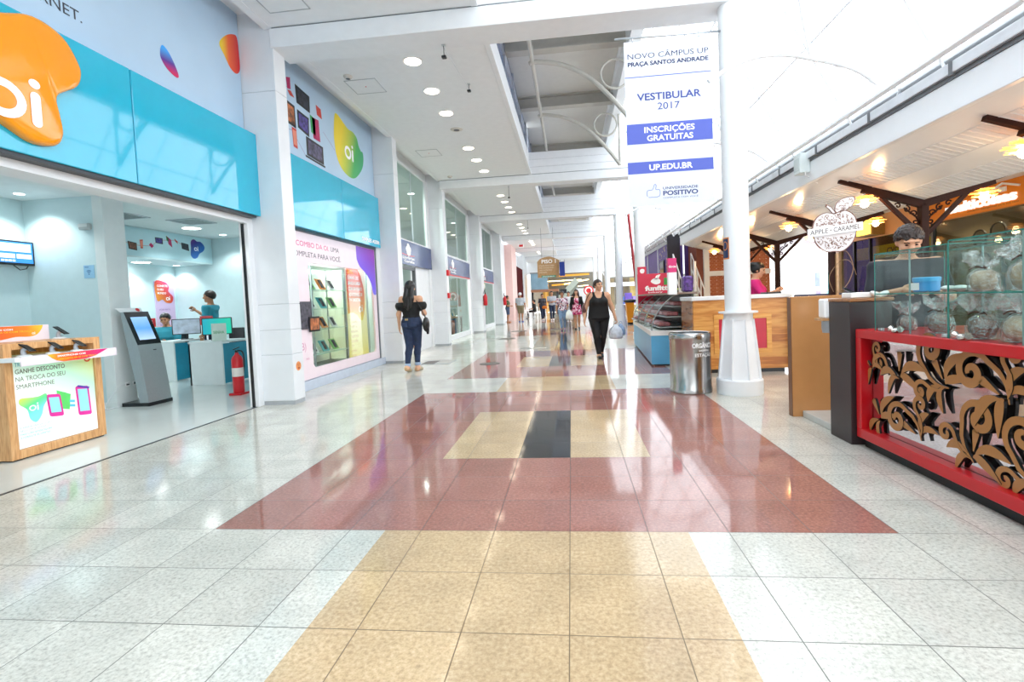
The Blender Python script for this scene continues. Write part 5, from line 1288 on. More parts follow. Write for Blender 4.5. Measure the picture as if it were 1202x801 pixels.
# apple sign on its pole
ap = thing('kiosk_sign', 'apple shaped kiosk sign with a white name board on a brown pole', 'sign', (2.66, 5.3, 0))
mb = MB(); mb.bar((2.65, 5.33, 0), (2.65, 5.33, 1.66), .045, .045); mb.build('pole', BROWN, ap)
MB().bar((2.685, 5.30, .9), (2.685, 5.30, 1.585), .022, .022).build('wooden_stick', woodmat('stick_tan', '#a8835c', '#bd966b', '#cda67a'), ap)
fr = FC(5.27); cx, cz = 2.655, 1.815
apple = crom([(cx, cz+.165), (cx+.09, cz+.195), (cx+.185, cz+.13), (cx+.205, cz+.01), (cx+.165, cz-.12), (cx+.08, cz-.20), (cx, cz-.205), (cx-.09, cz-.20), (cx-.175, cz-.115), (cx-.205, cz+.01), (cx-.175, cz+.12), (cx-.09, cz+.175)], 5)
stem = [(cx-.01, cz+.16), (cx+.02, cz+.165), (cx-.03, cz+.235), (cx-.075, cz+.265), (cx-.085, cz+.245), (cx-.05, cz+.215)]
leaf = crom([(cx+.01, cz+.18), (cx+.01, cz+.25), (cx+.07, cz+.31), (cx+.19, cz+.325), (cx+.17, cz+.24), (cx+.09, cz+.19)], 5)
mb = MB(); mb.prism(fr, apple, -.012, 0); mb.prism(fr, stem, -.012, 0); mb.prism(fr, leaf, -.012, 0); mb.build('apple_plate', mat('sign_white', '#e9e6ea', .4), ap)
def outline(p, w, d0, d1, mb, mi=0):
    n = len(p); cx_ = sum(a for a, b in p)/n; cy_ = sum(b for a, b in p)/n
    inn = [(cx_+(a-cx_)*(1-w), cy_+(b-cy_)*(1-w)) for a, b in p]
    mb.add([fr(a, b, d1) for a, b in p]+[fr(a, b, d1) for a, b in inn]+[fr(a, b, d0) for a, b in p], [(i, (i+1) % n, n+(i+1) % n, n+i) for i in range(n)]+[(2*n+i, 2*n+(i+1) % n, (i+1) % n, i) for i in range(n)], mi)
mb = MB(); outline([(cx+(a-cx)*1.035, cz+(b-cz)*1.035) for a, b in apple], .03, -.012, .003, mb); outline(leaf, .06, -.012, .003, mb); outline(stem, .2, -.012, .003, mb); mb.build('brown_outline', mat('outline_brown', '#7a4a3a', .4), ap)
mb = MB(); rq = random.Random(8)
def inside(p, poly):
    x, y = p; c = False
    for i in range(len(poly)):
        (x1, y1), (x2, y2) = poly[i-1], poly[i]
        if (y1 > y) != (y2 > y) and x < (x2-x1)*(y-y1)/(y2-y1)+x1: c = not c
    return c
small = [(cx+(a-cx)*.9, cz+(b-cz)*.9) for a, b in apple]; lx = sum(a for a, b in leaf)/len(leaf); lz = sum(b for a, b in leaf)/len(leaf); sl_ = [(lx+(a-lx)*.8, lz+(b-lz)*.8) for a, b in leaf]
cnt = 0
for i in range(900):
    p = (rq.uniform(cx-.2, cx+.2), rq.uniform(cz-.2, cz+.33))
    if not (inside(p, small) or inside(p, sl_)) or abs(p[1]-(cz-.01)-(p[0]-cx)*.03) < .055: continue
    a = rq.uniform(0, 6.28); r = rq.uniform(.008, .016)
    mb.ribbon(fr, [(p[0]+r*math.cos(a+t)*(1-t*.12), p[1]+r*math.sin(a+t)*(1-t*.12)) for t in np.linspace(0, 2.6, 6)], [.001, .004, .006, .005, .004, .001], .0005, .0015); cnt += 1
    if cnt > 230: break
mb.build('scroll_print', mat('print_brown', '#8a6250', .5), ap)
mb = MB(); bd = [(cx-.265, cz-.060), (cx+.255, cz-.012), (cx+.255, cz+.072), (cx-.265, cz+.022)]; mb.prism(fr, bd, .012, .022); nbd = mb.build('name_board', mat('board_white', '#eef0f4', .4), ap)
F2 = Frame(fr(cx-.265, cz-.060, .022), (Vector((.52, 0, .048)).normalized()), Vector((0, 0, 1))); F2.n = Vector((0, -1, 0))
mb = MB(); mb.text(F2, 'APPLE', .022, .02, .048, w=.17, d=.001); mb.text(F2, 'CARAMEL', .245, .02, .048, w=.25, d=.001); mb.prism(F2, circ(.218, .042, .006, 10), .0005, .001); mb.build('lettering', mat('letter_brown', '#3a2a2a', .5), ap)
mb = MB(); mb.tube(crom([(2.66, 5.3, 1.62), (2.78, 5.3, 1.60), (2.84, 5.3, 1.45), (2.80, 5.3, 1.3), (2.72, 5.3, 1.2)], 5, False), .004, 5); mb.tube(crom([(2.64, 5.28, 1.2), (2.60, 5.28, 1.35), (2.70, 5.28, 1.5), (2.80, 5.28, 1.5), (2.86, 5.28, 1.36)], 5, False), .003, 5); mb.build('wire', mat('vine_brown', '#9a7a5a', .6), ap, True)

# ================================================================== CANOPY OVER THE KIOSKS
PVC = mat('canopy_pvc', '#f3f4f6', .14, noise=.01); PVCG = mat('canopy_rib', '#e6e8ec', .2, noise=.01)
XV, ZV = 4.4, 2.29
def wing(x0, z0, x1, z1, nb, nm, label):
    mb = MB(); L = math.hypot(x1-x0, z1-z0); ux, uz = (x1-x0)/L, (z1-z0)/L
    nx, nz = -uz, ux
    if nz < 0: nx, nz = -nx, -nz
    def q(s, d): return (x0+ux*s+nx*d, z0+uz*s+nz*d)
    def strip(s0, s1, y0, y1, d0, d1, mi):
        P = [q(s0, d0), q(s1, d0), q(s1, d1), q(s0, d1)]
        vs = [(x, y0, z) for x, z in P]+[(x, y1, z) for x, z in P]
        mb.add(vs, [(0, 1, 2, 3), (7, 6, 5, 4), (0, 4, 5, 1), (1, 5, 6, 2), (2, 6, 7, 3), (3, 7, 4, 0)], mi)
    w = L/nb
    for b in range(nb):
        strip(b*w, (b+1)*w-.012, -1, 14.6, 0 if b % 2 == 0 else .006, .05, 0)
        strip((b+1)*w-.012, (b+1)*w, -1, 14.6, -.004, .05, 1)
        if b % 2:
            y = -1
            while y < 14.5: strip(b*w, (b+1)*w-.014, y, y+.055, -.002, .01, 1); y += .085
    struct(nm, mb, [PVC, PVCG], label)
wing(3.22, 2.66, XV, ZV, 4, 'canopy_ceiling', 'glossy white ribbed canopy ceiling on the mall side')
wing(XV, ZV, 6.98, 3.08, 8, 'canopy_ceiling', 'glossy white ribbed canopy ceiling on the shop side')
struct('trim_canopy_fascia', MB().box(3.17, 3.23, -1, 14.6, 2.64, 2.90, 0, .006), mat('fascia_white', '#f0f3f6', .3, noise=.01), 'white fascia along the canopy edge')
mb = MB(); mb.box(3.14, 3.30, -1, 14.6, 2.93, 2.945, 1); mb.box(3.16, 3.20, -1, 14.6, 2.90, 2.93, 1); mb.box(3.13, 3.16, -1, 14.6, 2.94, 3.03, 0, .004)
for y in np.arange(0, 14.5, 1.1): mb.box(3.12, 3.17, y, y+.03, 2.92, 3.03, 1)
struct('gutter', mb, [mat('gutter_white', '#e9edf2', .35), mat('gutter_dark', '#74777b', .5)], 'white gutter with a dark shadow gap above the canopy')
struct('canopy_roof', MB().box(3.2, 7.0, -1, 14.6, 3.1, 3.14), WHITE)
cb = thing('speaker_box', 'white box speaker fixed to the canopy edge', 'speaker', (3.12, 6.95, 2.74)); MB().box(3.04, 3.168, 6.85, 7.05, 2.76, 3.02, 0, .01).build('case', mat('speaker_white', '#e2ecec', .4), cb); MB().box(3.034, 3.041, 6.88, 7.02, 2.80, 2.96, 0, .002).build('grille', mat('speaker_grille', '#cfdada', .6), cb); MB().tube([(3.10, 6.86, 2.78), (3.10, 6.84, 2.72), (3.18, 6.9, 2.70), (3.3, 6.95, 2.63)], .006, 5).build('cable', INKW, cb)
def curl(cx, cz, r, a0, turns, y, sgn):
    return [(cx+sgn*r*math.exp(-.22*t)*math.cos(a0+t), y, cz+r*math.exp(-.22*t)*math.sin(a0+t)) for t in np.linspace(0, turns*2*math.pi, 16)]
def canopy_post(y, label):
    t = thing('canopy_post', label, 'post', (XV, y, 0), 'brown canopy posts')
    MB().box(XV-.045, XV+.045, y-.045, y+.045, 0, 2.22, 0, .006).build('post', BROWN, t)
    sl = {-1: (.28/.84), 1: (.31/1.05)}
    for sg in (-1, 1):
        e = .98 if sg < 0 else 1.12; zt = ZV-.035
        mb = MB(); mb.bar((XV, y, zt), (XV+sg*e, y, zt+sl[sg]*e), .05, .05); mb.bar((XV, y, zt-.045), (XV+sg*e*.72, y, zt-.045+sl[sg]*e*.72), .07, .05); mb.build('arm', BROWN, t)
        MB().bar((XV+sg*.02, y, 1.84), (XV+sg*.53, y, 2.245+sl[sg]*.53-.03), .045, .045).build('brace', BROWN, t)
        mb = MB()
        for (cx, cz, r, a0, tn) in ((.10, 2.12, .05, 0, 1.1), (.19, 2.18, .05, 1.5, 1.1), (.09, 2.02, .04, 3, 1.0), (.29, 2.23, .04, .5, 1.0)):
            mb.tube(curl(XV+sg*cx, cz, r, a0, tn, y, sg), .010, 5)
        mb.tube([(XV+sg*.02, y, 1.95), (XV+sg*.08, y, 2.08), (XV+sg*.22, y, 2.2)], .012, 5); mb.build('scrollwork', BROWN, t, True)
    return t
for y, lb in ((4.47, 'brown canopy post nearest the camera, its arm showing at the picture edge'), (6.67, 'brown canopy post behind the kiosk attendant in dark shirt'), (8.84, 'brown canopy post behind the apple sign'), (11.04, 'brown canopy post beside the woman in pink'), (13.2, 'brown canopy post hidden behind the big white column')): canopy_post(y, lb)
PEND = mat('pendant_glow', '#ffd9a0', .4, noise=.05, emit=1.7, ecol='#ff9f3a'); PENDB = mat('pendant_bulb', '#fff2d8', .4, noise=0, emit=14, ecol='#ffe0a8')
def pendant(c, label):
    x, y, z = c
    t = thing('pendant_lamp', label, 'lamp', (x, y, z-.05), 'star pendant lamps under the canopy')
    fr = UP(0); mb = MB()
    for (dz, r, n) in ((.06, .10, 8), (.02, .15, 9), (-.02, .13, 8)):
        p = []
        for k in range(2*n): a = math.pi*k/n+dz*9; rr = r if k % 2 == 0 else r*.58; p.append((x+rr*math.cos(a), y+rr*math.sin(a)))
        mb.prism(fr, p, z+dz-.005, z+dz+.005)
    mb.build('shade', PEND, t)
    mb = MB(); mb.ell((x, y, z-.03), (.05, .05, .05), 12, 8); mb.build('bulb', PENDB, t, True)
    zt = ZV-.09+abs(x-XV)*.3
    MB().tube([(x, y, z+.06), (x, y, max(zt, z+.08))], .012, 6).build('stem', ALU, t)
    d = bpy.data.lights.new('bulb_light', 'POINT'); d.energy = 9; d.color = (1, .66, .32); d.shadow_soft_size = .06
    o = bpy.data.objects.new('bulb_light', d); COL.objects.link(o); o.parent = t; o.location = (0, 0, -.04)
for (y, k) in ((4.47, 0), (6.67, 1), (8.84, 2), (11.04, 3), (13.2, 4)):
    for x, sd in ((3.72, 'mall side'), (5.1, 'shop side')):
        pendant((x, y, 2.31), 'lit star pendant, %s arm of the canopy post %s' % (sd, ('nearest the camera', 'behind the kiosk attendant', 'behind the apple sign', 'beside the woman in pink', 'hidden behind the white column')[k]))

# ================================================================== SHOPS BEHIND THE CANOPY
OR = mat('orange_fascia', '#ee8a12', .35, noise=.03)
struct('wall_right', MB().box(7.0, 7.15, -2, 18.4, 2.84, 3.6), mat('wall_right_white', '#ece6e2', .5, noise=.02), 'white wall above the shop fronts on the right')
struct('wall_right', MB().box(7.0, 7.15, 10.46, 13.72, 2.36, 2.84), mat('wall_orange_lit', '#f0b27c', .5, noise=.03), 'lintel wall with orange light put into its colour')  # warm orange light on this wall is put into its base colour
struct('wall_right', MB().box(7.0, 7.2, 13.72, 14.25, 0, 2.84), mat('wall_beige', '#dcc3a6', .5, noise=.03), 'beige pier between two shops')
struct('wall_right', MB().box(7.0, 7.15, 14.25, 18.4, 2.36, 2.84), mat('wall_right_white', '#ece6e2', .5), 'white wall')
ms = thing('shop_sign', 'orange shop sign with white letters and a house emblem', 'sign', (6.97, 8.6, 2.40))
MB().box(6.95, 7.0, 5.6, 10.44, 2.40, 2.83, 0, .004).build('panel', OR, ms)
fr = RW(6.95)
mb = MB(); mb.text(fr, 'multicoisas', -9.92, 2.50, .17, w=1.45, bold=.03, d=.001, ext=.03); mb.build('lettering', mat('sign_letters_lit', '#ffffff', .4, noise=0, emit=.5), ms)
mb = MB(); mb.text(fr, 'utilidades inteligentes para sua casa', -9.45, 2.45, .035, w=1.0, d=.001); mb.build('small_lettering', mat('sign_brown_ink', '#8a4a12', .5), ms)
mb = MB(); mb.ribbon(fr, [(-9.05, 2.68), (-8.72, 2.79), (-8.42, 2.70)], .03, .001, .03); mb.prism(fr, rect(-8.8, -8.66, 2.66, 2.735), .001, .02); mb.build('house_emblem', INKW, ms)
bx = thing('light_box_sign', 'small glowing yellow box sign on the orange-lit lintel wall', 'sign', (6.86, 12.0, 2.38)); MB().box(6.72, 6.99, 11.78, 12.42, 2.38, 2.76, 0, .01).build('case', mat('box_bronze', '#a0783a', .4), bx); MB().box(6.712, 6.721, 11.83, 12.37, 2.41, 2.73).build('glowing_face', mat('box_yellow', '#ffd75a', .4, noise=.08, nscale=3, emit=1.6), bx)
SFG = glassmat('shop_front_glass_right', '#cfd2c8', .06)
w = struct('window_10', MB().box(7.06, 7.07, 5.6, 10.4, .1, 2.40), SFG, 'glass front under the orange sign'); mb = MB()
for y in (5.6, 8.0, 10.42): mb.box(7.03, 7.1, y-.03, y+.03, 0, 2.4)
mb.box(7.03, 7.1, 5.6, 10.42, 0, .1); mb.build('window_frame', DGREY, w)
w = struct('window_11', MB().box(7.06, 7.07, 10.5, 13.7, .1, 2.36), SFG, 'glass front of the travel agency'); mb = MB()
for y in (11.3, 12.45, 13.1): mb.box(7.03, 7.1, y-.025, y+.025, 0, 2.36)
mb.box(7.03, 7.1, 10.5, 13.7, 0, .1); mb.build('window_frame', BLACK, w)
struct('wall_shop_right_back', MB().box(10, 10.1, 5, 18.4, 0, 2.9), mat('shop_inner_tan', '#a58d6c', .6, noise=.1, nscale=2)); struct('ceiling_shop_right', MB().box(7.1, 10, 5, 13.9, 2.7, 2.75), mat('shop_ceiling3', '#c9c3ba', .6, noise=.03)); struct('wall_shop_right_side', MB().box(7.1, 10, 10.42, 10.5, 0, 2.75), mat('shop_inner_tan', '#a58d6c', .6)); struct('wall_shop_right_side', MB().box(7.1, 10, 13.8, 13.9, 0, 2.75), mat('agency_wall', '#b0aa9e', .6, noise=.05))
for k, (x, y) in enumerate(((7.9, 9.9), (7.9, 9.2), (7.9, 8.5), (8.0, 7.8), (8.2, 12.6), (8.2, 11.4))):
    downlight('downlight', (x, y, 2.70), .07, 'small ceiling lamp inside the shop with the orange sign, %s' % ('farthest', 'second farthest', 'third', 'nearest')[k] if k < 4 else 'ceiling lamp of the travel agency, %s' % ('farther', 'nearer')[k-4], LAMPW, 'ceiling lamps of the shops on the right', 30, (1, .9, .72), 120)
for k, (y, z, r) in enumerate(((10.1, 2.05, .16), (9.7, 2.12, .17), (9.45, 1.62, .16), (9.05, 2.02, .18), (10.0, 1.62, .15), (8.7, 1.6, .17))):
    t = thing('wall_clock', 'round framed clocks or mirrors hung in the shop with the orange sign', 'clock', (7.65, y, z-r), 'round clocks in the shop window')
    Ry = Matrix.Rotation(-math.pi/2, 3, 'Y'); MB().lathe([(r*.86, 0), (r, .0), (r, .03), (r*.86, .03), (r*.86, 0)], (7.66, y, z), 22, R=Ry, caps=False).build('rim', mat('rim_dark', '#4a3a30', .4), t, 40); MB().lathe([(r*.86, .012), (0, .012)], (7.66, y, z), 22, R=Ry, caps=False).build('face', mat('clock_face', '#d8cdb4', .5, noise=.1), t)
sv = thing('shop_shelving', 'pale shelving with goods in the shop with the orange sign', 'shelf', (8.0, 8.8, 0))
for z in (.5, .95, 1.35): MB().box(7.8, 8.2, 7.2, 10.3, z, z+.03).build('shelf', mat('shelf_cream', '#d9cdb8', .5), sv)
MB().box(8.2, 8.23, 7.2, 10.3, 0, 2.2).build('back_panel', mat('shelf_back', '#7f5f42', .6, noise=.15), sv)
for k in range(10):
    y = 7.4+k*.29; h = R_.uniform(.14, .32); z = (.53, .98, 1.38)[k % 3]
    MB().box(7.86, 8.06, y, y+.2, z, z+h, 0, .01).build('boxed_goods', BK[k % 6], label='boxed goods on the shelving under the orange sign', cat='box', group='goods on the shelving')
# travel agency
ag = thing('agency_fascia', 'yellow travel agency fascia behind the glass', 'sign', (7.4, 12.3, 1.93)); MB().box(7.38, 7.44, 10.7, 13.75, 1.90, 2.20, 0, .004).build('panel', mat('agency_yellow', '#d9c41c', .4, noise=.03, emit=.12), ag)
MB().tube([(7.41, 11, 2.2), (7.41, 11, 2.7)], .01, 6).tube([(7.41, 13.4, 2.2), (7.41, 13.4, 2.7)], .01, 6).build('hanger', DGREY, ag)
mb = MB(); mb.text(RW(7.38), 'CVC', -12.38, 1.99, .13, w=.42, bold=.03, d=.002); mb.build('lettering', mat('agency_navy', '#2a3358', .5), ag)
sc = thing('advert_screen', 'bright white and yellow advert screen in the travel agency', 'screen', (7.4, 11.7, 1.2)); MB().box(7.40, 7.44, 11.35, 12.3, 1.22, 1.72, 0, .005).build('bezel', BLACK, sc); MB().box(7.392, 7.401, 11.38, 12.27, 1.25, 1.69).build('screen', gradmat('advert', [(0, '#ffd95a'), (.35, '#fff0b8'), (.5, '#ffffff'), (1, '#f4faff')], 'Z', emit=1.0), sc); MB().box(7.41, 7.43, 11.7, 11.9, 0, 1.22).build('post', BLACK, sc)
for k, (y, m) in enumerate(((13.5, '#3f4450'), (13.05, '#4c3f66'), (12.7, '#2e2f36'))):
    t = thing('brochure_rack', 'dark brochure rack in the travel agency, %s' % ('by the beige pier', 'with purple leaflets', 'nearest the bright screen')[k], 'rack', (8.0, y, 0), 'racks of the travel agency'); MB().box(7.95, 8.1, y-.18, y+.18, 0, 1.75, 0, .01).build('panel', mat('rack_%d' % k, m, .5), t)
    for z in (.7, 1.05, 1.4): MB().box(7.91, 7.95, y-.15, y+.15, z, z+.22).build('leaflets', SPINES[(k*3+int(z*3)) % 8], t)
bs = thing('brochure_stand', 'curved leaflet stand of orange and purple pages', 'stand', (7.5, 13.6, 0))
P = crom([(7.5, 13.69, .0), (7.5, 13.66, .6), (7.5, 13.58, 1.2), (7.5, 13.44, 1.75)], 4, False)
mb = MB(); mb.tube(P, .09, 8, flat=.25); mb.build('spine', mat('stand_purple', '#4a3a70', .4), bs, True)
for k in range(4): p = P[3+k*2]; MB().box(p[0]-.06, p[0]-.03, p[1]-.08, p[1]+.08, p[2]-.08, p[2]+.08, 0, .004).build('leaflet', SPINES[(0, 7, 2, 5)[k]], bs)
# bright white shop
struct('wall_white_shop', MB().box(7.9, 8.0, 14.25, 18.4, 0, 2.7), mat('white_shop', '#f2f2ee', .4, noise=.01), 'bright white shop wall'); struct('ceiling_white_shop', MB().box(7.15, 7.9, 14.25, 18.4, 2.6, 2.66), WHITE); area_light('shop_ceiling_light', (7.5, 16.3, 2.55), 3.6, 150, (1, 1, .97), (0, 0, 0), None, .5)
for k, (y0, y1, z0, z1, c) in enumerate(((16.6, 16.9, 1.3, 1.75, '#8f9fd8'), (15.2, 16.1, 1.2, 1.7, '#6fd6dc'), (15.3, 16.2, .8, 1.15, '#8fdfe2'), (16.55, 16.85, .85, 1.15, '#a79fe0'), (14.6, 15.0, 1.2, 1.5, '#dfe4ee'), (17.4, 17.9, 1.2, 1.9, '#e8ecf4'))):
    t = MB().box(7.88, 7.90, y0, y1, z0, z1).build('wall_poster', mat('poster_%d' % k, c, .4, noise=.25, nscale=6), label='%s poster in the bright white shop' % ('tall blue', 'wide turquoise', 'low turquoise', 'small lilac', 'pale grey', 'pale blue')[k], cat='poster')
mb = MB(); mb.box(7.3, 7.7, 14.6, 18.0, 0, .75, 0, .01); mb.build('shop_counter', mat('white_shop', '#f2f2ee', .4), label='long white counter in the bright white shop', cat='counter')
# end wall with dotted bricks
DOT = bpy.data.materials.new('dotted_brick'); DOT.use_nodes = True; nt = DOT.node_tree; N = nt.nodes.new; L = nt.links.new; b = nt.nodes['Principled BSDF']; b.inputs['Roughness'].default_value = .6
tc = N('ShaderNodeTexCoord'); br = N('ShaderNodeTexBrick'); br.inputs['Color1'].default_value = (*lin('#a5542f'), 1); br.inputs['Color2'].default_value = (*lin('#b06038'), 1); br.inputs['Mortar'].default_value = (*lin('#c99878'), 1); br.inputs['Scale'].default_value = 5; br.inputs['Mortar Size'].default_value = .012
mp = N('ShaderNodeMapping'); mp.inputs['Rotation'].default_value = (math.pi/2, 0, 0); L(tc.outputs['Object'], mp.inputs[0]); L(mp.outputs[0], br.inputs['Vector'])
sx = N('ShaderNodeSeparateXYZ'); L(tc.outputs['Object'], sx.inputs[0])
def fr01(sock, per):
    d = N('ShaderNodeMath'); d.operation = 'DIVIDE'; d.inputs[1].default_value = per; L(sock, d.inputs[0]); f = N('ShaderNodeMath'); f.operation = 'FRACT'; L(d.outputs[0], f.inputs[0]); s = N('ShaderNodeMath'); s.operation = 'SUBTRACT'; s.inputs[1].default_value = .5; L(f.outputs[0], s.inputs[0]); m = N('ShaderNodeMath'); m.operation = 'MULTIPLY'; m.inputs[1].default_value = per; L(s.outputs[0], m.inputs[0]); p = N('ShaderNodeMath'); p.operation = 'POWER'; p.inputs[1].default_value = 2; L(m.outputs[0], p.inputs[0]); return p.outputs[0]
ad = N('ShaderNodeMath'); ad.operation = 'ADD'; L(fr01(sx.outputs['X'], .17), ad.inputs[0]); L(fr01(sx.outputs['Z'], .11), ad.inputs[1])
ls = N('ShaderNodeMath'); ls.operation = 'LESS_THAN'; ls.inputs[1].default_value = .012**2; L(ad.outputs[0], ls.inputs[0])
mi = N('ShaderNodeMix'); mi.data_type = 'RGBA'; L(ls.outputs[0], mi.inputs['Factor']); L(br.outputs['Color'], mi.inputs['A']); mi.inputs['B'].default_value = (.75, .58, .48, 1); L(mi.outputs['Result'], b.inputs['Base Color'])
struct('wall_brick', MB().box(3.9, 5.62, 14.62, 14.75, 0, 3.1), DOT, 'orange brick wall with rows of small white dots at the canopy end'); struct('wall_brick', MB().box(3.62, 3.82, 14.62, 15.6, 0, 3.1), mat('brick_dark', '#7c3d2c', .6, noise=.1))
mb = MB(); mb.box(3.80, 3.94, 14.5, 14.62, 0, 3.05); mb.box(3.94, 5.62, 14.54, 14.62, 1.72, 1.86); mb.box(3.94, 5.62, 14.54, 14.62, 0, .1); struct('trim_wall_frame', mb, WHITE, 'white frame on the brick wall')
t = thing('fire_extinguisher', 'small fire extinguisher hung on the dotted brick wall', 'extinguisher', (4.42, 14.55, 1.3)); c = (4.42, 14.54, 1.3); MB().lathe([(.05, 0), (.06, .02), (.06, .26), (.03, .33), (.02, .36)], c, 16).build('cylinder', mat('ext_pale', '#b8645a', .3), t, 40); MB().box(4.39, 4.45, 14.5, 14.58, 1.66, 1.70).build('valve', BLACK, t); MB().box(4.35, 4.49, 14.6, 14.618, 1.75, 1.93).build('sign_plate', mat('ext_sign', '#c05a48', .5), t)
# purple building and stairs
PUR = mat('purple_wall', '#5c3f8c', .5, noise=.12, nscale=3); struct('wall_purple', MB().box(3.4, 3.52, 15.9, 25, 0, 3.0), PUR, 'purple printed wall beyond the canopy'); struct('wall_purple', MB().box(3.4, 3.5, 15.0, 15.9, 0, .9), PUR); struct('wall_purple_end', MB().box(3.52, 3.9, 15.62, 15.7, 0, 3.1), mat('purple_dark', '#432464', .6)); struct('door_dark', MB().box(3.02, 3.40, 15.7, 15.76, 0, 3.1), mat('door_black', '#17101e', .5), 'dark doorway at the top of the stairs')
struct('trim_purple_wall', MB().box(3.36, 3.54, 15.8, 25, 3.0, 3.12), WHITE); struct('trim_purple_wall', MB().box(3.3, 3.5, 15.5, 25, 3.12, 3.4), mat('brown_eave', '#7a5a4a', .5)); mb = MB()
for y in (17.4, 19.5, 22): mb.box(3.37, 3.40, y-.04, y+.04, 0, 3.0)
struct('trim_wall_strip', mb, WHITE)
mb = MB(); q = random.Random(2); fr = RW(3.4)
for i in range(40): a, b_ = q.uniform(-19.3, -16.2), q.uniform(1.9, 2.95); mb.prism(fr, circ(a, b_, q.uniform(.02, .05), 8), .001, .004)
mb.prism(fr, [(-17.1, 1.9), (-17.0, 2.3), (-16.9, 2.1), (-16.8, 2.5), (-16.7, 2.1), (-16.5, 2.2), (-16.4, 1.9)], .001, .004); mb.build('wall_print', mat('print_gold', '#d8c48a', .5), label='gold dots and spires printed on the purple wall', cat='print')
t = thing('wall_screen', 'black screen leaning on the purple wall', 'screen', (3.36, 18.6, 2.0)); MB().box(3.36, 3.395, 18.2, 19.0, 2.0, 2.5, 0, .01).build('bezel', BLACK, t); MB().box(3.352, 3.361, 18.25, 18.95, 2.05, 2.45).build('screen', mat('screen_off', '#1c1c26', .1), t)
stt = thing('staircase', 'short staircase with lime treads and white railing beside the purple building', 'staircase', (3.45, 14.2, 0))
for k in range(6): MB().box(3.02+k*.01, 3.60, 13.6+k*.24, 13.86+k*.24, .42+k*.19, .47+k*.19).build('tread', mat('tread_lime', '#b8cc3a', .5), stt)
mb = MB(); mb.bar((3.04, 13.6, .0), (3.04, 15.1, 1.5), .04, .2); mb.bar((3.58, 13.6, .0), (3.58, 15.1, 1.5), .04, .2); mb.build('stringer', WHITE, stt)
mb = MB()
for x in (3.05, 3.56):
    for k in range(5): y = 13.65+k*.34; mb.tube([(x, y, .45+k*.27), (x, y, 1.35+k*.27)], .02, 6)
    for dz in (.45, .9): mb.tube([(x, 13.65, .45+dz), (x, 15.01, 1.53+dz)], .018, 6)
mb.tube([(3.3, 13.55, 0), (3.3, 13.55, 2.1)], .04, 8); mb.build('railing', mat('rail_white', '#e4e4e4', .35), stt)

# ================================================================== WOOD COUNTER
WPL = woodmat('counter_planks', '#b0692c', '#cf8a42', '#e2a65c', 2.2, (1.2, 1, 9), .3, planks=('Z', .115)); WPD = woodmat('counter_planks_dark', '#6f4326', '#8a5832', '#9f6d42', 2.2, (1, 1.2, 9), .25, planks=('Z', .13))
wc = thing('wood_counter', 'wood plank counter with a red panel and white top beside the big column', 'counter', (2.56, 8.2, 0))
MB().box(1.86, 3.27, 7.80, 8.55, .06, 1.13, 0, .003).build('body', WPL, wc); MB().box(1.845, 1.86, 7.80, 8.55, .06, 1.13).build('end_panel', WPD, wc); MB().box(1.9, 3.2, 7.84, 8.5, 0, .06).build('plinth', BLACK, wc)
MB().box(1.83, 3.30, 7.76, 8.6, 1.13, 1.19, 0, .006).build('worktop', mat('worktop_white', '#eef0f2', .25, noise=.01), wc)
mb = MB(); fr = FC(7.80); a0, a1, b0, b1 = 2.16, 3.0, .30, .90; w = .07
for r in ((a0, a1, b1-w, b1), (a0, a1, b0, b0+w), (a0, a0+w, b0+w, b1-w), (a1-w, a1, b0+w, b1-w)): mb.prism(fr, rect(*r), 0, .02)
mb.build('panel_frame', woodmat('frame_orange', '#cf8a3c', '#e4a452', '#f0bc70'), wc); MB().box(a0+w, a1-w, 7.792, 7.802, b0+w, b1-w).build('red_panel', mat('panel_crimson', '#c8203c', .3), wc)
MB().box(3.02, 3.24, 8.0, 8.25, 1.191, 1.215, 0, .004).build('card_terminal', BLACK, label='flat black keyboard lying on the white worktop beside the woman in pink', cat='keyboard').name = 'keyboard'
nv = thing('menu_board', 'narrow navy board with white writing at the end of the wood counter', 'board', (3.6, 7.66, 0)); MB().box(3.29, 4.25, 7.62, 7.70, 0, 1.16, 0, .003).build('board', mat('navy_board', '#2b2c44', .4), nv); mb = MB()
for k, s in enumerate(('MENU', 'café', 'suco', 'doce', 'água')): mb.text(FC(7.62), s, 3.31, .85-.14*k, .05, d=.002)
mb.build('lettering', INKW, nv)
sd = thing('card_standee', 'pink and white upright card box on the gelato counter', 'standee', (1.74, 8.64, 1.24)); MB().box(1.66, 1.80, 8.62, 8.74, 1.24, 1.62, 0, .004).build('white_body', INKW, sd); MB().box(1.658, 1.802, 8.617, 8.743, 1.62, 1.86, 0, .004).build('pink_top', mat('standee_pink', '#e0367c', .4), sd)
mb = MB(); mb.text(FC(8.617), 'doce', 1.73, 1.70, .045, align='C', bold=.02, d=.001); mb.build('lettering', INKW, sd)

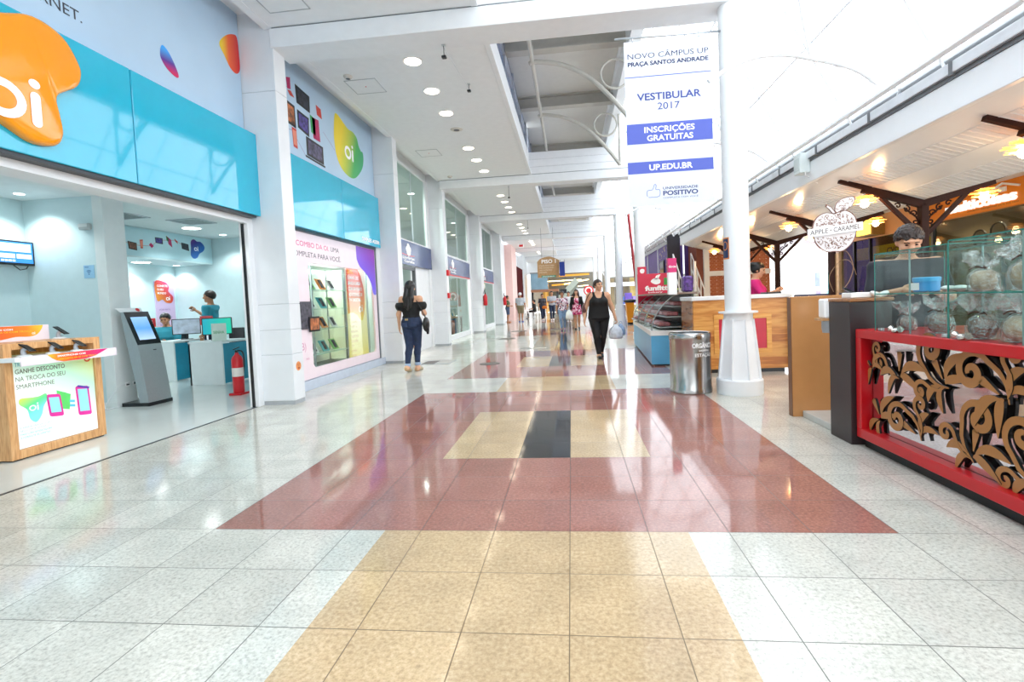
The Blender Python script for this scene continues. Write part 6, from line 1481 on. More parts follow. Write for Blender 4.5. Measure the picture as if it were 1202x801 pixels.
# ================================================================== GELATO CASE
gc = thing('gelato_case', 'pale blue gelato case with a sloping curved glass front', 'display case', (1.7, 10.9, 0))
GB = mat('gelato_blue', '#5fb0dc', .3, noise=.05, nscale=2)
fp = [(1.37, 8.8), (2.12, 8.72), (2.12, 12.9), (1.58, 12.9)]
def ring(mb, z0, z1, grow=0.0, mi=0):
    cx = sum(p[0] for p in fp)/4; cy = sum(p[1] for p in fp)/4
    P = [(p[0]+(grow if p[0] > cx else -grow), p[1]+(grow if p[1] > cy else -grow)) for p in fp]
    mb.prism(UP(0), P, z0, z1, mi)
mb = MB(); ring(mb, .03, .535); mb.build('base', GB, gc)
mb = MB(); ring(mb, 0, .03, -.04); mb.build('plinth', BLACK, gc)
mb = MB(); ring(mb, .535, .62, .012); mb.build('white_ledge', mat('ledge_white', '#f0efec', .3), gc)
pr_ = crom([(1.385, .625), (1.42, .80), (1.55, 1.02), (1.74, 1.20), (1.86, 1.24)], 5, False)
mb = MB(); n = len(pr_); vs = [(x, 8.81, z) for x, z in pr_]+[(x+.18, 12.85, z) for x, z in pr_]; mb.add(vs, [(i, n+i, n+i+1, i+1) for i in range(n-1)]); mb.build('curved_glass', CASEGLASS, gc, True)
mb = MB(); q = [(x, 8.80, z) for x, z in pr_]+[(2.1, 8.75, 1.24), (2.1, 8.75, .625)]; mb.add(q, [tuple(range(len(q)))]); mb.build('end_glass', CASEGLASS, gc)
mb = MB()
for y, o in ((8.8, 0), (10.1, .06), (11.5, .12), (12.85, .18)): mb.tube([(x+o, y, z) for x, z in pr_], .012, 6)
mb.build('glass_ribs', mat('rib_grey', '#9fa6a8', .3, metal=.5), gc, True)
MB().box(1.70, 2.16, 8.70, 12.9, 1.24, 1.275, 0, .005).build('top_shelf', mat('top_brown', '#8d7768', .4), gc)
for k, z in enumerate((.66, .84, 1.02)): MB().box(1.52+.12*k, 2.08, 8.84, 12.8, z, z+.02).build('shelf', mat('shelf_steel', '#b6bcc0', .3, metal=.6), gc)
MB().box(2.08, 2.11, 8.8, 12.9, .62, 1.24).build('back_panel', mat('case_dark', '#5a5e64', .4), gc)
GC = [mat('gelato_%d' % i, c, .4, noise=.25, nscale=30) for i, c in enumerate(('#b0686c', '#d8ccc0', '#7a5a4e', '#c89aa4', '#94545a', '#c8c8c6'))]
for k in range(24):
    row = k % 3; y = 8.95+(k//3)*.47; x = (1.60, 1.74, 1.86)[row]; z = (.685, .865, 1.045)[row]
    MB().box(x-.06, x+.14, y, y+.36, z, z+.07, 0, .015).build('gelato_tray', GC[(k*5+row) % 6], label='coloured dessert tubs on the shelves of the gelato case', cat='dessert', group='tubs in the gelato case')
for k in range(4):
    y = 10.2+k*.62; mb = MB(); mb.ell((1.56+.05*k, y, .645), (.10, .22, .06), 14, 8); mb.build('pan_lid', mat('lid_steel', '#b8bcbc', .2, metal=.8), gc, True)
rp = thing('brand_panel', 'tall red panel with a white cupcake emblem behind the gelato case', 'sign', (2.15, 12.98, .6)); MB().box(1.72, 2.62, 12.95, 13.0, .6, 1.80, 0, .005).build('panel', mat('panel_rose', '#d8254a', .35, noise=.03), rp)
fr = FC(12.95); mb = MB(); mb.text(fr, 'funfitt', 1.90, 1.37, .12, w=.58, bold=.05, d=.002); mb.text(fr, 'bakery', 1.98, 1.305, .035, w=.36, bold=.02, d=.002)
mb.prism(fr, crom([(2.10, 1.66), (2.2, 1.68), (2.29, 1.63), (2.28, 1.55), (2.19, 1.52), (2.1, 1.55), (2.05, 1.6)], 4), .001, .004); mb.prism(fr, crom([(2.16, 1.66), (2.2, 1.75), (2.3, 1.77), (2.27, 1.72), (2.24, 1.66)], 3), .001, .004); mb.build('lettering', INKW, rp)
mb = MB(); mb.prism(fr, crom([(2.2, 1.1), (2.32, 1.16), (2.4, 1.28), (2.5, 1.24), (2.6, 1.25), (2.56, 1.12), (2.42, 1.02), (2.3, .98)], 4), .001, .004); mb.build('splash', INKW, rp); mb = MB(); mb.prism(fr, rect(2.38, 2.52, 1.50, 1.68), .001, .005); mb.build('green_tag', mat('tag_green', '#4aa84f', .5), rp)
MB().box(1.74, 2.6, 12.96, 12.99, 0, .6).build('stand', mat('stand_grey3', '#9aa0a4', .5), rp)
MB().box(1.98, 2.14, 8.9, 9.15, 1.276, 1.56, 0, .03).build('gift_bag', mat('bag_purple', '#5a3a8a', .4, noise=.7, nscale=22), label='purple dotted gift bag on the gelato case', cat='bag')
cs = thing('cup_sign', 'small square red sign with a white cupcake on a white column', 'sign', (2.02, 14.3, 1.86)); MB().box(1.90, 2.14, 14.24, 14.27, 1.83, 2.06, 0, .003).build('plate', mat('panel_rose', '#d8254a', .35), cs); mb = MB(); mb.prism(FC(14.24), crom([(1.96, 1.95), (2.0, 2.0), (2.08, 1.99), (2.09, 1.93), (2.06, 1.88), (1.99, 1.88)], 4), .001, .003); mb.build('emblem', INKW, cs); MB().box(1.98, 2.06, 14.27, 14.45, 1.9, 2.0).build('bracket', ALU, cs)

# ================================================================== BIN, BANNER, COLUMN SIGN
bn = thing('litter_bin', 'round stainless steel litter bin with white lettering beside the big column', 'bin', (1.48, 6.43, 0)); c = (1.48, 6.43, 0)
BST = mat('bin_steel', '#b4b2b0', .22, metal=1.0, noise=.06, nscale=3, stretch=(8, 8, .3))
MB().lathe([(.250, 0), (.257, .006), (.257, .055), (.25, .065), (.25, .66), (.256, .67), (.256, .74), (.246, .755), (.235, .75), (.235, .62)], c, 48).build('drum', BST, bn, 35)
MB().lathe([(.235, .735), (.17, .72), (.155, .70), (.155, .60)], c, 40, caps=False).build('lid', DGREY, bn, 35)
def cylw(p, q, d): a = math.radians(-90)+p/.2515; return Vector((1.48+(.2515+d)*math.cos(a), 6.43+(.2515+d)*math.sin(a), q))
mb = MB(); mb.text(None, 'ORGÂNICO', -.03, .575, .058, w=.30, bold=.03, d=.001, warp=cylw); mb.text(None, 'SHOPPING', .05, .53, .022, w=.15, d=.001, bold=.02, warp=cylw); mb.text(None, 'ESTAÇÃO', .0, .465, .042, w=.25, d=.001, bold=.01, warp=cylw)
mb.build('lettering', INKW, bn)
bnr = thing('hanging_banner', 'tall white hanging banner with blue bands beside the big column', 'banner', (1.25, 6.16, 2.33))
MB().box(.745, 1.755, 6.155, 6.16, 2.33, 4.29).build('sheet', mat('banner_cloth', '#d6dbe8', .6, noise=.01), bnr)
mb = MB(); mb.tube([(.64, 6.158, 4.34), (1.88, 6.2, 4.34)], .012, 8)
for x in (.85, 1.62): mb.tube([(x, 6.158, 4.34), (x, 6.158, 4.28)], .008, 6)
mb.build('rod', ALU, bnr, True)
BBL = mat('banner_blue', '#5362bc', .6, noise=.02); BNV = mat('banner_navy', '#1c2352', .6); fr = FC(6.155)
for b0, b1 in ((3.075, 3.315), (2.72, 2.86), (3.865, 3.875)): MB().prism(fr, rect(.747, 1.753, b0, b1), .0005, .0015).build('blue_band', BBL, bnr)
mb = MB(); mb.text(fr, 'NOVO CÂMPUS UP', .785, 4.085, .065, w=.94, d=.001); mb.build('lettering', BNV, bnr)
mb = MB(); mb.text(fr, 'PRAÇA SANTOS ANDRADE', .785, 4.0, .05, w=.94, bold=.035, d=.001); mb.build('lettering', BNV, bnr)
mb = MB(); mb.text(fr, 'VESTIBULAR', .88, 3.59, .085, w=.75, bold=.025, d=.001); mb.text(fr, '2017', 1.12, 3.47, .085, w=.26, d=.001, bold=.005); mb.build('lettering', mat('banner_indigo', '#3d4a94', .6), bnr)
mb = MB(); mb.text(fr, 'INSCRIÇÕES', .955, 3.205, .07, w=.59, bold=.02, d=.003); mb.text(fr, 'GRATUITAS', .985, 3.105, .07, w=.54, bold=.02, d=.003); mb.text(fr, 'UP.EDU.BR', 1.0, 2.755, .07, w=.51, bold=.025, d=.003); mb.build('lettering', INKW, bnr)
mb = MB(); mb.text(fr, 'UNIVERSIDADE', 1.155, 2.515, .032, w=.41, d=.001, bold=.02); mb.text(fr, 'POSITIVO', 1.155, 2.445, .055, w=.41, bold=.035, d=.001); mb.text(fr, 'COMPLETA COM VOCÊ', 1.155, 2.405, .02, w=.41, d=.001); mb.build('lettering', mat('banner_slate', '#3f4a7c', .6), bnr)
mb = MB(); mb.ribbon(fr, crom([(.97, 2.44), (.97, 2.51), (1.03, 2.52), (1.055, 2.58), (1.075, 2.57), (1.07, 2.52), (1.115, 2.515), (1.11, 2.44), (1.02, 2.43)], 3), .008, .0005, .001); mb.build('thumb_emblem', mat('banner_pale', '#7f8cc0', .6), bnr)
cs = thing('column_notice', 'small navy notice with an orange rim wrapped on the big column', 'notice', (1.93, 6.1, 1.66))
def colw(R0): return lambda p, q, d: Vector((2.02+(R0+d)*math.cos(math.radians(-90)+p/R0), 6.25+(R0+d)*math.sin(math.radians(-90)+p/R0), q))
cw = colw(.149); mb = MB()
def curved(mb, a0, a1, b0, b1, d0, mi=0):
    n = 8; vs = []
    for d in (.0, d0):
        for k in range(n+1):
            a = a0+(a1-a0)*k/n; vs += [cw(a, b0, d), cw(a, b1, d)]
    o = 2*(n+1); fs = []
    for k in range(n): i = 2*k; fs += [(o+i, o+i+2, o+i+3, o+i+1), (i, o+i, o+i+1, i+1) if k == 0 else (i, i+2, o+i+2, o+i), (i+1, o+i+1, o+i+3, i+3)]
    mb.add(vs, fs, mi)
curved(mb, -.235, -.13, 1.64, 1.90, .003); mb.build('rim', mat('notice_orange', '#e08a3a', .4), cs); mb = MB(); curved(mb, -.235, -.14, 1.655, 1.885, .005); mb.build('face', mat('notice_navy', '#22335c', .4), cs)
mb = MB(); P = [(-.185+.035*math.cos(t), 1.80+.05*math.sin(t)) for t in np.linspace(0, 6.283, 20)]; L_, R2 = stroke(P, .010); n = len(P); mb.add([cw(a, b_, .0065) for a, b_ in L_]+[cw(a, b_, .0065) for a, b_ in R2], [(i, n+i, n+i+1, i+1) for i in range(n-1)]); mb.build('ring_symbol', mat('notice_orange', '#e08a3a', .4), cs)

# ================================================================== FAR END OF THE MALL
struct('wall_left_far', MB().box(-4.3, -4.12, 27.0, 29.4, 0, 4.9), mat('far_grey', '#9aa2a4', .5, noise=.05), 'grey panel beyond the fifth pillar')
struct('pillar', MB().box(-4.2, -3.69, 31.4, 34.0, 0, 4.9, 0, .01), mat('pillar_pink', '#e8c4bf', .5, noise=.03), 'pinkish pillar farther down the left arcade')
struct('pillar', MB().box(-4.2, -3.69, 39.2, 42.5, 0, 4.9, 0, .01), CLAD, 'grey pillar at the far end of the arcade')
struct('wall_left_far', MB().box(-4.3, -4.15, 29.4, 44, 0, 4.9), WHITE)
MB().box(-4.15, -3.72, 34.4, 38.6, 1.1, 3.7, 0, .01).build('red_sign_board', mat('dark_red_panel', '#4a070b', .8, spec=.1, noise=.08), label='tall dark red sign board high on the left wall far down the arcade', cat='sign')
struct('ceiling', MB().box(-3.69, 2.0, 41.4, 52, 4.6, 4.7), CEIL)
struct('wall_back', MB().box(-4.2, 3.0, 43.6, 44.0, 3.55, 4.9), WHITE, 'white band over the food hall at the far end')
struct('wall_back', MB().box(-4.2, 12, 51.8, 52, 0, 5.2), mat('hall_beige', '#6e6a60', .6, noise=.1), 'beige rear wall of the food hall')
struct('wall_back_right', MB().box(3.0, 12, 43.6, 44.0, 3.0, 5.6), WHITE, 'white wall above the right part of the food hall')
struct('wall_back_right', MB().box(3.0, 12, 43.6, 43.8, 2.15, 2.5), WHITE)
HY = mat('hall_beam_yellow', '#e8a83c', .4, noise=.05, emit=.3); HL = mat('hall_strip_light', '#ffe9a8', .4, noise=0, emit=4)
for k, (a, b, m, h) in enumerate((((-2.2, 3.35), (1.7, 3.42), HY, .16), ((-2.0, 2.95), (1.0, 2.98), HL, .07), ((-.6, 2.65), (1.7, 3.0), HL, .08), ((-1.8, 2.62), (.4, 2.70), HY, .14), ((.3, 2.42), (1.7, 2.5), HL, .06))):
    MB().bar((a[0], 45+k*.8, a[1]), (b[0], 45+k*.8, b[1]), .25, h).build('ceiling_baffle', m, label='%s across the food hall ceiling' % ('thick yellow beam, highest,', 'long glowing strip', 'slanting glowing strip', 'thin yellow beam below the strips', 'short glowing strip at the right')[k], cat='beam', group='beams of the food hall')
struct('wall_hall_side', MB().box(-2.5, -2.3, 44, 51.8, 0, 3.6), mat('hall_yellow', '#d8a044', .5, noise=.08), 'yellow side wall of the food hall')
gb = thing('glass_booth', 'blue glazed upper storey box at the left of the food hall', 'booth', (-2.3, 40.5, 1.9)); MB().box(-3.2, -1.85, 40, 41.2, 2.1, 3.4, 0, .01).build('glazing', mat('booth_blue', '#8fb0c4', .12, noise=.15, nscale=1.5), gb); MB().box(-3.25, -1.0, 39.9, 41.2, 1.9, 2.1, 0, .01).build('brown_sill', mat('sill_brown', '#b07a5c', .5), gb); MB().box(-3.25, -1.8, 39.95, 41.2, 3.4, 3.5).build('roof_edge', mat('booth_grey', '#8a8f92', .5), gb)
for x in (-3.15, -1.1): MB().box(x-.08, x+.08, 40.4, 40.6, 0, 1.9).build('post', DGREY, gb)
es = thing('escalator', 'pale escalator rising to the right at the far end of the mall', 'escalator', (-.3, 42.6, 0)); mb = MB(); mb.bar((-1.2, 42.6, .55), (.55, 42.6, 2.35), .9, .35, up=(0, 0, 1)); mb.build('truss', mat('escalator_grey', '#8f9488', .4), es)
for dy in (-.46, .46): MB().bar((-1.2, 42.6+dy, 1.05), (.55, 42.6+dy, 2.85), .05, .5).build('balustrade', mat('balustrade_pale', '#c2ccc0', .2, noise=.05), es)
MB().box(.45, 1.6, 42.1, 43.1, 0, 2.1).build('support', WHITE, es)
ds = thing('dark_sign', 'small dark hanging sign before the escalator', 'sign', (-.62, 41.95, 1.75)); MB().box(-.9, -.35, 41.9, 42.0, 1.75, 2.1, 0, .01).build('panel', mat('sign_dark', '#23262a', .4), ds)
for x in (-.8, -.45): MB().tube([(x, 41.95, 2.1), (x, 41.95, 4.6)], .012, 5).build('hanger', DGREY, ds)
for k, (x0, x1, c) in enumerate(((-2.1, -1.35, '#4a4f4c'), (-1.2, -.3, '#34302c'), (.1, 1.4, '#5a5148'))):
    MB().box(x0, x1, 49.5, 50.5, 0, 2.0, 0, .01).build('food_stall', mat('stall_%d' % k, c, .5, noise=.4, nscale=3), label='%s food stall front deep in the food hall' % ('grey', 'dark brown', 'wide khaki')[k], cat='stall')
MB().box(-.1, 1.5, 43.2, 43.5, 0, 1.9).build('shop_kiosk', mat('kiosk_dark', '#5a4a40', .5, noise=.3, nscale=2), label='dark kiosk front at the foot of the escalator', cat='kiosk')
rs_ = thing('round_sign', 'round red and white sign beside the far white column', 'sign', (1.42, 40, 1.3)); Rx = Matrix.Rotation(math.pi/2, 3, 'X'); MB().lathe([(0, .02), (.38, .02), (.40, 0), (.38, -.02)], (1.42, 40, 1.85), 24, R=Rx).build('disc', SAFRED, rs_, 40); MB().lathe([(.2, .025), (.3, .025)], (1.42, 39.99, 1.85), 24, R=Rx, caps=False).build('white_ring', INKW, rs_); MB().box(1.38, 1.46, 39.98, 40.02, 0, 1.46).build('post', ALU, rs_)
# hanging wood directory
pi = thing('hanging_directory', 'arched wooden floor directory hanging in the middle of the mall', 'sign', (-1.05, 25, 2.38)); fr = FC(25)
top = [(-1.64, 2.38), (-.56, 2.38), (-.52, 3.22)] + crom([(-.7, 3.32), (-.95, 3.42), (-1.2, 3.42), (-1.5, 3.32), (-1.64, 3.18)], 3, False)
MB().prism(fr, top, -.18, 0).build('board', woodmat('directory_wood', '#a07a50', '#b98f62', '#cda678', 6, (14, 1, 1), .5), pi)
mb = MB(); mb.text(fr, 'PISO 1', -1.42, 3.10, .19, w=.72, bold=.02, d=.002); mb.build('lettering', INKW, pi)
mb = MB()
for k, s in enumerate(('LOJAS ÂNCORA', 'PRAÇA DE ALIMENTAÇÃO', 'CAIXAS ELETRÔNICOS', 'SANITÁRIOS')): mb.text(fr, s, -1.56, 2.95-.115*k, .065, w=(.78, .74, .66, .4)[k], d=.002)
mb.build('lettering', mat('directory_ink', '#ead9c4', .5), pi)
mb = MB(); mb.prism(fr, rect(-1.45, -.72, 2.38, 2.48), .001, .004); mb.build('green_strip', mat('strip_green', '#1f8a6a', .5), pi); mb = MB(); mb.text(fr, 'ESTACIONAMENTO', -1.40, 2.40, .055, w=.62, d=.006, bold=.02); mb.build('lettering', INKW, pi)
MB().box(-.52, -.26, 24.86, 25.0, 2.42, 3.12, 0, .005).build('blue_end', mat('directory_blue', '#17348f', .4), pi, label='blue end board'); mb = MB(); mb.prism(fr, rect(-.48, -.42, 2.5, 2.9), .001, .003); mb.build('mark', INKW, pi)
for x in (-1.4, -.8): MB().tube([(x, 25, 3.36), (x, 25, 4.88)], .006, 5).build('hanger', DGREY, pi)
# far columns' background on the right: shop rows and blue display
for k, (x0, x1, c) in enumerate(((3.0, 3.9, '#8a7a5c'), (4.0, 5.2, '#6a5c48'), (5.3, 6.6, '#b0985c'), (6.7, 9, '#7c6c50'))):
    MB().box(x0, x1, 45, 45.4, 0, 2.9, 0, .01).build('far_shop', mat('far_shop_%d' % k, c, .5, noise=.35, nscale=2), label='%s shop front in the right part of the food hall' % ('narrow khaki', 'dark brown', 'golden', 'wide brown')[k], cat='shop front')
tb = thing('goods_table', 'far table of blue and purple goods behind the white columns', 'table', (3.3, 30, 0)); MB().box(2.7, 4.6, 29.6, 30.4, .75, .8).build('table_top', WHITE, tb)
for x in (2.8, 4.5):
    for y in (29.7, 30.3): MB().box(x-.03, x+.03, y-.03, y+.03, 0, .75).build('leg', WHITE, tb)
for k in range(4): MB().box(2.75+k*.45, 3.15+k*.45, 29.8, 30.2, .8, 1.25+.2*(k % 2), 0, .01).build('goods_box', mat('goods_%d' % (k % 3), ('#2f5fc8', '#6a4fae', '#9a86c8')[k % 3], .4, noise=.2), label='blue and purple boxes on the far table behind the columns', cat='box', group='boxes on the far table')
# red pole and orange bin
rpz = thing('red_pole', 'leaning dark red pole among the far white columns', 'pole', (2.16, 16, 0)); MB().tube([(2.19, 16, .02), (2.1, 16, 1.31), (1.9, 16, 3.9)], .045, 10).build('pole', mat('pole_red', '#a01822', .35), rpz, True); MB().lathe([(.16, 0), (.16, .03), (.05, .05)], (2.19, 16, 0), 16).build('foot', mat('pole_red', '#a01822', .35), rpz, 40)
ob_ = thing('orange_bin', 'tall narrow orange bin with a dark bag behind the black dressed woman', 'bin', (2.6, 22.45, 0)); MB().lathe([(.16, .0), (.17, .1), (.165, .1), (.25, .92), (.27, .94), (.25, .96)], (2.6, 22.45, 0), 4, a0=math.pi/4).build('body', mat('bin_orange', '#ff9c10', .4), ob_, 30); MB().lathe([(.165, 0), (.168, .09)], (2.6, 22.45, 0), 4, a0=math.pi/4).build('base_band', BLACK, ob_)
MB().ell((2.62, 22.45, 1.03), (.30, .22, .09), 14, 8).build('bag', mat('bag_dark', '#23252c', .5, noise=.2, bump=.4), label='dark bag stuffed on top of the orange bin', cat='bag')
# tables and chairs
def cafe_table(x, y, label):
    t = thing('cafe_table', label, 'table', (x, y, 0), 'white cafe tables'); MB().box(x-.35, x+.35, y-.35, y+.35, .72, .75, 0, .008).build('table_top', INKW, t); MB().tube([(x, y, .03), (x, y, .72)], .03, 8).build('pedestal', ALU, t); MB().lathe([(.25, 0), (.25, .02), (.04, .04)], (x, y, 0), 16).build('foot', ALU, t)
    return t
def cafe_chair(x, y, rz, label):
    t = thing('cafe_chair', label, 'chair', (x, y, 0), 'white cafe chairs', rz)
    def P(nm, mb): o = bpy.data.objects.new(nm, mb.mesh((0, 0, 0), INKW, nm, None)); COL.objects.link(o); o.parent = t
    P('seat', MB().box(-.2, .2, -.2, .2, .42, .45, 0, .01)); P('backrest', MB().box(-.2, .2, .18, .21, .52, .82, 0, .01))
    for sx in (-1, 1):
        for sy in (-1, 1): P('leg', MB().tube([(sx*.18, sy*.18, .44 if sy < 0 else .56), (sx*.2, sy*.21, 0)], .016, 6))
    return t
CH = [(-3.0, 33.2), (-1.95, 34.4), (-2.9, 36.6)]
for k, (x, y) in enumerate(CH): cafe_table(x, y, 'white cafe table at the far end, %s' % ('nearest the left wall', 'closest to the walking man', 'farthest')[k])
c0 = None
for k, (x, y, rz) in enumerate([(-2.5, 33.1, -1.6), (-3.4, 33.2, 1.5), (-3.0, 32.65, 3.1), (-1.95, 33.85, 3.1), (-2.5, 34.4, 1.6), (-2.9, 36.0, 3.1), (-2.35, 36.6, -1.6)]):
    if c0 is None: c0 = cafe_chair(x, y, rz, 'white cafe chairs around the far tables')
    else: copy_tree(c0, (x, y, 0), 'white cafe chairs around the far tables', rz)
# floor fittings
def drain(c, r, label, sq=None):
    t = thing('floor_cover', label, 'floor cover', (c[0], c[1], 0), 'covers let into the floor'); x, y = c
    if sq:
        MB().box(x-sq[0], x+sq[0], y-sq[1], y+sq[1], .001, .006, 0, .002).build('rim', ALU, t); MB().box(x-sq[0]*.93, x-.02, y-sq[1]*.8, y+sq[1]*.8, .006, .008).build('plate', mat('cover_brown', '#4a4440', .4), t); MB().box(x+.02, x+sq[0]*.93, y-sq[1]*.8, y+sq[1]*.8, .006, .008).build('plate', mat('cover_pale', '#b9b8b2', .4, noise=.1), t)
    else:
        MB().lathe([(r, .001), (r, .005), (r*.93, .006)], (x, y, 0), 28, caps=False).build('rim', DGREY, t, 40); MB().lathe([(r*.93, .0055), (0, .0055)], (x, y, 0), 28, caps=False).build('plate', mat('cover_iron', '#6a6660', .5, noise=.3, nscale=30), t)
drain((-1.69, 9.80), .21, 'round iron floor cover on the left side of the second red rectangle'); drain((-1.05, 12.72), 0, 'rectangular floor cover of two plates beyond the second red rectangle', (.36, .10)); drain((-.62, 20.4), .33, 'round dark floor cover at the feet of the flowered blouse woman'); drain((-2.2, 16.3), .30, 'round dark floor cover on the white floor, nearer one'); drain((-2.2, 20.2), .34, 'round dark floor cover on the white floor, farther one')
drain((-2.9, 10.3), 0, 'thin square floor hatch near the walking woman', (.33, .33))

# ================================================================== PEOPLE
def snet(F, o, h):
    """surface nets: the zero surface of a sampled distance field as quads"""
    S = F < 0
    nx, ny, nz = F.shape
    C = [(i, j, k) for i in (0, 1) for j in (0, 1) for k in (0, 1)]
    sl = lambda c: F[c[0]:nx-1+c[0], c[1]:ny-1+c[1], c[2]:nz-1+c[2]]
    acc = np.zeros((nx-1, ny-1, nz-1, 3), np.float32); cnt = np.zeros((nx-1, ny-1, nz-1), np.float32)
    for a in C:
        for ax in range(3):
            if a[ax]: continue
            b = list(a); b[ax] = 1; f0, f1 = sl(a), sl(b); m = (f0 < 0) != (f1 < 0)
            t = np.where(m, f0/np.where(m, f0-f1, 1), 0)
            for d in range(3): acc[..., d] += np.where(m, a[d] + (t if d == ax else 0), 0)
            cnt += m
    mask = cnt > 0; idx = -np.ones(mask.shape, int); idx[mask] = np.arange(mask.sum())
    cell = np.argwhere(mask); V = (cell + acc[mask]/cnt[mask][:, None])*h + o
    Q = []
    for ax in range(3):
        u, v = (ax+1) % 3, (ax+2) % 3
        s0 = [slice(None)]*3; s1 = [slice(None)]*3; s0[ax] = slice(0, -1); s1[ax] = slice(1, None)
        e = S[tuple(s0)] != S[tuple(s1)]; ins = S[tuple(s0)]
        E = np.argwhere(e); E = E[(E[:, u] > 0) & (E[:, v] > 0) & (E[:, u] < F.shape[u]-1) & (E[:, v] < F.shape[v]-1)]
        if not len(E): continue
        du = np.zeros(3, int); du[u] = 1; dv = np.zeros(3, int); dv[v] = 1
        q = np.stack([idx[tuple((E-du-dv).T)], idx[tuple((E-dv).T)], idx[tuple(E.T)], idx[tuple((E-du).T)]], 1)
        fl = ~ins[tuple(E.T)]; q[fl] = q[fl][:, ::-1]
        Q.append(q)
    Q = np.concatenate(Q) if Q else np.zeros((0, 4), int)
    return V, Q[(Q >= 0).all(1)]
def smin(a, b, k):
    h = np.clip(.5+.5*(b-a)/k, 0, 1); return b*(1-h)+a*h-k*h*(1-h)
def nrm(v): v = np.array(v, float); return v/np.linalg.norm(v)
def capsule(a, b, ra, rb):
    a, b = np.array(a, np.float32), np.array(b, np.float32); ba = b-a; L = float(ba@ba) or 1e-9
    def f(P):
        t = np.clip(((P-a)@ba)/L, 0, 1); return np.linalg.norm(P-a-t[..., None]*ba, axis=-1)-(ra+(rb-ra)*t)
    f.bb = (np.minimum(a, b)-max(ra, rb), np.maximum(a, b)+max(ra, rb)); return f
def ellipsoid(c, r, R=None):
    c = np.array(c, np.float32); r = np.array(r, np.float32); M = np.eye(3, dtype=np.float32) if R is None else np.array(R, np.float32)
    def f(P):
        q = ((P-c)@M)/r; k = np.linalg.norm(q, axis=-1); g = np.linalg.norm(q/r, axis=-1)+1e-6
        return k*(k-1)/g
    m = float(max(r)); f.bb = (c-m, c+m); return f
def loft(rows):
    """rows of (z, cx, cy, half width, half depth), rounded between"""
    A = np.array(rows, np.float32); z = A[:, 0]
    def f(P):
        zz = np.clip(P[..., 2], z[0], z[-1]); g = [np.interp(zz, z, A[:, i]) for i in range(1, 5)]
        x = (P[..., 0]-g[0])/g[2]; y = (P[..., 1]-g[1])/g[3]; k = (np.abs(x)**2.3+np.abs(y)**2.3)**(1/2.3)
        d = (k-1)*np.minimum(g[2], g[3]); dz = np.maximum(z[0]-P[..., 2], P[..., 2]-z[-1])
        return np.maximum(d, dz)
    f.bb = (np.array([(A[:, 1]-A[:, 3]).min(), (A[:, 2]-A[:, 4]).min(), z[0]]), np.array([(A[:, 1]+A[:, 3]).max(), (A[:, 2]+A[:, 4]).max(), z[-1]])); return f
def mesh_of(parts, h, k=.02, inflate=0.0, cuts=(), pad=.03, wave=None):
    lo = np.min([f.bb[0] for f in parts], 0)-pad-inflate-2*h; hi = np.max([f.bb[1] for f in parts], 0)+pad+inflate+2*h
    n = np.ceil((hi-lo)/h).astype(int)+1
    g = np.stack(np.meshgrid(*[lo[i]+h*np.arange(n[i]) for i in range(3)], indexing='ij'), -1).astype(np.float32)
    D = None
    for f in parts:
        d = f(g); D = d if D is None else smin(D, d, k)
    D = D-inflate
    if wave: D = D+wave(g)
    for c in cuts: D = np.maximum(D, c(g))
    return snet(D.astype(np.float32), lo, h)
def above(z): return lambda P: z-P[..., 2]
def below(z): return lambda P: P[..., 2]-z
def hand_parts(w, d, side, curl=.5, s=1.0, back=None):
    """palm, four unequal bent fingers and a thumb; w wrist, d direction of the forearm"""
    w = np.array(w, float); d = nrm(d); back = nrm(back) if back is not None else nrm((side, .15, 0)); back = nrm(back-d*(back@d)); ac = np.cross(d, back)
    if ac @ np.array((0, -1, 0)) < 0 and abs(ac[1]) > .2: ac = -ac
    # ac points to the thumb side
    P = [capsule(w, w+d*.035*s, .020*s, .024*s), capsule(w+d*.035*s+ac*.018*s, w+d*.085*s+ac*.020*s, .016*s, .014*s), capsule(w+d*.035*s-ac*.018*s, w+d*.080*s-ac*.022*s, .016*s, .013*s)]
    for i, (o, L) in enumerate(((.027, .070), (.009, .080), (-.009, .074), (-.026, .056))):
        a = w+d*.085*s+ac*o*s; c1 = curl*.7; d1 = nrm(d*math.cos(c1)-back*math.sin(c1)); b = a+d1*L*.45*s; d2 = nrm(d*math.cos(c1+curl)-back*math.sin(c1+curl)); c = b+d2*L*.32*s; d3 = nrm(d*math.cos(c1+1.8*curl)-back*math.sin(c1+1.8*curl)); e = c+d3*L*.25*s
        P += [capsule(a, b, .0088*s, .0082*s), capsule(b, c, .0082*s, .0074*s), capsule(c, e, .0074*s, .0062*s)]
    a = w+d*.025*s+ac*.020*s; b = a+(d*.6+ac*.75-back*.2)*.034*s; P += [capsule(a, b, .012*s, .010*s), capsule(b, b+nrm(d*.9+ac*.25-back*.4)*.034*s, .010*s, .008*s)]
    return P
def rotm(yaw, pitch, roll=0): return np.array(Matrix.Rotation(yaw, 3, 'Z') @ Matrix.Rotation(pitch, 3, 'X') @ Matrix.Rotation(roll, 3, 'Y'))

SKIN = mat('skin_light', '#d8a584', .5, noise=.04); SKIN2 = mat('skin_tan', '#b98260', .5, noise=.04)
HAIRB = mat('hair_black', '#15110f', .35, noise=.2, nscale=40); HAIRD = mat('hair_dark_brown', '#2b1c16', .4, noise=.2, nscale=40)
LIPS = mat('lips', '#a85a52', .4); EYEW = mat('eye_dark', '#1c1614', .2); BROW = mat('eyebrow', '#2a1c15', .6)
CLB = mat('black_cloth', '#0e0e11', .75, noise=.15, bump=.2); JEAN = mat('dark_denim', '#22314f', .75, noise=.25, nscale=14, bump=.25, bscale=200); JEANL = mat('light_denim', '#7f9cc0', .75, noise=.25, nscale=10)

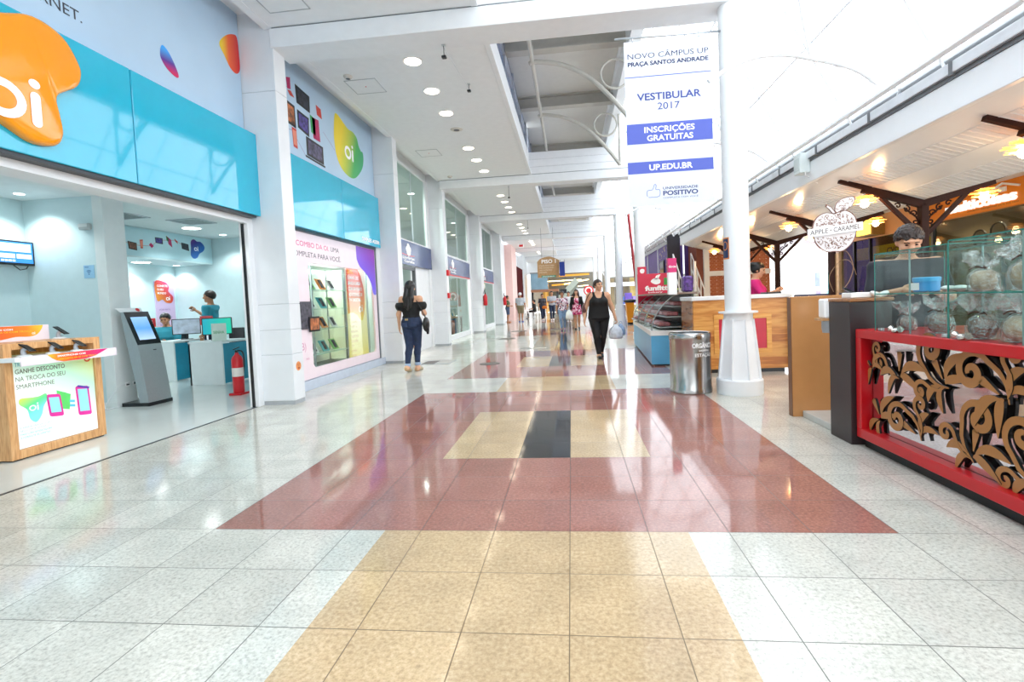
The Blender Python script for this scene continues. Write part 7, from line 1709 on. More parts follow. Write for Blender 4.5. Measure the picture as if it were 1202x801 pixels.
def person(label, loc, rz, H=1.65, fem=True, w=1.0, h=.014, pose=None, head=(0, 0), skin=SKIN, hair=None, hairmat=HAIRB, top=None, bottom=None, shoes=None, face=True, cat='person', group=None, sit=False, hipw=1.0, waist=1.0):
    """one figure facing -Y before it is turned by rz; all lengths in metres, joints may be overridden by pose"""
    s = H; J = dict(hipL=(.05*s*w, 0, .52*s), hipR=(-.05*s*w, 0, .52*s), kneeL=(.052*s, -.012*s, .285*s), kneeR=(-.052*s, -.012*s, .285*s), ankL=(.05*s, .012*s, .045*s), ankR=(-.05*s, .012*s, .045*s),
        shL=((.100 if fem else .115)*s*(.6+.4*w), .006*s, .805*s), shR=(-(.100 if fem else .115)*s*(.6+.4*w), .006*s, .805*s), elL=(.145*s*w**.5, .015*s, .635*s), elR=(-.145*s*w**.5, .015*s, .635*s), wrL=(.15*s*w**.5, -.03*s, .495*s), wrR=(-.15*s*w**.5, -.03*s, .495*s), neck=(0, .008*s, .83*s), toeL=(.06*s, -.09*s, .02*s), toeR=(-.06*s, -.09*s, .02*s), lean=0.0, curlL=.45, curlR=.45)
    if pose: J.update(pose)
    aw = w**.6
    V3 = lambda k: np.array(J[k], float)
    torso_rows = [(.485*s, 0, .004*s, .070*s*w*hipw, .058*s*w), (.52*s, 0, .006*s, .103*s*w*hipw, .072*s*w), (.56*s, 0, .005*s, .100*s*w*hipw, .068*s*w), (.63*s, 0, 0, (.074 if fem else .086)*s*w*waist, .058*s*w*waist**.5), (.71*s, 0, -.004*s, (.088 if fem else .098)*s*w**.8, .068*s*w**.8), (.775*s, 0, .002*s, (.098 if fem else .112)*s*w**.5, .060*s*w**.5), (.815*s, 0, .006*s, (.085 if fem else .100)*s*w**.5, .042*s), (.84*s, 0, .008*s, .035*s, .034*s)]
    ln = J['lean']
    def bend(f, on):
        if not on or not ln: return f
        piv = np.array((0, 0, .52*s), np.float32); M = np.array(Matrix.Rotation(ln, 3, 'X'), np.float32)
        g = lambda P: f((P-piv)@M+piv)
        c = [(M@(np.array((x, y, z))-piv)+piv) for x in (f.bb[0][0], f.bb[1][0]) for y in (f.bb[0][1], f.bb[1][1]) for z in (f.bb[0][2], f.bb[1][2])]; g.bb = (np.min(c, 0), np.max(c, 0)); return g
    def bp(k):
        p = V3(k)
        if ln: piv = np.array((0, 0, .52*s)); p = np.array(Matrix.Rotation(ln, 3, 'X'))@(p-piv)+piv
        return p
    torso = [bend(loft(torso_rows), True)]
    if fem:
        for sx in (-1, 1): torso.append(bend(ellipsoid((sx*.043*s*w**.6, -.052*s*w**.7, .725*s), (.040*s*w**.6, .036*s*w**.6, .038*s)), True))
    sh = {k: bp('sh'+k) for k in 'LR'}; el = {k: (V3('el'+k) if ('el'+k) in (pose or {}) else bp('el'+k)) for k in 'LR'}; wr = {k: (V3('wr'+k) if ('wr'+k) in (pose or {}) else bp('wr'+k)) for k in 'LR'}
    arms_up = [capsule(sh[k], el[k], .030*s*aw, .023*s*aw) for k in 'LR']; arms_lo = [capsule(el[k], wr[k], .0225*s*aw, .0145*s*aw**.5) for k in 'LR']
    sho = [capsule(sh[k]*.55+np.array((0, 0, sh[k][2]*.45)), sh[k], .034*s*aw, .032*s*aw) for k in 'LR']
    thighs = [capsule(V3('hip'+k), V3('knee'+k), .056*s*w**.8*hipw, .035*s*w**.5) for k in 'LR']; shins = []
    for k in 'LR':
        kn, an = V3('knee'+k), V3('ank'+k); m = kn*.68+an*.32+np.array((0, .010*s, 0)); shins += [capsule(kn, m, .033*s*w**.5, .031*s*w**.5), capsule(m, an, .031*s*w**.5, .020*s)]
    hc = bp('neck')+np.array((0, -.012*s, .105*s)); HR = rotm(*head); piv = bp('neck')+np.array((0, 0, .03*s)); hc = piv+HR@(hc-piv)
    def hp(x, y, z): return hc+HR@(np.array((x, y, z))*s)
    headp = [ellipsoid(hp(0, .008, .012), np.array((.045, .056, .054))*s, HR), ellipsoid(hp(0, -.012, -.022), np.array((.036, .040, .048))*s, HR), ellipsoid(hp(0, -.035, -.052), np.array((.018, .016, .015))*s, HR), capsule(hp(0, -.052, .004), hp(0, -.062, -.014), .007*s, .010*s), ellipsoid(hp(0, -.044, .022), np.array((.034, .012, .010))*s, HR)]
    for sx in (-1, 1): headp.append(ellipsoid(hp(sx*.046, .006, -.004), np.array((.007, .014, .019))*s, HR)); headp.append(ellipsoid(hp(sx*.024, -.036, -.014), np.array((.016, .014, .014))*s, HR))
    neck = [capsule(bp('neck')-np.array((0, 0, .02*s)), hp(0, .012, -.045), .033*s*w**.4, .030*s*w**.3)]
    feet = []
    for k in 'LR':
        an, to = V3('ank'+k), V3('toe'+k); he = an+np.array((0, .018*s, -.022*s)) if 'heel'+k not in J else V3('heel'+k); feet += [capsule(an, he, .022*s, .022*s), capsule(he, to, .023*s, .017*s)]
    mb = MB()
    V, Q = mesh_of(torso+sho+arms_up+arms_lo+thighs+shins+feet+neck, h, .025*s); mb.add(V, [tuple(q) for q in Q])
    hh = min(h, .0085) if face else h*.8
    V, Q = mesh_of(headp+neck, hh, .012*s); mb.add(V, [tuple(q) for q in Q])
    for k, sx in (('L', 1), ('R', -1)):
        V, Q = mesh_of(hand_parts(wr[k], wr[k]-el[k], sx, J['curl'+k], s/1.68, J.get('back'+k)), .0055 if face else .007, .006, pad=.01); mb.add(V, [tuple(q) for q in Q])
    body = bpy.data.objects.new('person', mb.mesh((0, 0, 0), skin, 'person', True)); COL.objects.link(body); body.location = loc; body.rotation_euler = (0, 0, rz); tag(body, label, cat, group)
    def part(nm, m, parts, k=.02, inflate=0.0, cuts=(), hv=None, wave=None):
        V, Q = mesh_of(parts, hv or h, k, inflate, cuts, wave=wave)
        b = MB(); b.add(V, [tuple(q) for q in Q]); o = bpy.data.objects.new(nm, b.mesh((0, 0, 0), m, nm, True)); COL.objects.link(o); o.parent = body; return o
    def part_mb(nm, m, b, smooth=True): o = bpy.data.objects.new(nm, b.mesh((0, 0, 0), m, nm, smooth)); COL.objects.link(o); o.parent = body; return o
    ctx = dict(J=J, s=s, w=w, torso=torso, sho=sho, arms_up=arms_up, arms_lo=arms_lo, thighs=thighs, shins=shins, feet=feet, neck=neck, headp=headp, hp=hp, HR=HR, part=part, part_mb=part_mb, body=body, h=h, sh=sh, el=el, wr=wr, V3=V3, bp=bp)
    for f in (bottom, top, shoes, hair):
        if f: f(ctx)
    if face:
        b = MB()
        for sx in (-1, 1): b.ell(hp(sx*.0185, -.0475, .004), (.0075*s, .004*s, .0045*s), 10, 6, R=Matrix(HR.tolist()))
        part_mb('eyes', EYEW, b); b = MB()
        for sx in (-1, 1): b.tube([hp(sx*.009, -.0545, .0165), hp(sx*.019, -.053, .0195), hp(sx*.029, -.046, .0155)], .0024*s, 5)
        part_mb('eyebrows', BROW, b); b = MB(); b.ell(hp(0, -.0505, -.036), (.0135*s, .005*s, .0042*s), 12, 6, R=Matrix(HR.tolist())); part_mb('mouth', LIPS, b)
    return body, ctx
# ---- clothing
def trousers(m, z0=.055, z1=.60, infl=.010, cut=None, nm='trousers'):
    def f(c):
        s = c['s']; cuts = [below(z1*s), above(z0*s)] if not cut else cut(s)
        c['part'](nm, m, [c['torso'][0]]+c['thighs']+c['shins'], .011*s, infl, cuts)
    return f
def shirt(m, z0=.50, sleeves='short', infl=.013, neck=.835, nm='shirt', vneck=None):
    def f(c):
        s = c['s']; P = list(c['torso'])+(c['sho'] if sleeves != 'none' else [])
        cuts = [above(z0*s), below(neck*s)]
        if sleeves == 'long': P += c['arms_up']+c['arms_lo']
        elif sleeves == 'short':
            for k in 'LR': a = c['sh'][k]; b = c['el'][k]; P.append(capsule(a, a+(b-a)*.72, .032*s*c['w']**.6, .028*s*c['w']**.6))
        c['part'](nm, m, P, .025*s, infl, cuts)
    return f
def shoe(m, nm='shoe', infl=.008, top=.075):
    def f(c):
        s = c['s']
        for k, i in (('L', 0), ('R', 2)):
            p = c['feet'][i:i+2]; z = c['V3']('ank'+k)[2]+.012*s
            c['part'](nm, m, p, .01, infl, [below(z), above(.002)], hv=min(c['h'], .012))
    return f
def cap_hair(c, grow=.010, low=-.01, bun=None, long=None, curly=0.0):
    s, hp, HR = c['s'], c['hp'], c['HR']; P = [ellipsoid(hp(0, .012, .016), np.array((.047, .056, .054))*s, HR)]
    M = HR; o = hp(0, 0, 0)
    def facecut(P_):
        q = (P_-o)@M/s; return -np.maximum(q[..., 1]+.014+.25*np.clip(-q[..., 2], 0, .05), q[..., 2]-.038+.35*np.abs(q[..., 0])+.004*np.sin(q[..., 0]*220))
    def lowcut(P_):
        q = (P_-o)@M/s; return (low-q[..., 2]-.6*np.clip(q[..., 1]-.0, -.02, .08))*s
    if bun: P.append(ellipsoid(hp(*bun[0]), np.array(bun[1])*s, HR))
    hv = min(c['h'], .010)
    c['part']('hair', c['hm'], P, .012*s, grow*s, [lambda q: facecut(q)*s, lowcut], hv=min(hv, .006) if curly else hv, wave=lambda g: .0015*np.sin(g[..., 0]*260)*np.sin(g[..., 2]*40+g[..., 1]*180)+curly*np.sin(g[..., 0]*190+np.sin(g[..., 2]*120)*1.5)*np.sin(g[..., 1]*170+np.sin(g[..., 0]*90)*1.5))
    if long: c['part']('hair_lengths', c['hm'], long(c), .02, 0, (), hv=hv, wave=lambda g: .003*np.sin(g[..., 0]*150+np.sin(g[..., 2]*25)))
def hair_fn(m, **kw):
    def f(c): c['hm'] = m; cap_hair(c, **kw)
    return f
def long_back(c, z1=-.23, wdt=.045):
    hp, s = c['hp'], c['s']; a = hp(0, .035, .0); n = c['bp']('neck'); P = [capsule(hp(sx*.02, .03, .01), n+np.array((sx*wdt*.75*s, .062*s, -.02*s)), .033*s, .03*s) for sx in (-1, 1)]
    P += [capsule(n+np.array((sx*wdt*.75*s, .062*s, -.02*s)), n+np.array((sx*wdt*.7*s, .078*s, z1*.45*s)), .03*s, .018*s) for sx in (-1, 1)]+[capsule(n+np.array((0, .064*s, -.02*s)), n+np.array((.0, .082*s, z1*.6*s)), .032*s, .016*s)]
    return P

# ---- woman in black seen from behind, left
def off_shoulder(c):
    s = c['s']; P = list(c['torso'])+[capsule(c['sh'][k]+np.array((0, 0, -.02*s)), c['sh'][k]*.55+c['el'][k]*.45, .040*s, .050*s) for k in 'LR']
    c['part']('blouse', CLB, P, .03*s, .014, [above(.60*s), below(.772*s)], wave=lambda g: .005*np.sin(g[..., 0]*70)*np.clip((.78*s-g[..., 2])*4, 0, 1))
    b = MB()
    for k, sx in (('L', 1), ('R', -1)): b.tube(crom([tuple(np.array((sx*.055*s, -.055*s, .765*s))), tuple(np.array((sx*.062*s, -.01*s, .835*s))), tuple(np.array((sx*.058*s, .05*s, .765*s)))], 5, False), .004, 6)
    c['part_mb']('shoulder_straps', CLB, b)
def cuffs(m):
    def f(c):
        s = c['s']
        for k, i in (('L', 0), ('R', 2)): c['part']('cuff', m, c['shins'][i:i+2], .02, .015, [above(.062*s), below(.098*s)], hv=.009)
    return f
def seq(*fs):
    def f(c):
        for q in fs: q(c)
    return f
def belt_patch(c):
    s = c['s']; c['part_mb']('leather_patch', mat('patch_tan', '#b59a6a', .5), MB().box(.01*s, .045*s, .078*s, .088*s, .572*s, .592*s, 0, .002))
    b = MB()
    for sx in (-1, 1): b.box(sx*.052*s-.03*s, sx*.052*s+.03*s, .078*s, .087*s, .50*s, .548*s, 0, .004)
    c['part_mb']('back_pockets', mat('denim_pocket', '#2c3c5e', .75, noise=.2), b)
w1, c1 = person('woman walking away in black off-shoulder blouse and dark jeans with cuffs', (-3.02, 9.05, 0), math.radians(176), 1.70, True, 1.06, .012, hipw=1.02, head=(0, .05),
    pose=dict(kneeL=(.062, .02, .475), ankL=(.068, .16, .095), toeL=(.072, .03, .016), heelL=(.068, .20, .075), kneeR=(-.062, -.07, .48), ankR=(-.052, -.05, .075), toeR=(-.058, -.21, .022), elR=(-.245, -.03, 1.09), wrR=(-.20, -.20, 1.10), elL=(.245, .03, 1.09), wrL=(.265, -.02, .85), backL=(.8, .5, 0)),
    top=off_shoulder, bottom=seq(trousers(JEAN, .062, .605, .010, nm='jeans'), cuffs(mat('cuff_pale', '#9fb4cf', .8)), belt_patch), shoes=shoe(mat('gold_shoe', '#b5a07a', .35, noise=.15)), hair=hair_fn(HAIRB, low=-.05, long=lambda c: long_back(c)))
bagw = thing('shoulder_bag', 'black shoulder bag hanging at the side of the woman walking away', 'bag', (-2.74, 9.0, .72))
mb = MB(); mb.ell((-2.735, 9.02, .88), (.06, .12, .14), 18, 12); mb.build('bag_body', mat('bag_black', '#121214', .4, noise=.3, bump=.5, bscale=30), bagw, True)
mb = MB(); mb.tube(crom([(-2.735, 9.02, 1.0), (-2.80, 9.03, 1.15), (-2.90, 9.10, 1.33), (-2.93, 9.06, 1.41), (-2.90, 8.98, 1.36), (-2.80, 8.93, 1.2), (-2.73, 8.98, 1.0)], 5, False), .009, 6); mb.build('strap', mat('bag_black', '#121214', .4), bagw, True)
mb = MB(); mb.lathe([(.02, 0), (.03, .05), (.035, .10)], (-2.70, 8.98, .70), 10); mb.ell((-2.70, 8.98, .80), (.03, .03, .03), 10, 6); mb.build('tassel', mat('tassel_black', '#1a1a1c', .7, noise=.4, nscale=60), bagw)

# ---- woman in black vest walking to the camera
def tank(c):
    s = c['s']
    def neckline(P): return np.minimum(P[..., 2]-.845*s, (P[..., 2]-(.775*s+np.abs(P[..., 0])*1.1)) if True else 9)
    def armhole(P): return np.abs(P[..., 0])-(.120+np.clip(.80*s-P[..., 2], 0, .12)*.75)
    def scoop(P): return P[..., 2]-(np.where(P[..., 1] < .01, .772, .80)*s+(np.abs(P[..., 0])/.078)**4*.11)
    c['part']('tank_top', CLB, list(c['torso'])+c['sho'], .025*s, .012, [above(.505*s), scoop, armhole], hv=.009)
w2, c2 = person('woman in black vest and black trousers walking toward the camera', (.55, 10.15, 0), math.radians(4), 1.60, True, 1.30, .011, hipw=.95, waist=1.20, head=(math.radians(28), 0),
    pose=dict(kneeR=(-.062, -.06, .455), ankR=(-.03, -.05, .07), toeR=(-.03, -.20, .03), kneeL=(.07, .02, .45), ankL=(.05, .20, .10), toeL=(.05, .08, .018), heelL=(.05, .23, .085), elL=(.275, .03, 1.02), wrL=(.33, -.05, .80), elR=(-.275, .02, 1.02), wrR=(-.30, -.06, .80), curlL=1.1),
    top=tank, bottom=trousers(mat('black_trousers', '#131317', .7, noise=.2, bump=.15), .055, .60, .010), shoes=shoe(mat('black_shoe', '#101012', .3), infl=.007), hair=hair_fn(HAIRD, low=-.02, bun=((0, .07, .0), (.025, .022, .025))))
hb = thing('handbag', 'brown leather bag on the shoulder of the woman in black vest', 'bag', (.25, 10.2, .80)); mb = MB(); mb.ell((.265, 10.22, .98), (.055, .14, .17), 18, 12); mb.build('bag_body', mat('bag_brown', '#5a2a26', .4, noise=.25, bump=.3), hb, True)
mb = MB(); mb.tube(crom([(.265, 10.12, 1.08), (.31, 10.06, 1.22), (.37, 10.05, 1.33), (.41, 10.13, 1.365), (.38, 10.24, 1.32), (.30, 10.30, 1.15), (.265, 10.30, 1.06)], 5, False), .012, 6, flat=.5); mb.build('strap', mat('bag_brown', '#5a2a26', .4), hb, True)
PLB = glassmat('plastic_bag', '#dfe6ee', .25, .25)
def carrier(c, r, h_, label, m, seed, inner=None, cat='bag', nm='carrier_bag'):
    q = random.Random(seed); x, y, z = c; t = thing(nm, label, cat, c)
    rows = [(.3, 0), (.85, .02), (1.0, .2), (1.0, .5), (.8, .72), (.4, .88), (.16, 1.0)]; n = 22; mb = MB(); ph = [q.uniform(0, 6) for _ in range(3)]
    vs = [(x+r*rr*(1+.12*math.sin(4*a+ph[0]+i)+.06*q.uniform(-1, 1))*math.cos(a), y+r*.7*rr*(1+.12*math.sin(5*a+ph[1]-i))*math.sin(a), z+h_*zz) for i, (rr, zz) in enumerate(rows) for a in [2*math.pi*k/n for k in range(n)]]
    fs = [(i*n+k, i*n+(k+1) % n, (i+1)*n+(k+1) % n, (i+1)*n+k) for i in range(len(rows)-1) for k in range(n)]+[tuple(reversed(range(n)))]
    mb.add(vs, fs); mb.build('bag_body', m, t, True)
    mb = MB(); mb.tube(crom([(x-.03, y, z+h_*.98), (x-.02, y, z+h_*1.12), (x, y, z+h_*1.18), (x+.02, y, z+h_*1.12), (x+.03, y, z+h_*.98)], 4, False), .006, 5, flat=.5); mb.build('handles', m, t, True)
    if inner: mb = MB(); mb.box(x-r*.5, x+r*.4, y-r*.35, y+r*.35, z+.03, z+h_*.55, 0, .02); mb.build('contents', inner, t)
    return t
carrier((.87, 10.04, .40), .125, .30, 'clear plastic carrier bag in the left hand of the woman in black vest', mat('plastic_white', '#d5dbe4', .25, noise=.2, nscale=14), 2, mat('bag_goods', '#8fa0b8', .5, noise=.6, nscale=20)); carrier((.98, 10.14, .46), .09, .24, 'smaller blue plastic carrier bag behind the clear one', mat('plastic_blue', '#8fa6c8', .3, noise=.3, nscale=16), 3)

# ---- people farther down the mall
FLO = mat('flower_print', '#d5c8d4', .7, noise=.0); 
def printmat(name, cols, scale):
    m = bpy.data.materials.new(name); m.use_nodes = True; nt = m.node_tree; b = nt.nodes['Principled BSDF']; b.inputs['Roughness'].default_value = .75
    tc = nt.nodes.new('ShaderNodeTexCoord'); vo = nt.nodes.new('ShaderNodeTexVoronoi'); vo.inputs['Scale'].default_value = scale; nt.links.new(tc.outputs['Object'], vo.inputs['Vector'])
    sp = nt.nodes.new('ShaderNodeSeparateColor'); nt.links.new(vo.outputs['Color'], sp.inputs[0]); r = nt.nodes.new('ShaderNodeValToRGB'); r.color_ramp.interpolation = 'CONSTANT'; e = r.color_ramp.elements
    e[0].position = 0; e[0].color = (*lin(cols[0]), 1); e[1].position = 1/len(cols); e[1].color = (*lin(cols[1]), 1)
    for i, c in enumerate(cols[2:], 2): k = e.new(i/len(cols)); k.color = (*lin(c), 1)
    nt.links.new(sp.outputs[0], r.inputs['Fac']); nt.links.new(r.outputs['Color'], b.inputs['Base Color']); return m
FLOW = printmat('flowered_cloth', ['#efe4ec', '#e8dce6', '#3a3a52', '#d9a8b8', '#f2ecf2', '#8a4a6a'], 22); PINKD = printmat('pink_print', ['#e86a96', '#f2b8cc', '#c02a62', '#f6dce4', '#8a2a4a'], 20); CAMO = printmat('camouflage', ['#5c6a44', '#3e4a34', '#7f7c58', '#4a5638'], 14)
def skirt(m, z0, z1, flare, nm='skirt'):
    def f(c):
        s, w = c['s'], c['w']; b = MB(); n = 30; rows = []
        for t in np.linspace(0, 1, 7): z = (z1+(z0-z1)*t)*s; rr = (.105+(flare-.105)*t)*s*w; rows.append((rr, z, t))
        vs = [(rr*(1+.09*t*math.sin(7*a))*math.cos(a), rr*.78*(1+.09*t*math.sin(7*a))*math.sin(a), z) for rr, z, t in rows for a in [2*math.pi*k/n for k in range(n)]]
        b.add(vs, [(i*n+(k+1) % n, i*n+k, (i+1)*n+k, (i+1)*n+(k+1) % n) for i in range(6) for k in range(n)]); c['part_mb'](nm, m, b)
    return f
walkA = lambda s: dict(kneeR=(-.05*s, -.04*s, .285*s), ankR=(-.035*s, -.04*s, .045*s), toeR=(-.04*s, -.135*s, .02*s), kneeL=(.05*s, .005*s, .28*s), ankL=(.04*s, .09*s, .06*s), toeL=(.045*s, .0, .015*s), heelL=(.04*s, .115*s, .055*s))
person('woman in flowered blouse and pale jeans carrying a white bag', (-.36, 19.6, 0), 0, 1.55, True, 1.0, .018, skin=SKIN2, pose=dict(**walkA(1.55), elL=(.21, -.02, .99), wrL=(.20, -.14, .90), curlL=1.0), top=shirt(FLOW, .50), bottom=trousers(JEANL, .05, .58), shoes=shoe(mat('lilac_shoe', '#a88aa8', .5)), hair=hair_fn(HAIRB, low=-.04, bun=((0, .06, -.02), (.03, .03, .04))))
carrier((-.10, 19.42, .42), .15, .40, 'white carrier bag held by the woman in the flowered blouse', mat('bag_white', '#eef2ef', .5, noise=.05), 7)
def dress(c): seq(shirt(PINKD, .60, 'none', .012, .79, 'dress_top'), skirt(PINKD, .40, .62, .15, 'dress_skirt'), skirt(mat('pink_hem', '#e0267c', .7), .375, .405, .152, 'dress_hem'))(c)
def cardigan(c):
    s = c['s']; c['part']('cardigan', CLB, list(c['torso'])+c['sho']+c['arms_up']+c['arms_lo'], .025*s, .018, [above(.50*s), below(.825*s), lambda P: np.where(P[..., 1] < .0, .052*s-np.abs(P[..., 0]), -9)])
person('woman with long hair in pink print dress and dark cardigan', (.21, 20.0, 0), math.radians(-3), 1.60, True, 1.0, .018, head=(0, -.06), pose=walkA(1.6), top=seq(dress, cardigan), shoes=shoe(mat('black_shoe', '#101012', .3)), hair=hair_fn(HAIRD, low=-.08, long=lambda c: long_back(c, -.2, .06)+[capsule(c['hp'](sx*.045, .0, .0), c['bp']('neck')+np.array((sx*.07*c['s'], -.03*c['s'], -.08*c['s'])), .022*c['s'], .018*c['s']) for sx in (-1, 1)]))
GSH = mat('grey_shirt', '#b8bcc6', .75, noise=.1); WSH = mat('white_shirt', '#e8eaee', .75, noise=.05)
person('man in pale grey shirt and dark jeans with a dark shoulder strap', (-1.15, 29.3, 0), .1, 1.74, False, 1.0, .022, face=False, skin=SKIN2, pose=dict(**walkA(1.74), elL=(.24, -.02, 1.12), wrL=(.10, -.22, 1.12), elR=(-.24, -.02, 1.12), wrR=(-.08, -.22, 1.10)), top=shirt(GSH, .52), bottom=trousers(JEAN, .05, .6), shoes=shoe(WSH), hair=hair_fn(HAIRB, low=.0))
person('person in dark clothes with an orange bag beside the man in grey shirt', (-1.75, 30.0, 0), .3, 1.62, True, 1.0, .024, face=False, skin=SKIN2, pose=walkA(1.62), top=shirt(mat('dark_shirt', '#3a3a44', .75), .5), bottom=trousers(JEAN, .05, .6), shoes=shoe(WSH), hair=hair_fn(HAIRB, low=-.04))
mb = MB(); mb.ell((-1.62, 29.8, .80), (.16, .06, .10), 14, 8); mb.build('orange_bag', mat('orange_cloth', '#e07a1c', .6), label='small orange bag held by the person in dark clothes', cat='bag')
person('person in white shirt behind the two women with bags', (-.15, 28.5, 0), -.2, 1.66, False, 1.0, .024, face=False, skin=SKIN2, pose=walkA(1.66), top=shirt(WSH, .5), bottom=trousers(mat('grey_trousers', '#a8abb4', .75), .05, .6), shoes=shoe(WSH), hair=hair_fn(HAIRD, low=.0))
person('man in dark top by the far columns, behind the woman in black vest', (1.55, 27.0, 0), .4, 1.68, False, 1.0, .024, face=False, skin=SKIN2, pose=walkA(1.68), top=shirt(mat('dark_shirt', '#3a3a44', .75), .5), bottom=trousers(JEAN, .05, .6), shoes=shoe(CLB), hair=hair_fn(HAIRB, low=.0))
def peak_cap(m):
    def f(c): c['hm'] = m; cap_hair(c, .014, .018); b = MB(); b.ell(c['hp'](0, -.06, .03), (.04*c['s'], .04*c['s'], .006*c['s']), 14, 6, R=Matrix(c['HR'].tolist())); c['part_mb']('cap_peak', m, b)
    return f
KHA = mat('khaki_cloth', '#8f8264', .75, noise=.08)
person('man in white cap, pale checked shirt and khaki shorts seen from behind', (-3.0, 29.0, 0), math.pi*.97, 1.72, False, 1.1, .020, face=False, skin=SKIN2, top=shirt(printmat('pale_check', ['#cfd8e2', '#b9c6d4', '#dfe5ec'], 26), .46, infl=.02), bottom=trousers(KHA, .30, .58, .022, nm='shorts'), shoes=shoe(mat('blue_shoe', '#3a5aa8', .6)), hair=peak_cap(WSH))
person('person in green camouflage shirt and denim shorts by the fifth pillar', (-3.72, 28.6, 0), math.pi*.5, 1.58, True, 1.0, .020, face=False, skin=SKIN2, pose=dict(elL=(.2, -.03, 1.0), wrL=(.12, -.2, .98), elR=(-.2, -.03, 1.0), wrR=(-.12, -.2, .98)), top=shirt(CAMO, .50), bottom=trousers(mat('denim_mid', '#4a5a78', .75, noise=.2), .30, .58, .02, nm='shorts'), shoes=shoe(mat('orange_sandal', '#c87a4a', .6)), hair=hair_fn(HAIRB, low=-.03))
def seated(x, y, rz, label, m):
    s = 1.66; person(label, (x, y, 0), rz, s, False, 1.0, .026, face=False, skin=SKIN2, pose=dict(), top=shirt(m, .5), bottom=trousers(CLB, .05, .6), hair=hair_fn(HAIRB, low=-.02))
SP = dict(kneeL=(.10, -.42, .10), kneeR=(-.10, -.42, .10), ankL=(.10, -.40, -.33), ankR=(-.10, -.40, -.33), toeL=(.11, -.52, -.37), toeR=(-.11, -.52, -.37), hipL=(.08, .0, .08), hipR=(-.08, .0, .08))
def sitter(loc, rz, label, m, bm=CLB):
    """seated: hips on the chair, thighs level, shins hanging"""
    s = 1.64; hipz = .52*s
    dz = hipz-.50
    P = dict(hipL=(.085, 0, hipz), hipR=(-.085, 0, hipz), kneeL=(.10, -.42, hipz), kneeR=(-.10, -.42, hipz), ankL=(.10, -.40, hipz-.42), ankR=(-.10, -.40, hipz-.42), toeL=(.11, -.53, hipz-.46), toeR=(-.11, -.53, hipz-.46), heelL=(.10, -.38, hipz-.455), heelR=(-.10, -.38, hipz-.455), elL=(.22, -.10, .62*s+.02), wrL=(.12, -.32, .62*s), elR=(-.22, -.10, .62*s+.02), wrR=(-.12, -.32, .62*s))
    return person(label, (loc[0], loc[1], -dz), rz, s, False, 1.0, .024, face=False, skin=SKIN2, pose=P, top=shirt(m, .50), bottom=trousers(bm, cut=lambda s: [below(.58*s), above(hipz-.42)]), shoes=shoe(CLB), hair=hair_fn(HAIRB, low=-.02))
sitter((-2.5, 33.1), -1.6, 'person in dark clothes sitting at the nearest far table', CLB); sitter((-1.95, 33.85), 3.1, 'person in dark top sitting at the far table closest to the walking man', mat('dark_shirt', '#3a3a44', .75))

# ---- staff
PNK = mat('pink_shirt', '#d8207c', .7, noise=.06)
person('woman in pink shirt looking down behind the wood counter', (3.17, 8.85, 0), math.radians(68), 1.72, True, 1.0, .013, skin=SKIN, head=(0, .28), pose=dict(elL=(.19, -.12, 1.15), wrL=(.10, -.30, 1.23), elR=(-.19, -.12, 1.15), wrR=(-.10, -.30, 1.23)), top=shirt(PNK, .5), bottom=trousers(CLB, .05, .6), shoes=shoe(CLB), hair=hair_fn(HAIRB, low=-.03, bun=((0, .062, .03), (.028, .026, .028))))
person('kiosk attendant in dark shirt bending his head behind the glass cases', (2.73, 4.33, .06), math.radians(-22), 1.66, False, 1.0, .011, skin=SKIN, head=(.05, .52), pose=dict(elL=(.25, -.06, 1.08), wrL=(.10, -.26, 1.14), elR=(-.25, -.06, 1.08), wrR=(-.08, -.26, 1.14)), top=shirt(mat('charcoal_shirt', '#23262e', .7, noise=.1), .5), bottom=trousers(CLB, .05, .6), shoes=shoe(CLB), hair=hair_fn(HAIRD, low=.005, grow=.011, curly=.006))
TLS = mat('teal_shirt', '#2a93a8', .7, noise=.06)
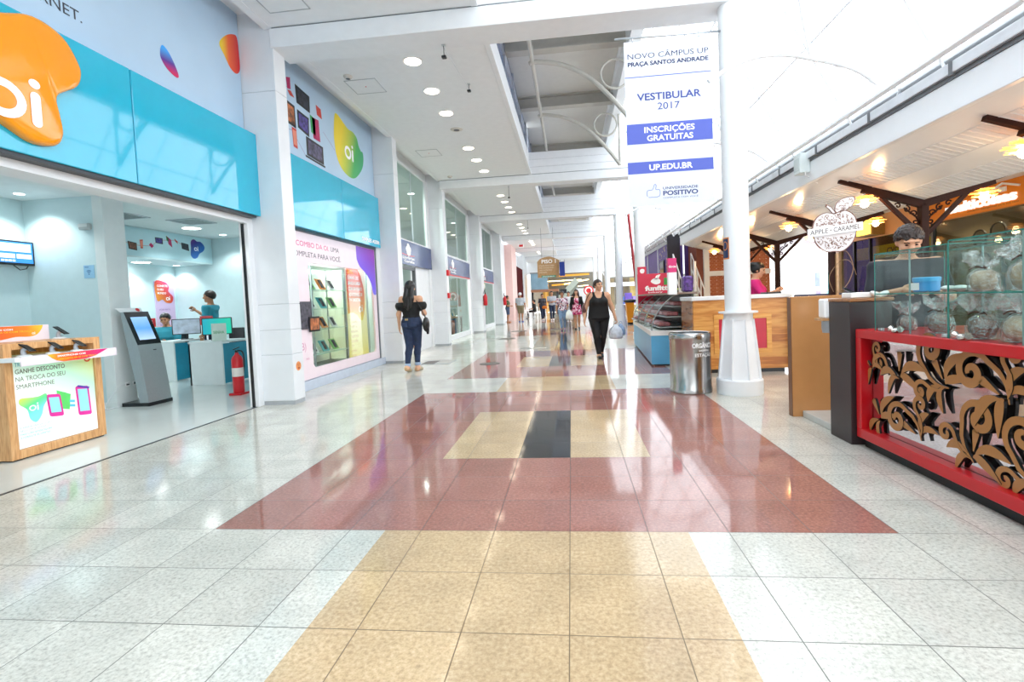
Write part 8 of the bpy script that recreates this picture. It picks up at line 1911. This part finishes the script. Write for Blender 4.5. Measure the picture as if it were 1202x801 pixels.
person('shop clerk in teal shirt standing and pointing in the phone shop', (-7.35, 9.35, 0), math.radians(-75), 1.72, False, 1.05, .014, skin=SKIN2, pose=dict(elR=(-.25, -.12, 1.14), wrR=(-.20, -.36, 1.34), curlR=.9, elL=(.25, .0, 1.1), wrL=(.27, -.05, .86)), top=shirt(TLS, .5), bottom=trousers(mat('navy_trousers', '#1f2a3c', .75), .05, .6), shoes=shoe(CLB), hair=hair_fn(HAIRD, low=.0))
def sit2():
    s = 1.68; hipz = .52*s; dz = hipz-.50
    P = dict(hipL=(.085, 0, hipz), hipR=(-.085, 0, hipz), kneeL=(.10, -.40, hipz), kneeR=(-.10, -.40, hipz), ankL=(.10, -.38, hipz-.42), ankR=(-.10, -.38, hipz-.42), toeL=(.11, -.50, hipz-.46), toeR=(-.11, -.50, hipz-.46), heelL=(.10, -.36, hipz-.455), heelR=(-.10, -.36, hipz-.455), elL=(.23, -.12, 1.08), wrL=(.12, -.32, 1.10), elR=(-.23, -.12, 1.08), wrR=(-.12, -.32, 1.10))
    person('clerk with black hair sitting behind the desk marked 04', (-8.35, 9.35, -dz), math.radians(20), s, False, 1.0, .014, skin=SKIN2, head=(0, .3), pose=P, top=shirt(TLS, .5), bottom=trousers(CLB, cut=lambda s: [below(.58*s), above(hipz-.42)]), shoes=shoe(CLB), hair=hair_fn(HAIRB, low=.0))
    t = thing('office_chair', 'dark office chair under the seated clerk', 'chair', (-8.35, 9.42, 0)); MB().box(-8.58, -8.12, 9.18, 9.66, .37, .42, 0, .02).build('seat', BLACK, t); MB().tube([(-8.35, 9.42, .03), (-8.35, 9.42, .37)], .03, 8).build('pedestal', BLACK, t); MB().box(-8.55, -8.15, 9.66, 9.70, .5, .9, 0, .02).build('backrest', BLACK, t); MB().bar((-8.35, 9.5, .38), (-8.35, 9.68, .6), .05, .02).build('bracket', BLACK, t)
    mb = MB()
    for k in range(5): a = 2*math.pi*k/5; mb.bar((-8.35, 9.42, .04), (-8.35+.24*math.cos(a), 9.42+.24*math.sin(a), .03), .03, .03)
    mb.build('foot', BLACK, t)
sit2()
